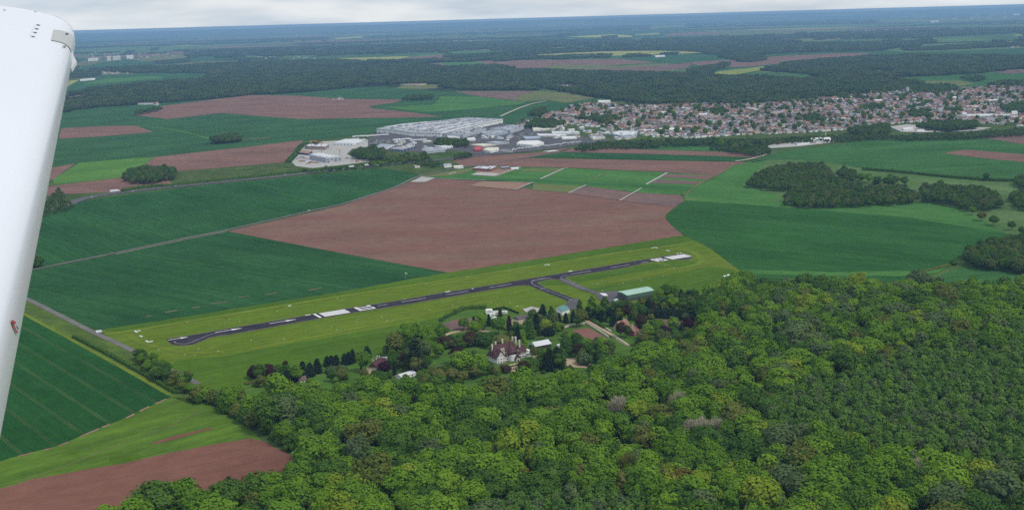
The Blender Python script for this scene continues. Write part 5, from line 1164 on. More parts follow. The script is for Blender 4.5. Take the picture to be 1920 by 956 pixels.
part(man, 'gable_wall', M['white'], lambda b: b.add([(-14.6, -2.58, 6.05), (-6.4, -2.58, 6.05), (-10.5, -2.58, 11.8)], [(0, 1, 2)]))
part(man, 'gable_timber', M['timber'], lambda b: [b.box((-10.5 + x, -2.7, 7.4 + (2 - abs(x)) * .5), (.22, .14, 1.6 + (2.2 - abs(x)) * 1.1)) for x in (-2.4, -1.2, 0, 1.2, 2.4)])
part(man, 'round_bay', M['white'], lambda b: b.tube((3.2, .6, 0), (3.2, .6, 5.9), 4.2, 4.2, 20))
part(man, 'bay_roof', M['tile_purple'], lambda b: (b.tube((3.2, .6, 5.8), (3.2, 1.6, 7.3), 5.1, 4.4, 20), b.tube((3.2, 1.6, 7.3), (3.6, 4.6, 14.0), 4.4, .6, 20)))
part(man, 'porch_wall', M['cream'], lambda b: b.box((5.2, -4.4, 1.5), (3.4, 3.2, 3.0)))
part(man, 'porch_roof', M['tile_purple'], lambda b: cross_gable(b, 5.2, -6, -1.5, 2.2, 2.9, 6.6))
part(man, 'door', M['timber'], lambda b: b.box((5.2, -6.05, 1.2), (1.6, .12, 2.3)))
part(man, 'annex_roof', M['tile_purple'], lambda b: (b.gable((14.6, 5.2), (9, 9), 5.9, 11.8, hip=2.6, over=.5),))
part(man, 'terrace', M['white'], lambda b: (b.box((20.6, 3.6, 5.45), (6, 7, .3)), [b.box((18.2 + k * 1.2, .35, 6.0), (.12, .12, .9)) for k in range(5)], b.box((20.6, .35, 6.5), (5.8, .14, .14))))
part(man, 'terrace_canopy', M['white'], lambda b: b.tube((19.5, 3, 6.4), (19.5, 3, 7.4), 2.2, .3, 10))
part(man, 'plinth', M['brick'], lambda b: (b.box((-2, .38, .45), (25.9, .3, .9)), b.box((-10.5, -2.66, .45), (8.7, .2, .9))))
for (x, y, z) in ((-13.5, 7.5, 15.4), (-6.5, -.3, 12.6), (-8.6, -.3, 12.4), (-1.8, 9, 18.2), (10.4, 6, 18.8), (12.0, 2.5, 16.2), (9.2, 9.5, 18.4), (-9, 9, 17.0)):
    c = part(roof, 'chimney', M['cream'], lambda b: (b.box((x, y, z - 2.8), (1.0, 1.5, 6.4)), b.box((x, y, z + .5), (1.3, 1.8, .3))))
for (x, y, z) in ((-4.0, 2.4, 8.0), (9.6, 2.2, 8.2), (-12.6, 4.8, 9.6)):
    part(roof, 'dormer', M['cream'], lambda b: b.box((x, y - .2, z), (1.7, 2.2, 1.9)))
    part(roof, 'dormer_roof', M['tile_purple'], lambda b: cross_gable(b, x, y - 1.3, y + 2, 1.0, z + .9, z + 2.2, .25))
    part(roof, 'dormer_window', M['window'], lambda b: b.box((x, y - 1.33, z), (1.0, .08, 1.2)))
window_row(man, (-14.7, -2.6), (-6.3, -2.6), 4.7, 3, 1.3, 1.4); window_row(man, (-14.7, -2.6), (-6.3, -2.6), 1.9, 3, 1.3, 1.7)
window_row(man, (-6, .5), (-1.2, .5), 2.6, 2, 1.3, 2.0)
window_row(man, (8, .5), (11, .5), 2.6, 1, 1.3, 2.0)
window_row(man, (10.7, .5), (17.8, .5), 4.6, 4, 1.2, 1.4); window_row(man, (10.7, .5), (17.8, .5), 2.0, 4, 1.2, 1.6); window_row(man, (17.9, .35), (23.3, .35), 2.6, 3, 1.3, 2.2)
window_row(man, (-15.0, 13), (-15.0, 1), 3.0, 4, 1.2, 1.6)

# ---- cottages and sheds of the estate
def cottage(px_, py_, rz, d, h, hr, wall, rf, label, chim=(), hip=0.0, wins=2, name='cottage'):
    p = G(px_, py_); e = empty(name, (p.x, p.y, 0), rz); tag(e, label, 'house')
    part(e, 'wall', M[wall], lambda b: (b.box((0, 0, h / 2 - .1), (d[0], d[1], h + .2)), b.add([(-d[0] / 2 + .02, -d[1] / 2, h), (-d[0] / 2 + .02, d[1] / 2, h), (-d[0] / 2 + .02, 0, hr - .35)], [(0, 2, 1)]) if hip == 0 else None, b.add([(d[0] / 2 - .02, -d[1] / 2, h), (d[0] / 2 - .02, d[1] / 2, h), (d[0] / 2 - .02, 0, hr - .35)], [(0, 1, 2)]) if hip == 0 else None))
    rfo = part(e, 'roof', M[rf], lambda b: b.gable((0, 0), d, h, hr, hip=hip))
    for (x, y) in chim: part(rfo, 'chimney', M['cream'], lambda b: (b.box((x, y, hr), (.8, .8, 2.6)), b.box((x, y, hr + 1.35), (1.0, 1.0, .2))))
    if wins:
        window_row(e, (-d[0] / 2, -d[1] / 2), (d[0] / 2, -d[1] / 2), h * .55, wins, 1.1, 1.3)
        part(e, 'door', M['timber'], lambda b: b.box((d[0] * .02, -d[1] / 2 - .05, 1.05), (1.0, .12, 2.1)))
    return e
cottage(706, 689, orient((690, 692), (712, 676)), (17, 7), 3.2, 7.6, 'cream', 'tile_purple', 'plum roofed cottage with three white chimneys beside the conifer row', ((-6, .3), (0, 0), (6.5, -.3)))
cottage(714, 684, orient((690, 692), (712, 676)) + 1.57, (9, 6), 3.2, 7.0, 'cream', 'tile_purple', 'small plum roofed cross wing touching the chimneyed cottage', ((3, 0),))
cottage(721, 676, .3, (5, 4), 2.4, 3.8, 'grey', 'grey_roof', 'tiny grey outhouse behind the plum roofed cottage', wins=0, name='outhouse')
cottage(567, 716, .5, (6, 5), 2.5, 5.5, 'cream', 'tile_brown', 'small brown roofed hut half hidden at the tall conifer', wins=1, name='hut')
cottage(761, 707, orient((746, 708), (776, 699)), (16, 8), 3.0, 4.6, 'white', 'pale_roof', 'long shed with pale metal roof below the tall cedar', name='shed')
cottage(1013, 651, orient((1000, 650), (1026, 645)), (17, 11), 3.6, 6.6, 'timber', 'pale_blue_roof' if 'pale_blue_roof' in M else 'pale_roof', 'open barn with blue grey metal roof right of the mansion', name='barn', wins=0)
cottage(1048, 651, .4, (3.5, 3), 2.4, 3.4, 'white', 'pale_roof', 'small white garden hut right of the blue roofed barn', wins=0, name='garden_hut')
cottage(1166, 618, orient((1150, 622), (1178, 614)), (13, 9), 4.2, 9.6, 'cream', 'tile_orange', 'cottage with bright orange tiled roof among brown trees', ((3, 0),))
cottage(1188, 628, orient((1176, 630), (1200, 622)), (10, 9), 5.0, 9.6, 'brick', 'tile_red', 'red brick cottage with steep roof beside the orange roofed one', ((-2, 0),))
cottage(1211, 616, .2, (6, 5), 3, 5.8, 'cream', 'tile_brown', 'small cottage behind the tall brownish tree', wins=1)
cottage(1207, 630, .2, (7, 4), 2.4, 3.2, 'grey', 'grey_roof', 'low grey roofed lean-to right of the brick cottage', wins=0, name='lean_to')
cottage(976, 602, orient((966, 604), (988, 598)), (13, 8), 3.4, 6.2, 'cream', 'tile_dark', 'grey roofed house beside the gravel parking behind the mansion', wins=3)
# white caravans and marquees behind the round green tree
def caravan(px_, py_, d, h, rz, label):
    p = G(px_, py_); e = empty('caravan', (p.x, p.y, 0), rz); tag(e, label, 'caravan')
    bod = part(e, 'body', M['white'], lambda b: (b.box((0, 0, h / 2 + .4), (d[0], d[1], h)), b.box((0, 0, h + .45), (d[0] * .92, d[1] * .85, .2))))
    part(e, 'window', M['window'], lambda b: b.box((0, -d[1] / 2 - .03, h * .62 + .4), (d[0] * .5, .06, .6)))
    for s in (-1, 1): part(e, 'wheel', M['rubber'], lambda b: b.tube((s * .8, -d[1] / 2, .34), (s * .8, -d[1] / 2 + .2, .34), .34, .34, 12))
    return e
caravan(917, 588, (7, 5), 4.2, .2, 'tall white container at the left end of the caravans')
caravan(924, 593, (7, 2.6), 2.6, .3, 'white caravan in front of the tall white container')
caravan(931, 589, (8, 2.6), 2.6, .1, 'white caravan in the middle of the row behind the round tree')
caravan(945, 588, (7, 2.4), 2.4, .1, 'white caravan at the right end beside the russet conifer')
caravan(926, 600, (6, 2.6), 2.4, .9, 'white caravan lowest of the row behind the round tree')

# ---- garden of the estate
sheet('lawn', [(450,735),(460,716),(530,712),(600,694),(690,668),(730,672),(770,690),(850,640),(822,612),(826,602),(850,588),(912,580),(945,577),(975,588),(1010,590),(1040,600),(1090,597),(1120,600),(1160,600),(1220,596),(1240,590),(1310,596),(1310,640),(1240,665),(1160,690),(1110,720),(1000,728),(900,740),(800,742),(640,740),(520,752)], M['lawn'], 5, smooth=2)
sheet('fallow_plot', [(828,609),(850,601),(868,597),(905,600),(910,618),(866,622),(846,619)], M['soil_d'], 7)
sheet('ploughed_plot', [(1224,603),(1232,598),(1305,601),(1302,611),(1230,612)], M['soil_d'], 7)
sheet('clay_court', [(1071,620),(1104,616),(1136,634),(1126,642),(1108,640)], M['clay'], 8)
sheet('gravel_drive', [(937,694),(956,684),(996,676),(1000,668),(1010,665),(1018,676),(1000,684),(985,688),(966,698)], M['gravel'], 7)
sheet('gravel_drive', [(1054,676),(1075,672),(1100,676),(1113,690),(1090,690),(1060,687)], M['gravel'], 7, smooth=3)
sheet('sandy_terrace', [(676,702),(684,692),(700,690),(698,700),(686,705)], M['gravel'], 7)
strip('garden_path', [(833,630),(850,624),(880,620),(920,623)], 5, M['gravel'], 7)
strip('garden_path', [(1094,599),(1120,613),(1148,629),(1178,649)], 4.2, M['gravel'], 8, k=1)
strip('garden_path', [(1048,616),(1072,609),(1098,606)], 2.2, M['track'], 8, k=1)
strip('garden_path', [(1040,612),(1066,604),(1096,598)], 2.6, M['track'], 8, k=1)
strip('garden_path', [(1100,586),(1096,598)], 4.5, M['asphalt_old'], 8, k=1)
strip('garden_path', [(820,688),(850,682),(874,680)], 3.0, M['shoulder'], 7)
strip('garden_path', [(944,698),(980,688),(1010,680),(1060,680)], 4.5, M['gravel'], 7)
def wall_line(pts, h, wd, mat, label):
    P = Gs(pts); mb = MB()
    for a, b in zip(P[:-1], P[1:]):
        d = (b - a).normalized(); n = Vector((-d.y, d.x, 0)) * wd / 2; q = [a + n, b + n, b - n, a - n]; mb.prism([(v.x, v.y) for v in q], -.1, h)
        q = [a + n * 1.6, b + n * 1.6, b - n * 1.6, a - n * 1.6]; mb.prism([(v.x, v.y) for v in q], h, h + .14)
    return tag(mb.build('garden_wall', M[mat]), label, 'wall')
wall_line([(1099,608),(1120,620),(1141,634)], 2.0, .5, 'cream', 'cream garden wall along the clay court side')
wall_line([(1049,618),(1074,611),(1097,608)], 1.8, .5, 'cream', 'low cream wall along the top of the clay court')
wall_line([(1132,615),(1146,623)], 1.8, .5, 'cream', 'short cream wall beside the brown cottage trees')
wall_line([(1150,630),(1178,650)], 1.8, .5, 'cream', 'cream wall at the lower end of the garden path')
wall_line([(1256,586),(1252,600)], .2, .2, 'cream', 'thin pale kerb dividing the ploughed plot')

# ---- hangars
def shed4(name, corners, h, rise, wall, rf, label, cat='building', base=None, ribs=0):
    """gabled hall from four eaves corners (pixels at height h): 0-1 and 3-2 are the long sides"""
    P = [G(c[0], c[1], h) for c in corners]; c = sum(P, Vector()) / 4; c.z = 0
    e = empty(name, c); tag(e, label, cat); Q = [(q.x - c.x, q.y - c.y) for q in P]
    m0 = ((Q[0][0] + Q[3][0]) / 2, (Q[0][1] + Q[3][1]) / 2); m1 = ((Q[1][0] + Q[2][0]) / 2, (Q[1][1] + Q[2][1]) / 2)
    part(e, 'wall', M[wall], lambda b: (b.prism(Q, -.2, h, cap=False), b.add([(*Q[0], h), (*Q[3], h), (*m0, h + rise - .02)], [(0, 1, 2), (2, 1, 0)]), b.add([(*Q[1], h), (*Q[2], h), (*m1, h + rise - .02)], [(0, 1, 2), (2, 1, 0)])))
    k = 1.02; q = [(x * k, y * k) for x, y in Q]; n0 = (m0[0] * k, m0[1] * k); n1 = (m1[0] * k, m1[1] * k)
    V = [(*q[0], h + .03), (*q[1], h + .03), (*n1, h + rise + .03), (*n0, h + rise + .03), (*q[2], h + .03), (*q[3], h + .03)]; V2 = [(x, y, z + .22) for x, y, z in V]
    rfo = part(e, 'roof', M[rf], lambda b: b.add(V + V2, [(0, 3, 2, 1), (3, 5, 4, 2), (6, 7, 8, 9), (9, 8, 10, 11), (0, 1, 7, 6), (4, 5, 11, 10), (1, 2, 8, 7), (2, 4, 10, 8), (5, 3, 9, 11), (3, 0, 6, 9)]))
    return e, Q, rfo, h
e, Q, rfo, h = shed4('hangar', [(1158,547),(1213,537.5),(1226,544.5),(1176,554)], 7.0, 1.0, 'green_wall', 'green_roof', 'long aircraft hangar with pale green roof and dark green walls')
def lower_band(e, Q, i, j, z0, z1, mat, name, out=.08):
    a, b = Vector((*Q[i], 0)), Vector((*Q[j], 0)); d = (b - a); n = Vector((d.y, -d.x, 0)).normalized()
    if n.dot((a + b) / 2) < 0: n = -n
    q = [a + n * out, b + n * out, b - n * .02, a - n * .02]; part(e, name, M[mat], lambda m: m.prism([(v.x, v.y) for v in q], z0, z1, bottom=True))
lower_band(e, Q, 3, 2, 0, 3.6, 'dark_wall', 'sliding_doors'); lower_band(e, Q, 0, 3, 0, 5.5, 'dark_wall', 'end_door')
a, b = Vector((*Q[3], 0)), Vector((*Q[2], 0))
for k in range(1, 8): v = a + (b - a) * k / 8; part(e, 'door_post', M['green_wall'], lambda m: m.box((v.x, v.y, 1.85), (.35, .5, 3.7)))
shed4('small_hangar', [(1042.5,577.5),(1056,572),(1068,579.5),(1054,585)], 4.0, 1.4, 'white', 'teal_roof', 'small white walled shed with teal roof by the taxiway end')
shed4('teal_shed', [(1078,589),(1088,587),(1091,590.5),(1081,592.5)], 3.2, .6, 'teal_roof', 'teal_roof', 'low teal shed half hidden behind conifers')
shed4('annex_shed', [(1149,562.5),(1156,560),(1159,562),(1152,564.5)], 3.2, .5, 'green_wall', 'green_roof', 'small pale green roofed annex left of the hangar')
shed4('white_tent', [(1355,518),(1366,514),(1370,516.5),(1359,520.5)], 2.6, 1.0, 'white', 'white', 'white tent on the grass at the edge of the wood', 'tent')
# windsock on the far side of the runway and a white hut by the road
p = G(760, 522); ws = empty('windsock', (p.x, p.y, 0)); tag(ws, 'white windsock on a mast at the wheat corner beyond the runway', 'windsock')
part(ws, 'mast', M['paint'], lambda b: b.tube((0, 0, 0), (0, 0, 7), .12, .08, 8)); part(ws, 'sock', M['paint'], lambda b: b.tube((0, 0, 6.6), (2.9, .4, 5.6), .55, .28, 12))
p = G(185, 623.5); hu = empty('roadside_hut', (p.x, p.y, 0), .5); tag(hu, 'small white van parked where the road meets the airfield', 'van')
part(hu, 'body', M['car_white'], lambda b: (b.box((0, 0, 1.35), (5.2, 2.1, 2.0)), b.box((2.9, 0, 1.0), (1.1, 2.0, 1.3))))
part(hu, 'windscreen', M['window'], lambda b: b.box((2.62, 0, 1.9), (.1, 1.7, .7)))
for s in (-1.6, 2.2):
    for q in (-1, 1): part(hu, 'wheel', M['rubber'], lambda b: b.tube((s, q * .95, .36), (s, q * 1.1, .36), .36, .36, 12))
hu.name = 'parked_van'

# ---- the works, the business park and the halls of the town
WW0 = {'white': 'white', 'cream': 'cream', 'grey': 'grey'}; RW0 = {'pale_roof': 'pale grey', 'paint': 'white', 'grey_roof': 'dark grey', 'brown_roof': 'dull brown', 'blue_grey': 'blue grey', 'cream': 'cream'}
_vent = MB().box((0, 0, .5), (1.0, 1.0, 1.0)).mesh('roof_vent', M['paint']); VM = ['paint', 'grey_roof', 'dark_wall', 'paint', 'brown_roof']
def hall(name, pts, h, wall, rf, label, vents=0, doors=0, win=0, cat='building', par=0.7, strips=0):
    """flat-roofed hall from its roof outline (pixels at height h) with parapet, vents, doors and windows"""
    P = [G(c[0], c[1], h) for c in pts]; c = sum(P, Vector()) / len(P); c.z = 0; e = empty(name, c); tag(e, label, cat); Q = [(q.x - c.x, q.y - c.y) for q in P]
    a = sum(Q[k][0] * Q[(k + 1) % len(Q)][1] - Q[(k + 1) % len(Q)][0] * Q[k][1] for k in range(len(Q)))
    if a < 0: Q = Q[::-1]
    part(e, 'wall', M[wall], lambda b: b.prism(Q, -.3, h, cap=False))
    qi = [(x * .985, y * .985) for x, y in Q]
    def top(b):
        n = len(Q); V = [(*q, h) for q in Q] + [(*q, h) for q in qi] + [(*q, h - par) for q in qi]
        b.add(V, [(k, (k + 1) % n, n + (k + 1) % n, n + k) for k in range(n)] + [(n + k, n + (k + 1) % n, 2 * n + (k + 1) % n, 2 * n + k) for k in range(n)] + [tuple(range(2 * n, 3 * n))], 0)
    rfo = part(e, 'roof', M[rf], top)
    if vents:
        r = np.random.default_rng(int(pts[0][0])); A = np.array(qi); k = 0
        u = np.array(Q[1]) - np.array(Q[0]); u = u / np.linalg.norm(u); v = np.array([-u[1], u[0]])
        lo = (A @ np.stack([u, v], 1)).min(0); hi = (A @ np.stack([u, v], 1)).max(0); st = math.sqrt((hi[0] - lo[0]) * (hi[1] - lo[1]) / (vents * 1.7))
        for gu in np.arange(lo[0] + st / 2, hi[0], st):
            for gv in np.arange(lo[1] + st / 2, hi[1], st):
                w = u * gu + v * gv + r.uniform(-.12, .12, 2) * st
                if k < 290 and inside([w], [tuple(x * .93) for x in A])[0]:
                    o = link(bpy.data.objects.new('roof_vent', _vent), rfo); s = r.uniform(1.6, 5.0); o.location = (w[0], w[1], h - par); o.scale = (s, s * r.uniform(.8, 2.6), r.uniform(.8, 1.8)); o.rotation_euler = (0, 0, math.atan2(u[1], u[0])); o.material_slots[0].link = 'OBJECT'; o.material_slots[0].material = M[VM[r.integers(0, 5)]]; k += 1
    # doors and window bands on the walls that face the camera
    n = len(Q)
    for k in range(n):
        p0, p1 = Vector((*Q[k], 0)), Vector((*Q[(k + 1) % n], 0)); d = p1 - p0; L = d.length; nn = Vector((d.y, -d.x, 0)).normalized(); mid_ = (p0 + p1) / 2 + c
        if L < 6 or nn.dot(Vector((-mid_.x, -mid_.y, 0)).normalized()) < .15: continue
        d.normalize()
        if win:
            nb = max(2, int(L / 9))
            for j in range(nb):
                q = p0 + d * L * (j + .5) / nb + nn * .05; part(e, 'window', M['window'], lambda b: b.box((q.x, q.y, h * (.72 if win == 1 else .6)), (L / nb * .7, .12, h * .13), 0, math.atan2(d.y, d.x)))
                if win == 2: part(e, 'window', M['window'], lambda b: b.box((q.x, q.y, h * .28), (L / nb * .7, .12, h * .13), 0, math.atan2(d.y, d.x)))
        for j in range(doors):
            q = p0 + d * L * (j + .5) / doors + nn * .06; part(e, 'door', M['blue_grey'], lambda b: b.box((q.x, q.y, min(2.2, h * .3)), (min(4.5, L / doors * .5), .14, min(4.4, h * .6)), 0, math.atan2(d.y, d.x)))
    return e, Q, rfo, h
e, Q, rfo, h = hall('factory', [(706,241),(753,232),(825,226),(876,220),(943,223),(898,232.5),(880,236),(858,241),(826,249),(770,247.5),(736,242.5)], 12, 'white', 'grey_roof', 'huge pale factory with a long roof full of vents and skylights', vents=260, doors=3, win=1)
def strips_on(rfo, pairs, h, mat, wd=5.0, name='skylight_strip'):
    c = rfo.parent.location
    for a, b in pairs:
        A, B = G(*a, h), G(*b, h); d = (B - A).normalized(); n = Vector((-d.y, d.x, 0)) * wd / 2; q = [A + n - c, B + n - c, B - n - c, A - n - c]
        part(rfo, name, M[mat], lambda m: m.prism([(v.x, v.y) for v in q], h - .6, h + .5))
strips_on(rfo, [((750,240),(840,228)),((784,243),(880,229)),((815,245.5),(905,228.5)),((722,238),(800,228.5))], 12, 'pale_roof', 9)
hall('factory_wing', [(826,249.5),(858,241.5),(880,236.5),(905,239),(912,241),(868,252)], 10, 'grey', 'grey_roof', 'lower vented wing in front of the huge factory', vents=50, doors=3)
hall('loading_hall', [(900,247.5),(945,240),(956,245),(915,254)], 8, 'blue_grey', 'grey_roof', 'blue grey loading hall right of the factory wing', vents=20, doors=6)
hall('store_hall', [(918,241),(962,233.5),(982,236.5),(957,244.5)], 10, 'grey', 'grey_roof', 'grey vented hall at the right end of the factory', vents=30, doors=2)
for (pts, h, wl, rf, lb, kw) in (
 ([(580,289.4),(601,286),(640,293),(611,295.7)], 12, 'grey', 'pale_roof', 'pale concrete works hall with window bands near the highway', dict(win=2, vents=6, doors=2)),
 ([(624,267.5),(648,260.4),(683,261),(662,268.3)], 7, 'white', 'pale_roof', 'white warehouse with pale roof behind the concrete works', dict(doors=6)),
 ([(571,273.7),(581,270),(617,270.6),(609,275)], 9, 'brown_roof', 'pale_roof', 'pinkish grey plant building behind the concrete hall', dict(vents=5, win=1)),
 ([(556.5,285.5),(568,282.4),(585.5,284),(577.7,288)], 5, 'blue_wall', 'tile_orange', 'low shed with orange roof left of the concrete hall', dict()),
 ([(838,254),(860,253),(862,256),(840,257.5)], 5, 'white', 'pale_roof', 'small white office in front of the factory wing', dict(win=1)),
 ([(872,259),(890,257),(892,261),(875,263)], 4, 'white', 'pale_roof', 'small white pavilion among trees in the works yard', dict(win=1)),
 ([(815,273),(830,270),(848,269),(849,273),(830,276.5)], 6, 'white', 'pale_roof', 'white showroom left of the dark poplars', dict(doors=3)),
 ([(790,280.5),(800,275),(835,277),(835,281),(800,284)], 5, 'grey', 'grey_roof', 'grey showroom below the white one by the highway trees', dict(win=1, vents=6)),
 ([(730,279),(745,275),(775,272),(778,275),(753,281)], 5, 'blue_wall', 'grey_roof', 'navy blue walled hall beside the car park', dict(doors=4)),
 ([(700,276),(716,269),(740,271),(722,279)], 4, 'white', 'grey_roof', 'grey roofed workshop right of the dark copse', dict(doors=3)),
 ([(888,276.5),(897,274),(905,276),(901,281),(890,281)], 5, 'red_roof', 'red_roof', 'bright red restaurant beside the highway', dict()),
 ([(905,280),(915,276),(935,276),(936,280),(920,283.5)], 5, 'white', 'cream', 'cream roofed shop right of the bright red restaurant', dict(win=1)),
 ([(938,280),(945,276),(962,277),(960,282)], 5, 'white', 'tile_dark', 'dark roofed shop second right of the red restaurant', dict(win=1)),
 ([(880,271),(905,269),(930,270),(905,273.5)], 4, 'cream', 'cream', 'long low cream shop behind the red restaurant', dict()),
 ([(910,267),(930,264),(955,266),(930,269)], 5, 'grey', 'grey_roof', 'grey shop behind the cream roofed shops', dict(win=1)),
 ([(968,269),(975,264),(1010,263),(1020,267),(1000,272)], 6, 'white', 'paint', 'brilliant white roofed store beside the row of vans', dict(doors=3)),
 ([(1006,233),(1055,233),(1056,235.5),(1008,236.8)], 6, 'white', 'pale_roof', 'long white depot right of the grey vented hall', dict(doors=5)),
 ([(998,239),(1040,238),(1042,241),(1000,244)], 5, 'cream', 'cream', 'cream depot below the long white one', dict(doors=4)),
 ([(1034,246),(1086,246.5),(1087,249),(1036,250)], 5, 'white', 'pale_roof', 'long pale roofed hall in the middle of the business park', dict(win=1)),
 ([(1006,250.5),(1060,251),(1063,254),(1010,254.5)], 4, 'cream', 'pale_roof', 'low cream hall below the long pale roofed one', dict(doors=4)),
 ([(1050,256),(1080,255),(1082,258),(1055,259.5)], 4, 'white', 'paint', 'small bright white hall at the right of the business park', dict()),
 ([(980,256),(1010,255),(1014,258),(985,260)], 4, 'blue_grey', 'blue_grey', 'blue grey roofed hall behind the brilliant white store', dict()),
 ([(1147,250),(1160,245),(1195,246),(1195,251),(1165,254.5)], 7, 'blue_grey', 'pale_roof', 'pale blue roofed market hall at the left town edge', dict(doors=3, vents=8)),
 ([(1194,243),(1230,242.5),(1232,245),(1196,246.5)], 5, 'white', 'pale_roof', 'pale flat hall between the market hall and the white store', dict(win=1)),
 ([(1233,238.5),(1285,240),(1293,242.5),(1240,243.5)], 6, 'white', 'paint', 'long white store with yellow end in the lower town', dict(win=1)),
 ([(1105,255),(1130,253),(1135,257),(1112,260)], 5, 'cream', 'grey_roof', 'grey roofed workshop among trees left of the market hall', dict(doors=2)),
 ([(1121,188),(1144,188),(1145,190),(1123,191.5)], 7, 'white', 'paint', 'white sports hall alone above the upper left of town', dict(win=1)),
 ([(886,315),(900,311),(932,311.5),(920,317)], 6, 'brick', 'pale_roof', 'dark red farm hall with pale roof at the trial plots', dict(vents=8)),
 ([(938,312.5),(955,311.5),(957,313.5),(940,315)], 3.5, 'dark_wall', 'grey_roof', 'low dark greenhouse row right of the red farm hall', dict()),
 ([(957,314),(972,313),(973,315),(959,316)], 3, 'white', 'paint', 'low white store at the right end of the farm', dict()),
 ([(831,307),(845,306),(847,309),(833,310.5)], 5, 'white', 'grey_roof', 'white house with grey flat roof by the farm track', dict(win=1)),
 ([(850,310.5),(868,309.5),(869,312),(852,313.5)], 4, 'white', 'cream', 'long pale house right of the white flat roofed one', dict(win=1)),
 ([(776,309),(786,308),(788,311),(778,312)], 4, 'cream', 'brown_roof', 'small brown roofed cabin by the highway trees', dict()),
 ([(1520,259),(1540,257.5),(1545,260),(1522,262.5)], 8, 'white', 'paint', 'white barrel roofed hall below the town church side', dict(doors=2)),
 ([(1544,258),(1556,257),(1558,260),(1546,261.5)], 9, 'white', 'paint', 'tall white hall right of the barrel roofed one', dict()),
 ([(1446,264),(1480,261.5),(1486,264.5),(1450,268.5)], 4, 'brick', 'tile_red', 'long pinkish red roofed builders yard below the town', dict()),
 ([(1490,266),(1515,263),(1518,267),(1495,270)], 4, 'white', 'grey_roof', 'grey yard building left of the white halls below town', dict()),
 ([(1693,239.5),(1712,238.5),(1714,241),(1694,242.5)], 5, 'white', 'paint', 'white clubhouse on the sports ground', dict(win=1)),
 ([(1718,243),(1732,242),(1734,244),(1720,245)], 4, 'white', 'pale_roof', 'pale low hall right of the white clubhouse', dict()),
 ([(1770,240),(1795,238.5),(1798,241),(1774,242.5)], 5, 'blue_wall', 'tile_red', 'red roofed hall in front of the dark tree block', dict()),
 ([(1897,208),(1908,208),(1908,210),(1897,210.5)], 20, 'white', 'pale_roof', 'tall white apartment block at the right end of town', dict(win=2)),
 ([(1239,209),(1249,209),(1249.5,211),(1240,211.5)], 16, 'cream', 'pale_roof', 'cream apartment tower rising out of the left half of town', dict(win=2)),
 ([(1805,214),(1895,213),(1895,216),(1806,217)], 9, 'white', 'pale_roof', 'very long white apartment slab at the right of town', dict(win=2)),
 ([(1804,211),(1813,211),(1813,214),(1805,214)], 13, 'white', 'pale_roof', 'white stair block at the left end of the long slab', dict(win=1)),
 ([(1812,198.5),(1836,198),(1836,200.5),(1813,201)], 6, 'white', 'paint', 'white flat hall in the upper right of town', dict()),
 ([(1470,206),(1500,204),(1501,207),(1472,209)], 7, 'cream', 'tile_red', 'large red roofed school in the middle of town', dict(win=1)),
 ([(1183,222),(1200,215.5),(1225,219),(1215,226)], 5, 'brick', 'tile_brown', 'large brown red roofed mill on the left half of town', dict(win=1)),
 ([(1558,207),(1588,206),(1590,209),(1560,210.5)], 7, 'white', 'brown_roof', 'long pale walled block in the centre right of town', dict(win=2)),
 ([(1670,204),(1695,202.5),(1696,205),(1671,206.5)], 6, 'cream', 'tile_orange', 'orange roofed hall in the right half of town', dict(win=1)),
 ([(1300,234),(1318,233),(1320,235.5),(1302,236.5)], 6, 'white', 'tile_orange', 'orange roofed white block in the lower left of town', dict(win=1)),
 ([(1398,246),(1424,244),(1426,247),(1400,249)], 5, 'cream', 'tile_orange', 'long orange roofed house on the lower town edge', dict(win=1)),
 ([(1205,198.5),(1238,197.5),(1239,200),(1207,201)], 5, 'white', 'pale_roof', 'pale long building at the upper left edge of town', dict()),
 ([(1550,186),(1590,183.5),(1592,185.5),(1552,188)], 5, 'white', 'paint', 'white long building at the upper edge of town near the church', dict()),
 ([(200,106),(208,105.5),(208,106.5),(200,107)], 40, 'cream', 'cream', 'cream silo block leftmost of the far grain store', dict()),
 ([(211,106),(226,105),(226,106),(211,107)], 36, 'cream', 'pale_roof', 'long cream silo block in the middle of the far grain store', dict()),
 ([(237,104.5),(250,103.5),(250,104.5),(237,105.5)], 34, 'white', 'pale_roof', 'pale pinkish silo block rightmost of the far grain store', dict()),
 ([(165,110),(184,108.5),(184,109.5),(165,111)], 24, 'white', 'pale_roof', 'pale warehouse left of the far silos', dict()),
 ([(150,149),(178,146.5),(178,148),(150,150)], 9, 'white', 'paint', 'long white hall on the far left green field', dict()),
 ([(258,193.5),(262,192),(284,191.5),(287,193)], 7, 'white', 'tile_red', 'white farmhouse with red roofs at the edge of the far wood', dict(win=1)),
 ([(958,131),(976,130),(977,131),(959,132)], 9, 'white', 'paint', 'white factory sheds inside the far forest', dict()),
 ([(978,129),(992,128.5),(993,129.5),(979,130)], 8, 'white', 'pale_roof', 'pale shed right of the white sheds in the far forest', dict()),
 ([(1228,104.5),(1246,103.5),(1247,104.5),(1229,105.5)], 10, 'white', 'paint', 'white farm sheds at the far forest edge', dict()),
 ([(750,158),(775,156.5),(800,157),(785,158.5)], 5, 'cream', 'tile_red', 'row of low pink roofed sheds at the forest edge', dict()),
 ([(1420,70),(1438,69),(1439,70),(1421,71)], 10, 'white', 'paint', 'long white far hall right of the distant water tower', dict()),
 ([(1745,39.8),(1760,39.2),(1760,40.2),(1745,40.6)], 25, 'white', 'paint', 'white far warehouse in the hazy plain', dict()),
 ([(1900,26.6),(1912,26.2),(1912,27),(1900,27.4)], 50, 'white', 'paint', 'bright white distant warehouse near the right skyline', dict())):
    hall('industrial_hall' if h < 14 and h != 5.01 else 'tall_block', pts, h, wl, rf, lb, **kw)
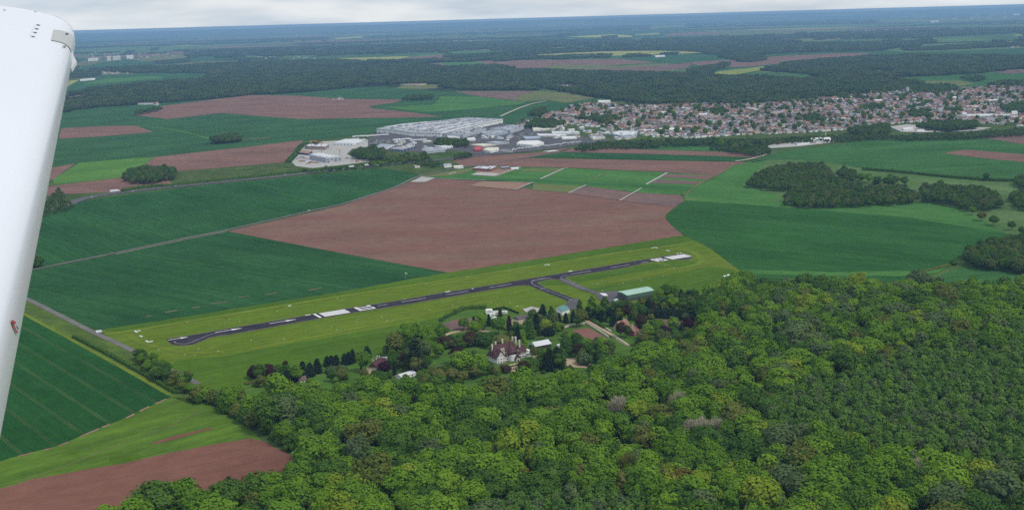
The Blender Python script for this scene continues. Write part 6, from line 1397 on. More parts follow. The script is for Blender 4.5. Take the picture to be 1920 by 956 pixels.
# small units, kiosks and containers cluttering the business park
ru = random.Random(31); UN = 0
for (x0, x1, y0, y1, m, where) in ((742, 800, 266, 282, 12, 'left of the poplars'), (905, 965, 256, 264, 9, 'behind the cream shops'), (1010, 1090, 240, 262, 12, 'between the long depots'), (1090, 1150, 240, 258, 9, 'left of the market hall'), (655, 700, 262, 274, 6, 'right of the white warehouse'), (1200, 1240, 248, 258, 6, 'below the pale flat hall'), (555, 640, 296, 306, 6, 'around the concrete hall'), (1450, 1560, 264, 270, 8, 'in the builders yard'), (1245, 1340, 247, 257, 14, 'below the long white store'), (1150, 1200, 254, 262, 8, 'below the market hall'), (1090, 1140, 246, 264, 8, 'left below the market hall')):
    for k in range(m):
        p = G(ru.uniform(x0, x1), ru.uniform(y0, y1)); rz = ru.choice([.5, 1.1, 2.0]); L_, W_, h_ = ru.uniform(8, 26), ru.uniform(6, 12), ru.uniform(3, 6); rfm = ru.choice(['pale_roof', 'paint', 'grey_roof', 'brown_roof', 'blue_grey', 'cream']); wlm = ru.choice(['white', 'cream', 'grey'])
        e = empty('commercial_unit', (p.x, p.y, 0), rz); tag(e, 'small %s unit with %s roof %s' % (WW0[wlm], RW0[rfm], where), 'building', 'small units ' + where)
        part(e, 'wall', M[wlm], lambda b: b.box((0, 0, h_ / 2), (L_, W_, h_))); part(e, 'roof', M[rfm], lambda b: b.gable((0, 0), (L_, W_), h_ + .05, h_ + ru.uniform(.3, 2.2)))
# ---- church, water towers, cranes
p = G(1698, 177); ch = empty('church', (p.x, p.y, 0), .4); tag(ch, 'grey slate roofed church with square tower on the town skyline', 'church')
part(ch, 'nave_wall', M['grey'], lambda b: b.box((0, 0, 5), (34, 14, 10))); part(ch, 'nave_roof', M['tile_dark'], lambda b: b.gable((0, 0), (34, 14), 10, 19)); part(ch, 'tower', M['grey'], lambda b: b.box((-1, -9, 12.5), (8, 8, 25))); part(ch, 'tower_roof', M['tile_dark'], lambda b: b.gable((-1, -9), (8, 8), 25, 30, hip=4.3))
p = G(1789, 195.5); wt = empty('water_tower', (p.x, p.y, 0)); tag(wt, 'cream round water tower with domed top rising over the town', 'water tower')
part(wt, 'shaft', M['cream'], lambda b: b.tube((0, 0, 0), (0, 0, 17), 4.6, 4.3, 20)); part(wt, 'tank', M['white'], lambda b: (b.tube((0, 0, 17), (0, 0, 18.5), 4.3, 6.2, 20), b.tube((0, 0, 18.5), (0, 0, 22), 6.2, 6.2, 20), b.tube((0, 0, 22), (0, 0, 24), 6.2, 1.5, 20)))
p = G(1340, 63); wt = empty('water_tower', (p.x, p.y, 0)); tag(wt, 'slim white far water tower in the hazy fields', 'water tower')
part(wt, 'shaft', M['white'], lambda b: b.tube((0, 0, 0), (0, 0, 34), 3.5, 3.0, 12)); part(wt, 'tank', M['white'], lambda b: (b.tube((0, 0, 34), (0, 0, 38), 3.0, 8, 12), b.tube((0, 0, 38), (0, 0, 46), 8, 8, 12)))
p = G(1548, 256); chim = empty('factory_chimney', (p.x, p.y, 0)); tag(chim, 'slender pink brick chimney behind the white hall below town', 'chimney')
part(chim, 'shaft', M['cream'], lambda b: b.tube((0, 0, 0), (0, 0, 17), 1.3, .8, 12)); part(chim, 'rim', M['brick'], lambda b: b.tube((0, 0, 17), (0, 0, 17.8), 1.0, 1.0, 12))
def crane(px_, py_, h, jib, rz, mat, label):
    p = G(px_, py_); e = empty('crane', (p.x, p.y, 0), rz); tag(e, label, 'crane')
    def lat(b, a, c, w_):
        a, c = Vector(a), Vector(c); d = (c - a); n = max(3, int(d.length / (w_ * 2))); q = d.normalized().to_track_quat('Z', 'Y'); cs = [q @ Vector((sx * w_, sy * w_, 0)) for sx, sy in ((-1, -1), (1, -1), (1, 1), (-1, 1))]
        for v in cs: b.tube(a + v, c + v, .16, .16, 4, 0, False)
        for k in range(n):
            u0, u1 = a + d * k / n, a + d * (k + 1) / n
            for j in range(4): b.tube(u0 + cs[j], u1 + cs[(j + 1) % 4], .1, .1, 4, 0, False)
    part(e, 'mast', M[mat], lambda b: lat(b, (0, 0, 0), (0, 0, h), .8)); part(e, 'jib', M[mat], lambda b: lat(b, (-jib * .3, 0, h + .8), (jib, 0, h + .8), .6)); part(e, 'counterweight', M['concrete'], lambda b: b.box((-jib * .27, 0, h - .6), (3, 1.6, 2.0))); part(e, 'cab', M['white'], lambda b: b.box((1.4, 1.2, h - .6), (1.6, 1.4, 2)))
    part(e, 'base', M['concrete'], lambda b: b.box((0, 0, .4), (4, 4, .8)))
crane(637, 296, 18, 16, 2.2, 'yellow', 'yellow crane at the right end of the concrete hall')
crane(585, 286, 26, 18, .9, 'orange_crane', 'orange crane in front of the pinkish plant building')
crane(603, 286, 24, 16, 2.8, 'orange_crane', 'orange crane right of the other one at the plant')
# heaps of stone in the yard of the concrete works
r_ = np.random.default_rng(12); ORD = ['leftmost', 'second', 'third', 'fourth', 'fifth', 'sixth', 'seventh', 'rightmost']
for i in range(12):
    xh = 560 + 36 * (i + .2) / 8 if i < 8 else 646 + 40 * (i - 7.6) / 4
    p = G(xh, (300 if i < 8 else 299) + r_.uniform(-4, 8 if i < 8 else 5)); v, f = ico((0, 0, 0), (r_.uniform(4, 9), r_.uniform(4, 8), r_.uniform(2, 4)), 2, .22, r_); v[:, 2] = np.maximum(v[:, 2], -.3)
    o = link(bpy.data.objects.new('rubble_heap', mesh_from('rubble_heap', v, f, M['soil_pale' if i % 3 else 'brown_roof']))); o.location = (p.x, p.y, .2)
    side = 'left of' if i < 8 else 'right of'; nth = ORD[i] if i < 8 else ['leftmost', 'second', 'third', 'rightmost'][i - 8]
    tag(o, '%s of the pinkish rubble heaps in the yard %s the concrete hall' % (nth, side), 'rubble', 'rubble heaps %s the hall' % side)

# ---- vehicles
def mesh_lorry():
    a = MB(); a.box((-1.2, 0, 2.5), (11.5, 2.5, 2.8)); b = MB(); b.box((6.0, 0, 1.9), (2.2, 2.4, 2.6)); b.box((7.15, 0, 1.2), (.3, 2.4, 1.2)); c = MB(); c.tube((0, -1.25, .5), (0, -.95, .5), .5, .5, 12); g = MB(); g.box((7.12, 0, 2.35), (.08, 2.0, .9)); ch_ = MB(); ch_.box((-.2, 0, .95), (13, .9, .3))
    return a.mesh('trailer', M['car_white']), b.mesh('cab', M['car_white']), c.mesh('wheel', M['rubber']), g.mesh('windscreen', M['window']), ch_.mesh('chassis', M['rubber'])
LM = mesh_lorry()
def lorry(loc, rz, label, group=None, cabmat='car_white', s=1.0):
    e = empty('lorry', loc, rz, (s, s, s)); tag(e, label, 'lorry', group)
    link(bpy.data.objects.new('trailer', LM[0]), e); cb = link(bpy.data.objects.new('cab', LM[1]), e); cb.material_slots[0].link = 'OBJECT'; cb.material_slots[0].material = M[cabmat]; link(bpy.data.objects.new('windscreen', LM[3]), cb); link(bpy.data.objects.new('chassis', LM[4]), e)
    for x in (-5.6, -4.3, -3.0, 3.6, 6.2):
        for q in (0, 2.2): o = link(bpy.data.objects.new('wheel', LM[2]), e); o.location = (x, q, 0)
    return e
a = MB(); a.box((0, 0, .62), (4.3, 1.75, .62)); a.gable((0, 0), (4.2, 1.7), .93, 1.0, 0, 0); bodyme = a.mesh('car_body', M['car_white'])
def cabin_mesh():
    V = [(-1.9, -.82, .94), (1.1, -.82, .94), (1.1, .82, .94), (-1.9, .82, .94), (-1.4, -.66, 1.5), (.35, -.66, 1.5), (.35, .66, 1.5), (-1.4, .66, 1.5)]
    return MB().add(V, [(4, 5, 6, 7), (0, 1, 5, 4), (1, 2, 6, 5), (2, 3, 7, 6), (3, 0, 4, 7)]).mesh('car_cabin', M['window'])
cabinme = cabin_mesh(); wheelme = MB().tube((0, -.9, .32), (0, -.68, .32), .32, .32, 12).mesh('car_wheel', M['rubber'])
def car(loc, rz, col, label, group=None, wheels=True, s=1.0):
    e = empty('car', loc, rz, (s, s, s)); tag(e, label, 'car', group); b_ = link(bpy.data.objects.new('body', bodyme), e); b_.material_slots[0].link = 'OBJECT'; b_.material_slots[0].material = M[col]; link(bpy.data.objects.new('cabin', cabinme), e)
    if wheels:
        for x in (-1.35, 1.35):
            for q in (0, 1.58): o = link(bpy.data.objects.new('wheel', wheelme), e); o.location = (x, q, 0)
    return e
def onroad(x, y, lv=6): p = G(x, y); return (p.x, p.y, zl(lv, p.y))
hwa = orient((206, 364.5), (311, 352)); hwb = orient((460, 337.5), (610, 321.5)); hwc = orient((888, 293), (1003, 282.5))
lorry(onroad(215, 361.5), hwa, 'long white tank lorry stopped on the highway near the road bend', s=1.25)
lorry(onroad(690, 312), hwb, 'white lorry on the highway below the concrete works', s=1.1)
lorry(onroad(660, 315), hwb, 'lorry with dark cab following the white one on the highway', cabmat='car_dark')
car(onroad(249, 360), hwa, 'car_white', 'white car on the highway just right of the tank lorry'); car(onroad(325, 350.5), hwa, 'car_dark', 'dark car of a pair on the highway below the tree island'); car(onroad(329, 350), hwa, 'car_white', 'white car of a pair on the highway below the tree island')
car(onroad(534, 328.5), hwb, 'car_white', 'white car on the highway left of the concrete works'); car(onroad(708, 311), hwb, 'car_white', 'white car ahead of the white highway lorry'); car(onroad(579, 396.5), orient((425, 432), (579, 397)), 'car_white', 'white car alone on the farm track beside the big bare field', s=1.2)
car(onroad(218, 474), orient((217, 474.6), (355, 445.5)), 'car_dark', 'dark car alone on the farm track between the wheat fields'); car(onroad(881, 291.5), hwc, 'car_white', 'white car on the highway beside the red restaurant'); car(onroad(911, 288.8), hwc, 'car_white', 'white car on the highway below the cream roofed shop')
car(onroad(172, 371.5), hwa, 'car_white', 'white car on the highway left of the tank lorry'); car(onroad(118, 386.5), hwa + .3, 'car_white', 'white car at the road bend beside the wing'); car(onroad(110, 384), hwa + .5, 'car_white', 'white car parked under the trees at the road bend')
car(onroad(1101, 275), hwc, 'car_white', 'white car on the highway where it meets the tree belt', s=1.3)
rv = random.Random(9)
n = 0
for (xa, ya, xb, yb, m, lb, gp) in ((664, 258.5, 725, 255, 15, 'white lorry trailer in the row beside the factory front', 'trailers beside the factory front'), (740, 264.5, 768, 262.5, 9, 'white lorry in the short row in the works yard', 'lorries in the short yard row'), (772, 265.5, 797, 264, 8, 'white lorry in the second short row left of the poplars', 'lorries in the second yard row')):
    for k in range(m):
        t = k / (m - 1); x, y = xa + (xb - xa) * t + rv.uniform(-.6, .6), ya + (yb - ya) * t + rv.uniform(-.4, .4); lorry(onroad(x, y, 4), 1.0 + rv.uniform(-.05, .05), lb, gp)
vb = MB(); vb.box((-.4, 0, 1.35), (4.6, 2.0, 2.0)); vb.box((2.3, 0, 1.0), (1.0, 1.9, 1.3)); vbm = vb.mesh('van_body', M['car_white']); vw = MB().box((1.92, 0, 1.95), (.1, 1.6, .7)).mesh('van_windscreen', M['window'])
def van(loc, rz, label, group):
    e = empty('van', loc, rz); tag(e, label, 'van', group); link(bpy.data.objects.new('body', vbm), e); link(bpy.data.objects.new('windscreen', vw), e)
    for x in (-1.5, 1.6):
        for q in (0, 1.58): o = link(bpy.data.objects.new('wheel', wheelme), e); o.location = (x, q, 0)
for k in range(46):
    t = k / 45; x, y = 962 + 126 * t, 282 - 14.5 * t + rv.uniform(-1.8, .6); van(onroad(x + rv.uniform(-.5, .5), y, 4), hwc + 1.57 + rv.uniform(-.1, .1), 'white camper van in the long sales row beside the highway', 'camper vans beside the highway')
for k in range(250):
    z = rv.random()
    if z < .5: x, y = rv.uniform(695, 735), rv.uniform(264, 275)
    elif z < .75: x, y = rv.uniform(800, 905), rv.uniform(255.5, 268)
    else: x, y = rv.uniform(955, 1000), rv.uniform(247, 262)
    c = rv.choice(['car_white', 'car_silver', 'car_dark', 'car_red', 'car_white']); where = 'left of the navy hall' if x < 740 else 'in front of the factory wing' if x < 910 else 'between the depots'
    car(onroad(x, y, 4), rv.choice([.9, 2.47]) + rv.uniform(-.04, .04), c, 'small %s car parked in the yard %s' % (c[4:], where), 'cars parked %s' % where, wheels=False, s=1.15)

# ---- the town
rb_ = random.Random(44)
for (x, y) in ((1075,218),(1112,206),(1150,208),(1262,226),(1285,206),(1318,220),(1352,232),(1388,226),(1412,208),(1440,236),(1455,216),(1516,240),(1532,212),(1578,226),(1602,216),(1628,232),(1645,192),(1655,218),(1682,190),(1715,200),(1738,190),(1752,206),(1776,222),(1830,186),(1846,224),(1862,192),(1875,178),(1902,190),(1912,176),(1765,184)):
    p = G(x, y); L_, W_, h_ = rb_.uniform(18, 42), rb_.uniform(10, 15), rb_.uniform(5, 9); wl, rf = rb_.choice(['white', 'white', 'cream']), rb_.choice(['pale_roof', 'paint', 'brown_roof', 'tile_red', 'tile_dark'])
    e = empty('town_block', (p.x, p.y, 0), rb_.choice([.35, 1.9, .1])); zone = 'left of the cream tower' if x < 1240 else 'below the red roofed school' if x < 1500 else 'below the church' if x < 1700 else 'around the water tower'
    tag(e, 'large %s block with %s roof among the houses %s' % (wl, {'pale_roof': 'pale grey', 'paint': 'white', 'brown_roof': 'dull pink', 'tile_red': 'red', 'tile_dark': 'slate'}[rf], zone), 'building', 'larger blocks ' + zone)
    part(e, 'wall', M[wl], lambda b: b.box((0, 0, h_ / 2), (L_, W_, h_))); part(e, 'roof', M[rf], lambda b: b.gable((0, 0), (L_, W_), h_ + .05, h_ + rb_.uniform(.4, 3.5)))
    for k in range(4): part(e, 'window', M['window'], lambda b: b.box((-L_ / 2 + L_ * (k + .5) / 4, -W_ / 2 - .05, h_ * .6), (L_ / 4 * .6, .12, 1.4)))
TOWN = poly([(965,236),(1000,226),(1062,204),(1092,196),(1140,197),(1200,200),(1300,197.5),(1420,197.5),(1500,188),(1600,181),(1650,172.5),(1700,168),(1760,175),(1800,168),(1920,160),(2040,157),(2040,234),(1920,239),(1900,236),(1800,230),(1700,232),(1660,236),(1600,244),(1500,250),(1400,254),(1330,258),(1290,260),(1230,256),(1150,243),(1080,236),(1020,238)])
BLD = [o for o in COL.objects if o.parent is None and o.name.startswith(('town_block', 'industrial_hall', 'tall_block', 'church', 'water_tower', 'factory', 'loading_hall', 'store_hall'))]
BXY = np.array([(o.location.x, o.location.y) for o in BLD])
ta = .35; ca, sa = math.cos(ta), math.sin(ta); A = np.array(TOWN); U = A @ np.array([[ca, -sa], [sa, ca]]); lo, hi = U.min(0), U.max(0); H_ = []
rh = np.random.default_rng(21); row = 0; v = lo[1]
while v < hi[1]:
    u = lo[0] + rh.uniform(0, 20)
    while u < hi[0]:
        ww = rh.uniform(8.5, 14.5); wv = v + 9 * math.sin(u / 150 + row) + rh.uniform(-3, 3)
        if rh.uniform() < .97: H_.append((u, wv, ww, rh.uniform(7.5, 10), rh.choice([5.4, 5.4, 5.8, 6.4]), ta + (math.pi / 2 if rh.uniform() < .5 else 0) + rh.uniform(-.12, .12)))
        u += ww + rh.uniform(2, 10)
    v += 19 if row % 2 else 25; row += 1
H_ = np.array(H_); XY = H_[:, :2] @ np.array([[ca, sa], [-sa, ca]]); ok = inside(XY, TOWN)
for b in BXY: ok &= np.linalg.norm(XY - b, axis=1) > 24
for hpts in ([(1330,211),(1350,207),(1365,214),(1340,218)], [(1080,226),(1140,222),(1170,228),(1120,233)], [(1505,222),(1530,220),(1540,230),(1510,233)], [(1700,215),(1735,210),(1745,222),(1712,226)], [(1620,203),(1640,200),(1650,207),(1625,210)], [(1880,207),(1895,198),(1990,196),(1990,212),(1900,212)]): ok &= ~inside(XY, poly(hpts))
ok &= ~((np.sin(XY[:, 0] / 47 + 2) * np.sin(XY[:, 1] / 61) + rh.normal(0, .35, len(XY))) > .72)
H_ = H_[ok]; XY = XY[ok]; pxh, pyh, dh = project(np.concatenate([XY, np.full((len(XY), 1), 3.0)], 1))
vis = (pxh > 10) & (pxh < 1912); order = np.argsort(dh + np.where(vis, 0, 1e6)); first = set(order[:296].tolist()); dq_ = np.quantile(dh[order[:296]], [.25, .5, .75])
WALLS = ['white', 'cream', 'white', 'white', 'cream']; ROOFS = ['tile_brown', 'tile_red', 'tile_dark', 'brown_roof', 'tile_brown', 'tile_orange', 'grey_roof', 'tile_dark']
RWD = {'tile_brown': 'brown', 'tile_red': 'red', 'tile_dark': 'dark slate', 'tile_orange': 'orange', 'brown_roof': 'dull pink', 'grey_roof': 'pale grey'}; WWD = {'white': 'white', 'cream': 'cream', 'grey': 'grey'}
unit_w = MB(); unit_w.box((0, 0, .5), (1, 1, 1)); unit_w.add([(-.49, -.5, 1), (-.49, .5, 1), (-.49, 0, 1.98)], [(0, 2, 1)]); unit_w.add([(.49, -.5, 1), (.49, .5, 1), (.49, 0, 1.98)], [(0, 1, 2)])
def house_meshes(h):
    d1, d2, hr = 11.0, 8.6, 3.1; w_ = MB(); w_.box((0, 0, h / 2 - .1), (d1, d2, h + .2))
    for s in (-1, 1): w_.add([(s * (d1 / 2 - .01), -d2 / 2, h), (s * (d1 / 2 - .01), d2 / 2, h), (s * (d1 / 2 - .01), 0, h + hr - .2)], [(0, 1, 2) if s > 0 else (0, 2, 1)])
    rf_ = MB(); rf_.gable((0, 0), (d1, d2), h, h + hr); rf_.box((d1 * .3, .6, h + hr - .1), (.8, .8, 1.8)); return w_.mesh('house_wall', M['white']), rf_.mesh('house_roof', M['tile_red']), w_, rf_
HM = {h_: house_meshes(h_) for h_ in (3.2, 5.4, 5.8, 6.4)}
rest = MB(); matsR = [M[x] for x in ('white', 'cream', 'grey', 'tile_brown', 'tile_red', 'tile_dark', 'tile_orange', 'brown_roof', 'grey_roof')]; mix = {x: i for i, x in enumerate(('white', 'cream', 'grey', 'tile_brown', 'tile_red', 'tile_dark', 'tile_orange', 'brown_roof', 'grey_roof'))}
for i in range(len(H_)):
    wl = WALLS[rh.integers(0, 5)]; rf = ROOFS[rh.integers(0, 8)]; hk = min(HM, key=lambda q: abs(q - H_[i, 4])); sx, sy = H_[i, 2] / 11, H_[i, 3] / 8.6
    if i in first:
        e = empty('house', (XY[i, 0], XY[i, 1], 0), H_[i, 5], (sx, sy, 1.0)); x = pxh[i]
        zone = 'at the left end of town' if x < 1080 else 'left of the market hall' if x < 1170 else 'behind the long white store' if x < 1330 else 'below the red roofed school' if x < 1500 else 'above the white barrel hall' if x < 1640 else 'above the sports ground' if x < 1760 else 'near the long apartment slab'
        st = ('narrow' if H_[i, 2] < 10.3 else 'wide' if H_[i, 2] > 12.6 else 'middling') + (' tall' if hk > 6 else ' low' if hk < 5.6 else ''); ax_ = 'gable on' if abs(math.sin(H_[i, 5] - ta)) > .5 else 'eaves on'; rw_ = 'front row' if dh[i] < dq_[0] else 'second row' if dh[i] < dq_[1] else 'third row' if dh[i] < dq_[2] else 'fourth row'
        tag(e, '%s %s %s house, %s roof, %s, %s' % (st, WWD[wl], ax_, RWD[rf], rw_, zone), 'house', 'town houses ' + zone)
        o = link(bpy.data.objects.new('wall', HM[hk][0]), e); o.material_slots[0].link = 'OBJECT'; o.material_slots[0].material = M[wl]
        o = link(bpy.data.objects.new('roof', HM[hk][1]), e); o.material_slots[0].link = 'OBJECT'; o.material_slots[0].material = M[rf]
    else:
        cc, ss = math.cos(H_[i, 5]), math.sin(H_[i, 5])
        for mb_, mt in ((HM[hk][2], wl), (HM[hk][3], rf)):
            rest.add([(XY[i, 0] + x * sx * cc - y * sy * ss, XY[i, 1] + x * sx * ss + y * sy * cc, z) for x, y, z in mb_.V], mb_.F, mix[mt])
# villages and farms farther off join the mass of houses
for (x0, y0, x1, y1, m, sc_) in ((1018,166,1088,160,34,1.1),(345,137,395,134,26,1.4),(395,133,480,124,40,1.5),(185,139,260,136,22,1.4),(260,136,330,132,18,1.4),(1640,68,1720,66,46,2.2),(1560,69,1640,66,18,2.2),(1735,92,1760,88,8,1.6),(1860,90,1920,82,36,1.8),(470,107,600,111,14,1.7),(840,80,920,74,26,2.0),(230,68,290,71,30,4.0),(700,56,820,61,40,3.0),(1240,46,1400,44,60,4.0),(1480,44,1620,41,50,4.0),(1640,36,1900,28,80,5.0),(620,188,650,186,6,1.2),(170,112,330,100,50,2.0),(260,198,300,194,8,1.2),(1000,53,1120,50,30,3.0),(1290,160,1300,160,1,1)):
    for _ in range(m):
        p = G(rv.uniform(x0, x1), rv.uniform(min(y0, y1), max(y0, y1))); a_ = rv.uniform(0, 3.14); cc, ss = math.cos(a_) * sc_, math.sin(a_) * sc_
        for mb_, mt in ((HM[3.2][2], rv.choice(['white', 'white', 'cream'])), (HM[3.2][3], rv.choice(['tile_brown', 'tile_red', 'tile_dark', 'grey']))):
            rest.add([(p.x + x * cc - y * ss, p.y + x * ss + y * cc, z * (1 + (sc_ - 1) * .6)) for x, y, z in mb_.V], mb_.F, mix[mt])
o = rest.build('distant_houses', matsR); tag(o, 'mass of small pale houses of the upper town and the far villages', None, None, 'stuff')
# gardens between the houses
gt, rg = scatter([TOWN], 17, .48, (), 70); dmin = np.full(len(gt), 1e9)
for i0 in range(0, len(XY), 200): dmin = np.minimum(dmin, np.linalg.norm(gt[:, None, :] - XY[None, i0:i0 + 200, :], axis=2).min(1))
for b in BXY: dmin = np.minimum(dmin, np.linalg.norm(gt - b, axis=1) - 16)
gt = gt[(dmin > 8.0) & (rg.uniform(0, 1, len(gt)) < .7)]; n = len(gt); s = rg.uniform(.35, 1.0, n)
mass('garden_trees', np.concatenate([gt, np.zeros((n, 1))], 1), rg.uniform(0, 6.28, n), np.stack([s, s, s], 1), rg.integers(0, LIB['small'][1], n), 'small', 'small garden trees scattered between the town houses')
wood([[(1330,211),(1350,207),(1365,214),(1340,218)], [(1080,226),(1140,222),(1170,228),(1120,233)], [(1505,222),(1530,220),(1540,230),(1510,233)], [(1700,215),(1735,210),(1745,222),(1712,226)], [(1620,203),(1640,200),(1650,207),(1625,210)]], 11, 'midwood', 'groves of dark trees inside the town', 71, .75, 0)

# ------------------------------------------------------------------ the wing of the aircraft the picture is taken from
def campt(px, py, depth): return CAM + ray(px, py) * depth
Pt = campt(141, 84, 4.2); Pr = campt(-2, 822, 1.45)       # nose of the leading edge at the tip and near the cabin
S = (Pt - Pr); SL = S.length; S.normalize()
Cb = Vector((-S.y, S.x, 0)).normalized()
if Cb.x > 0: Cb = -Cb                                         # chord direction, towards the trailing edge
Nw = S.cross(Cb).normalized()
if Nw.z < 0: Nw = -Nw
CH = 1.55; TH = 0.145
def foil(c):
    """blunt-nosed section: upper and lower surface height for chord fraction c"""
    up = 0.098 * (c / .18) ** .25 if c < .18 else 0.098 * (1 + .18 * ((c - .18) / .82) * (1 - (c - .18) / .82) * 2 - ((c - .18) / .82) ** 2)
    lo = -0.040 * (c / .12) ** .4 if c < .12 else -0.040 * (1 - (c - .12) / .88)
    return up, lo
def wpt(s, q, off=0.0):
    """s along the span in metres from the cabin side; q from -1 (under the trailing edge) over 0 (nose) to +1 (top of the trailing edge)"""
    c = q * q; u, l = foil(min(c, 1.0)); z = u if q >= 0 else l
    p = Pr + S * s + Cb * (c * CH) + Nw * (z * CH)
    if off:
        e_ = 1e-3; a = wpt(s, q - e_); b = wpt(s, q + e_); n = (b - a).cross(S).normalized()
        ctr = Pr + S * s + Cb * (.3 * CH)
        if n.dot(p - ctr) < 0: n = -n
        p = p + n * off
    return p
S0, S1 = -1.2, SL + 0.02
wing = empty('aircraft_wing', tuple(Pr + S * S0)); tag(wing, 'white aircraft wing reaching into the left of the picture', 'wing')
M['wing'] = plain('white_gelcoat', (0.72, 0.73, 0.77), 0.26, 0.02, 1.2, spec=0.5); M['wing_seam'] = plain('seam_grey', (0.56, 0.57, 0.61), 0.6, 0.1, 4.0); M['slot'] = plain('slot_dark', (0.10, 0.10, 0.12), 0.6, 0.1, 4.0)
M['cover'] = plain('polished_metal', (0.62, 0.60, 0.56), 0.32, 0.06, 6.0, metal=0.75); M['emblem_red'] = plain('emblem_red', (0.45, 0.035, 0.04), 0.35, 0.03, 4.0)
M['emblem_black'] = plain('emblem_black', (0.02, 0.02, 0.025), 0.35, 0.03, 4.0)
inv = Matrix.Translation(wing.location).inverted()
def wmesh(name, grid, mat, parent, smooth=True, closed=False):
    nu, nv = len(grid), len(grid[0]); V = [tuple(inv @ p) for rowp in grid for p in rowp]; F = [(i * nv + j, i * nv + j + 1, (i + 1) * nv + j + 1, (i + 1) * nv + j) for i in range(nu - 1) for j in range(nv - 1)]
    me = mesh_from(name, V, F, mat, None, smooth); bm = bmesh.new(); bm.from_mesh(me); bmesh.ops.recalc_face_normals(bm, faces=bm.faces[:]); bm.to_mesh(me); bm.free(); return link(bpy.data.objects.new(name, me), parent)
QS = [(-1 + 2 * k / 120) for k in range(121)]
wmesh('skin', [[wpt(S0 + (S1 - S0) * i / 40, q) for q in QS] for i in range(41)], M['wing'], wing)
# rounded tip fairing beyond the seam
def tip(u, q):
    a = u * math.pi / 2; base = wpt(S1, q); c = q * q; ctr = Pr + S * S1 + Cb * (min(c, 1) * CH) + Nw * (sum(foil(min(c, 1))) / 2 * CH)
    return ctr + (base - ctr) * math.cos(a) + S * (.018 * math.sin(a))
wmesh('tip_fairing', [[tip(k / 8, q) for q in QS] for k in range(9)], M['wing'], wing)
wmesh('tip_seam', [[wpt(S1 - .012 + .004 * k, q, .0012) for q in QS] for k in range(2)], M['wing_seam'], wing)
# find the skin point under a pixel of the photograph
SS, QQ = np.meshgrid(np.linspace(S0 + .3, S1, 260), np.linspace(-.35, .75, 260), indexing='ij'); WP = np.array([[tuple(wpt(SS[i, j], QQ[i, j])) for j in range(260)] for i in range(260)]).reshape(-1, 3)
wx, wy, wd_ = project(WP)
# keep only the side of the skin that faces the camera
nrm = np.gradient(WP.reshape(260, 260, 3), axis=0); nr2 = np.gradient(WP.reshape(260, 260, 3), axis=1); nn = np.cross(nrm, nr2).reshape(-1, 3); ctrv = WP - (np.array(Pr)[None, :] + SS.reshape(-1, 1) * np.array(S)[None, :] + .3 * CH * np.array(Cb)[None, :]); nn *= np.sign(np.sum(nn * ctrv, 1))[:, None]
facing = np.sum(nn * (np.array(CAM) - WP), 1) > 0
def under(px, py):
    d = (wx - px) ** 2 + (wy - py) ** 2 + np.where(facing, 0, 1e6); k = int(np.argmin(d)); s, q = float(SS.ravel()[k]), float(QQ.ravel()[k]); ds, dq = .02, .006
    for _ in range(4):
        c = [(s + ds * i / 4, q + dq * j / 4) for i in range(-4, 5) for j in range(-4, 5)]; x, y, _d = project([tuple(wpt(*v)) for v in c]); k = int(np.argmin((x - px) ** 2 + (y - py) ** 2)); s, q = c[k]; ds /= 3; dq /= 3
    return s, q
def patch(name, corners, mat, parent, off=.0015, n=8, ell=False):
    """a thin plate lying on the skin; corners as (s, q) of the skin in order"""
    g = []
    for i in range(n + 1):
        rowp = []
        for j in range(n + 1):
            u, v = i / n, j / n
            if ell:
                x, y = 2 * u - 1, 2 * v - 1; x, y = x * math.sqrt(1 - y * y / 2), y * math.sqrt(1 - x * x / 2); u, v = (x + 1) / 2, (y + 1) / 2
            s = (1 - u) * ((1 - v) * corners[0][0] + v * corners[1][0]) + u * ((1 - v) * corners[3][0] + v * corners[2][0]); q = (1 - u) * ((1 - v) * corners[0][1] + v * corners[1][1]) + u * ((1 - v) * corners[3][1] + v * corners[2][1])
            rowp.append(wpt(s, q, off))
        g.append(rowp)
    return wmesh(name, g, mat, parent)
def quadpx(pts): return [under(*p) for p in pts]
lc = patch('light_cover', quadpx([(100.5,57),(95.5,77),(133,99),(139,79)]), M['cover'], wing, .002, 10)
patch('cover_screw', quadpx([(121,63.5),(122,66),(127.5,67),(126.5,64)]), M['slot'], lc, .004, 6, True)
patch('cover_screw', quadpx([(116,87),(117,89.5),(123,91),(122,88)]), M['slot'], lc, .004, 6, True)
for (x, y) in ((71.5,48.2),(68.7,55.2),(65.7,62.3),(61.8,69.8)):
    patch('vent_slot', quadpx([(x - 4.0, y - 1.3), (x - 4.0, y + .2), (x + 4.0, y + 1.3), (x + 4.0, y - .2)]), M['slot'], wing, .002, 6, True)
patch('vent_plate_edge', quadpx([(65.5,47),(65.9,47.1),(55.9,69),(55.5,68.8)]), M['wing_seam'], wing, .0015, 4)
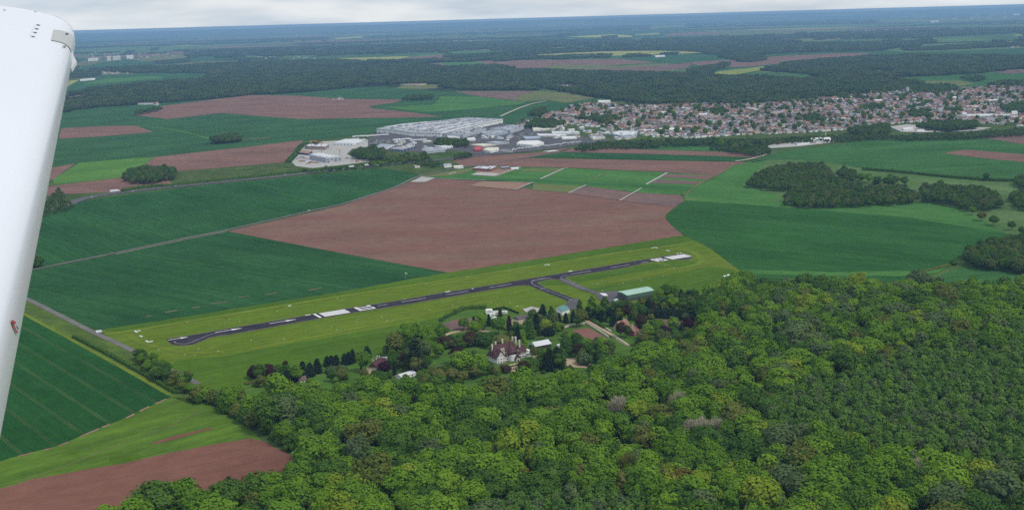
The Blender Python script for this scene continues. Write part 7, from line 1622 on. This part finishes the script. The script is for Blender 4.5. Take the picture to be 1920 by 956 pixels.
for (x, y) in ((8.5,18.8),(66.5,21.2),(113,31.5)):
    patch('tip_screw', quadpx([(x - 2.4, y - .2), (x - 2.4, y + 1.6), (x + 2.4, y + 2.2), (x + 2.4, y + .4)]), M['wing_seam'], wing, .003, 6, True)
# stall strip standing off the nose
s_, q_ = under(134, 112); s2_, _ = under(137, 99); b0 = wpt(s_, .02); fw = -Cb
mb = MB(); A0 = inv @ wpt(s_ + .16, .10, .001); A1 = inv @ wpt(s_ + .02, .10, .001); B0 = inv @ (wpt(s_ + .15, -.04) + fw * .004); B1 = inv @ (wpt(s_ - .0, -.10) + fw * .012); B2 = inv @ (wpt(s_ + .05, -.02) + fw * .014)
th = Nw * .012
V = [A0, A1, B1, B2, B0]; mb.add(V + [v - th for v in V], [(0, 1, 2, 3, 4), (9, 8, 7, 6, 5)] + [(k, 5 + k, 5 + (k + 1) % 5, (k + 1) % 5) for k in range(5)]); mb.build('stall_strip', M['wing'], wing)
# red and black emblem
em = empty('emblem', (0, 0, 0)); em.parent = wing
def emb(name, pts, mat, off):
    P = [inv @ wpt(*under(*p), off) for p in pts]; return link(bpy.data.objects.new(name, mesh_from(name, [tuple(p) for p in P], [tuple(range(len(P)))], mat)), em)
emb('emblem_red', [(18,601),(21,600.3),(25.5,603),(27.5,606.5),(26.8,608),(24.5,606.8),(23.3,606.5),(24.5,611),(28,618.5),(31,622.8),(30.5,625),(27.5,622),(23,614),(20.3,607)], M['emblem_red'], .0022)
emb('emblem_dark', [(25.5,610.3),(27.3,610.6),(30.2,615.2),(31,618.8),(29,617.6),(26.8,614)], M['emblem_black'], .0032)

# ------------------------------------------------------------------ haze
ZT = max(float(WP[:, 2].max()), H) + 0.6
hz = MB(); hz.box((0, 26000, (ZT - 1.5) / 2), (124000, 58000, ZT + 1.5)); m, t, out = newmat('haze')
vol = N(t, 'ShaderNodeVolumePrincipled'); vol.inputs['Color'].default_value = (0.38, 0.66, 1.0, 1); vol.inputs['Density'].default_value = HAZE; vol.inputs['Anisotropy'].default_value = 0.1
t.links.new(vol.outputs[0], out.inputs['Volume'])
o = hz.build('haze', m); tag(o, 'thin bluish haze over the whole plain', None, None, 'stuff')
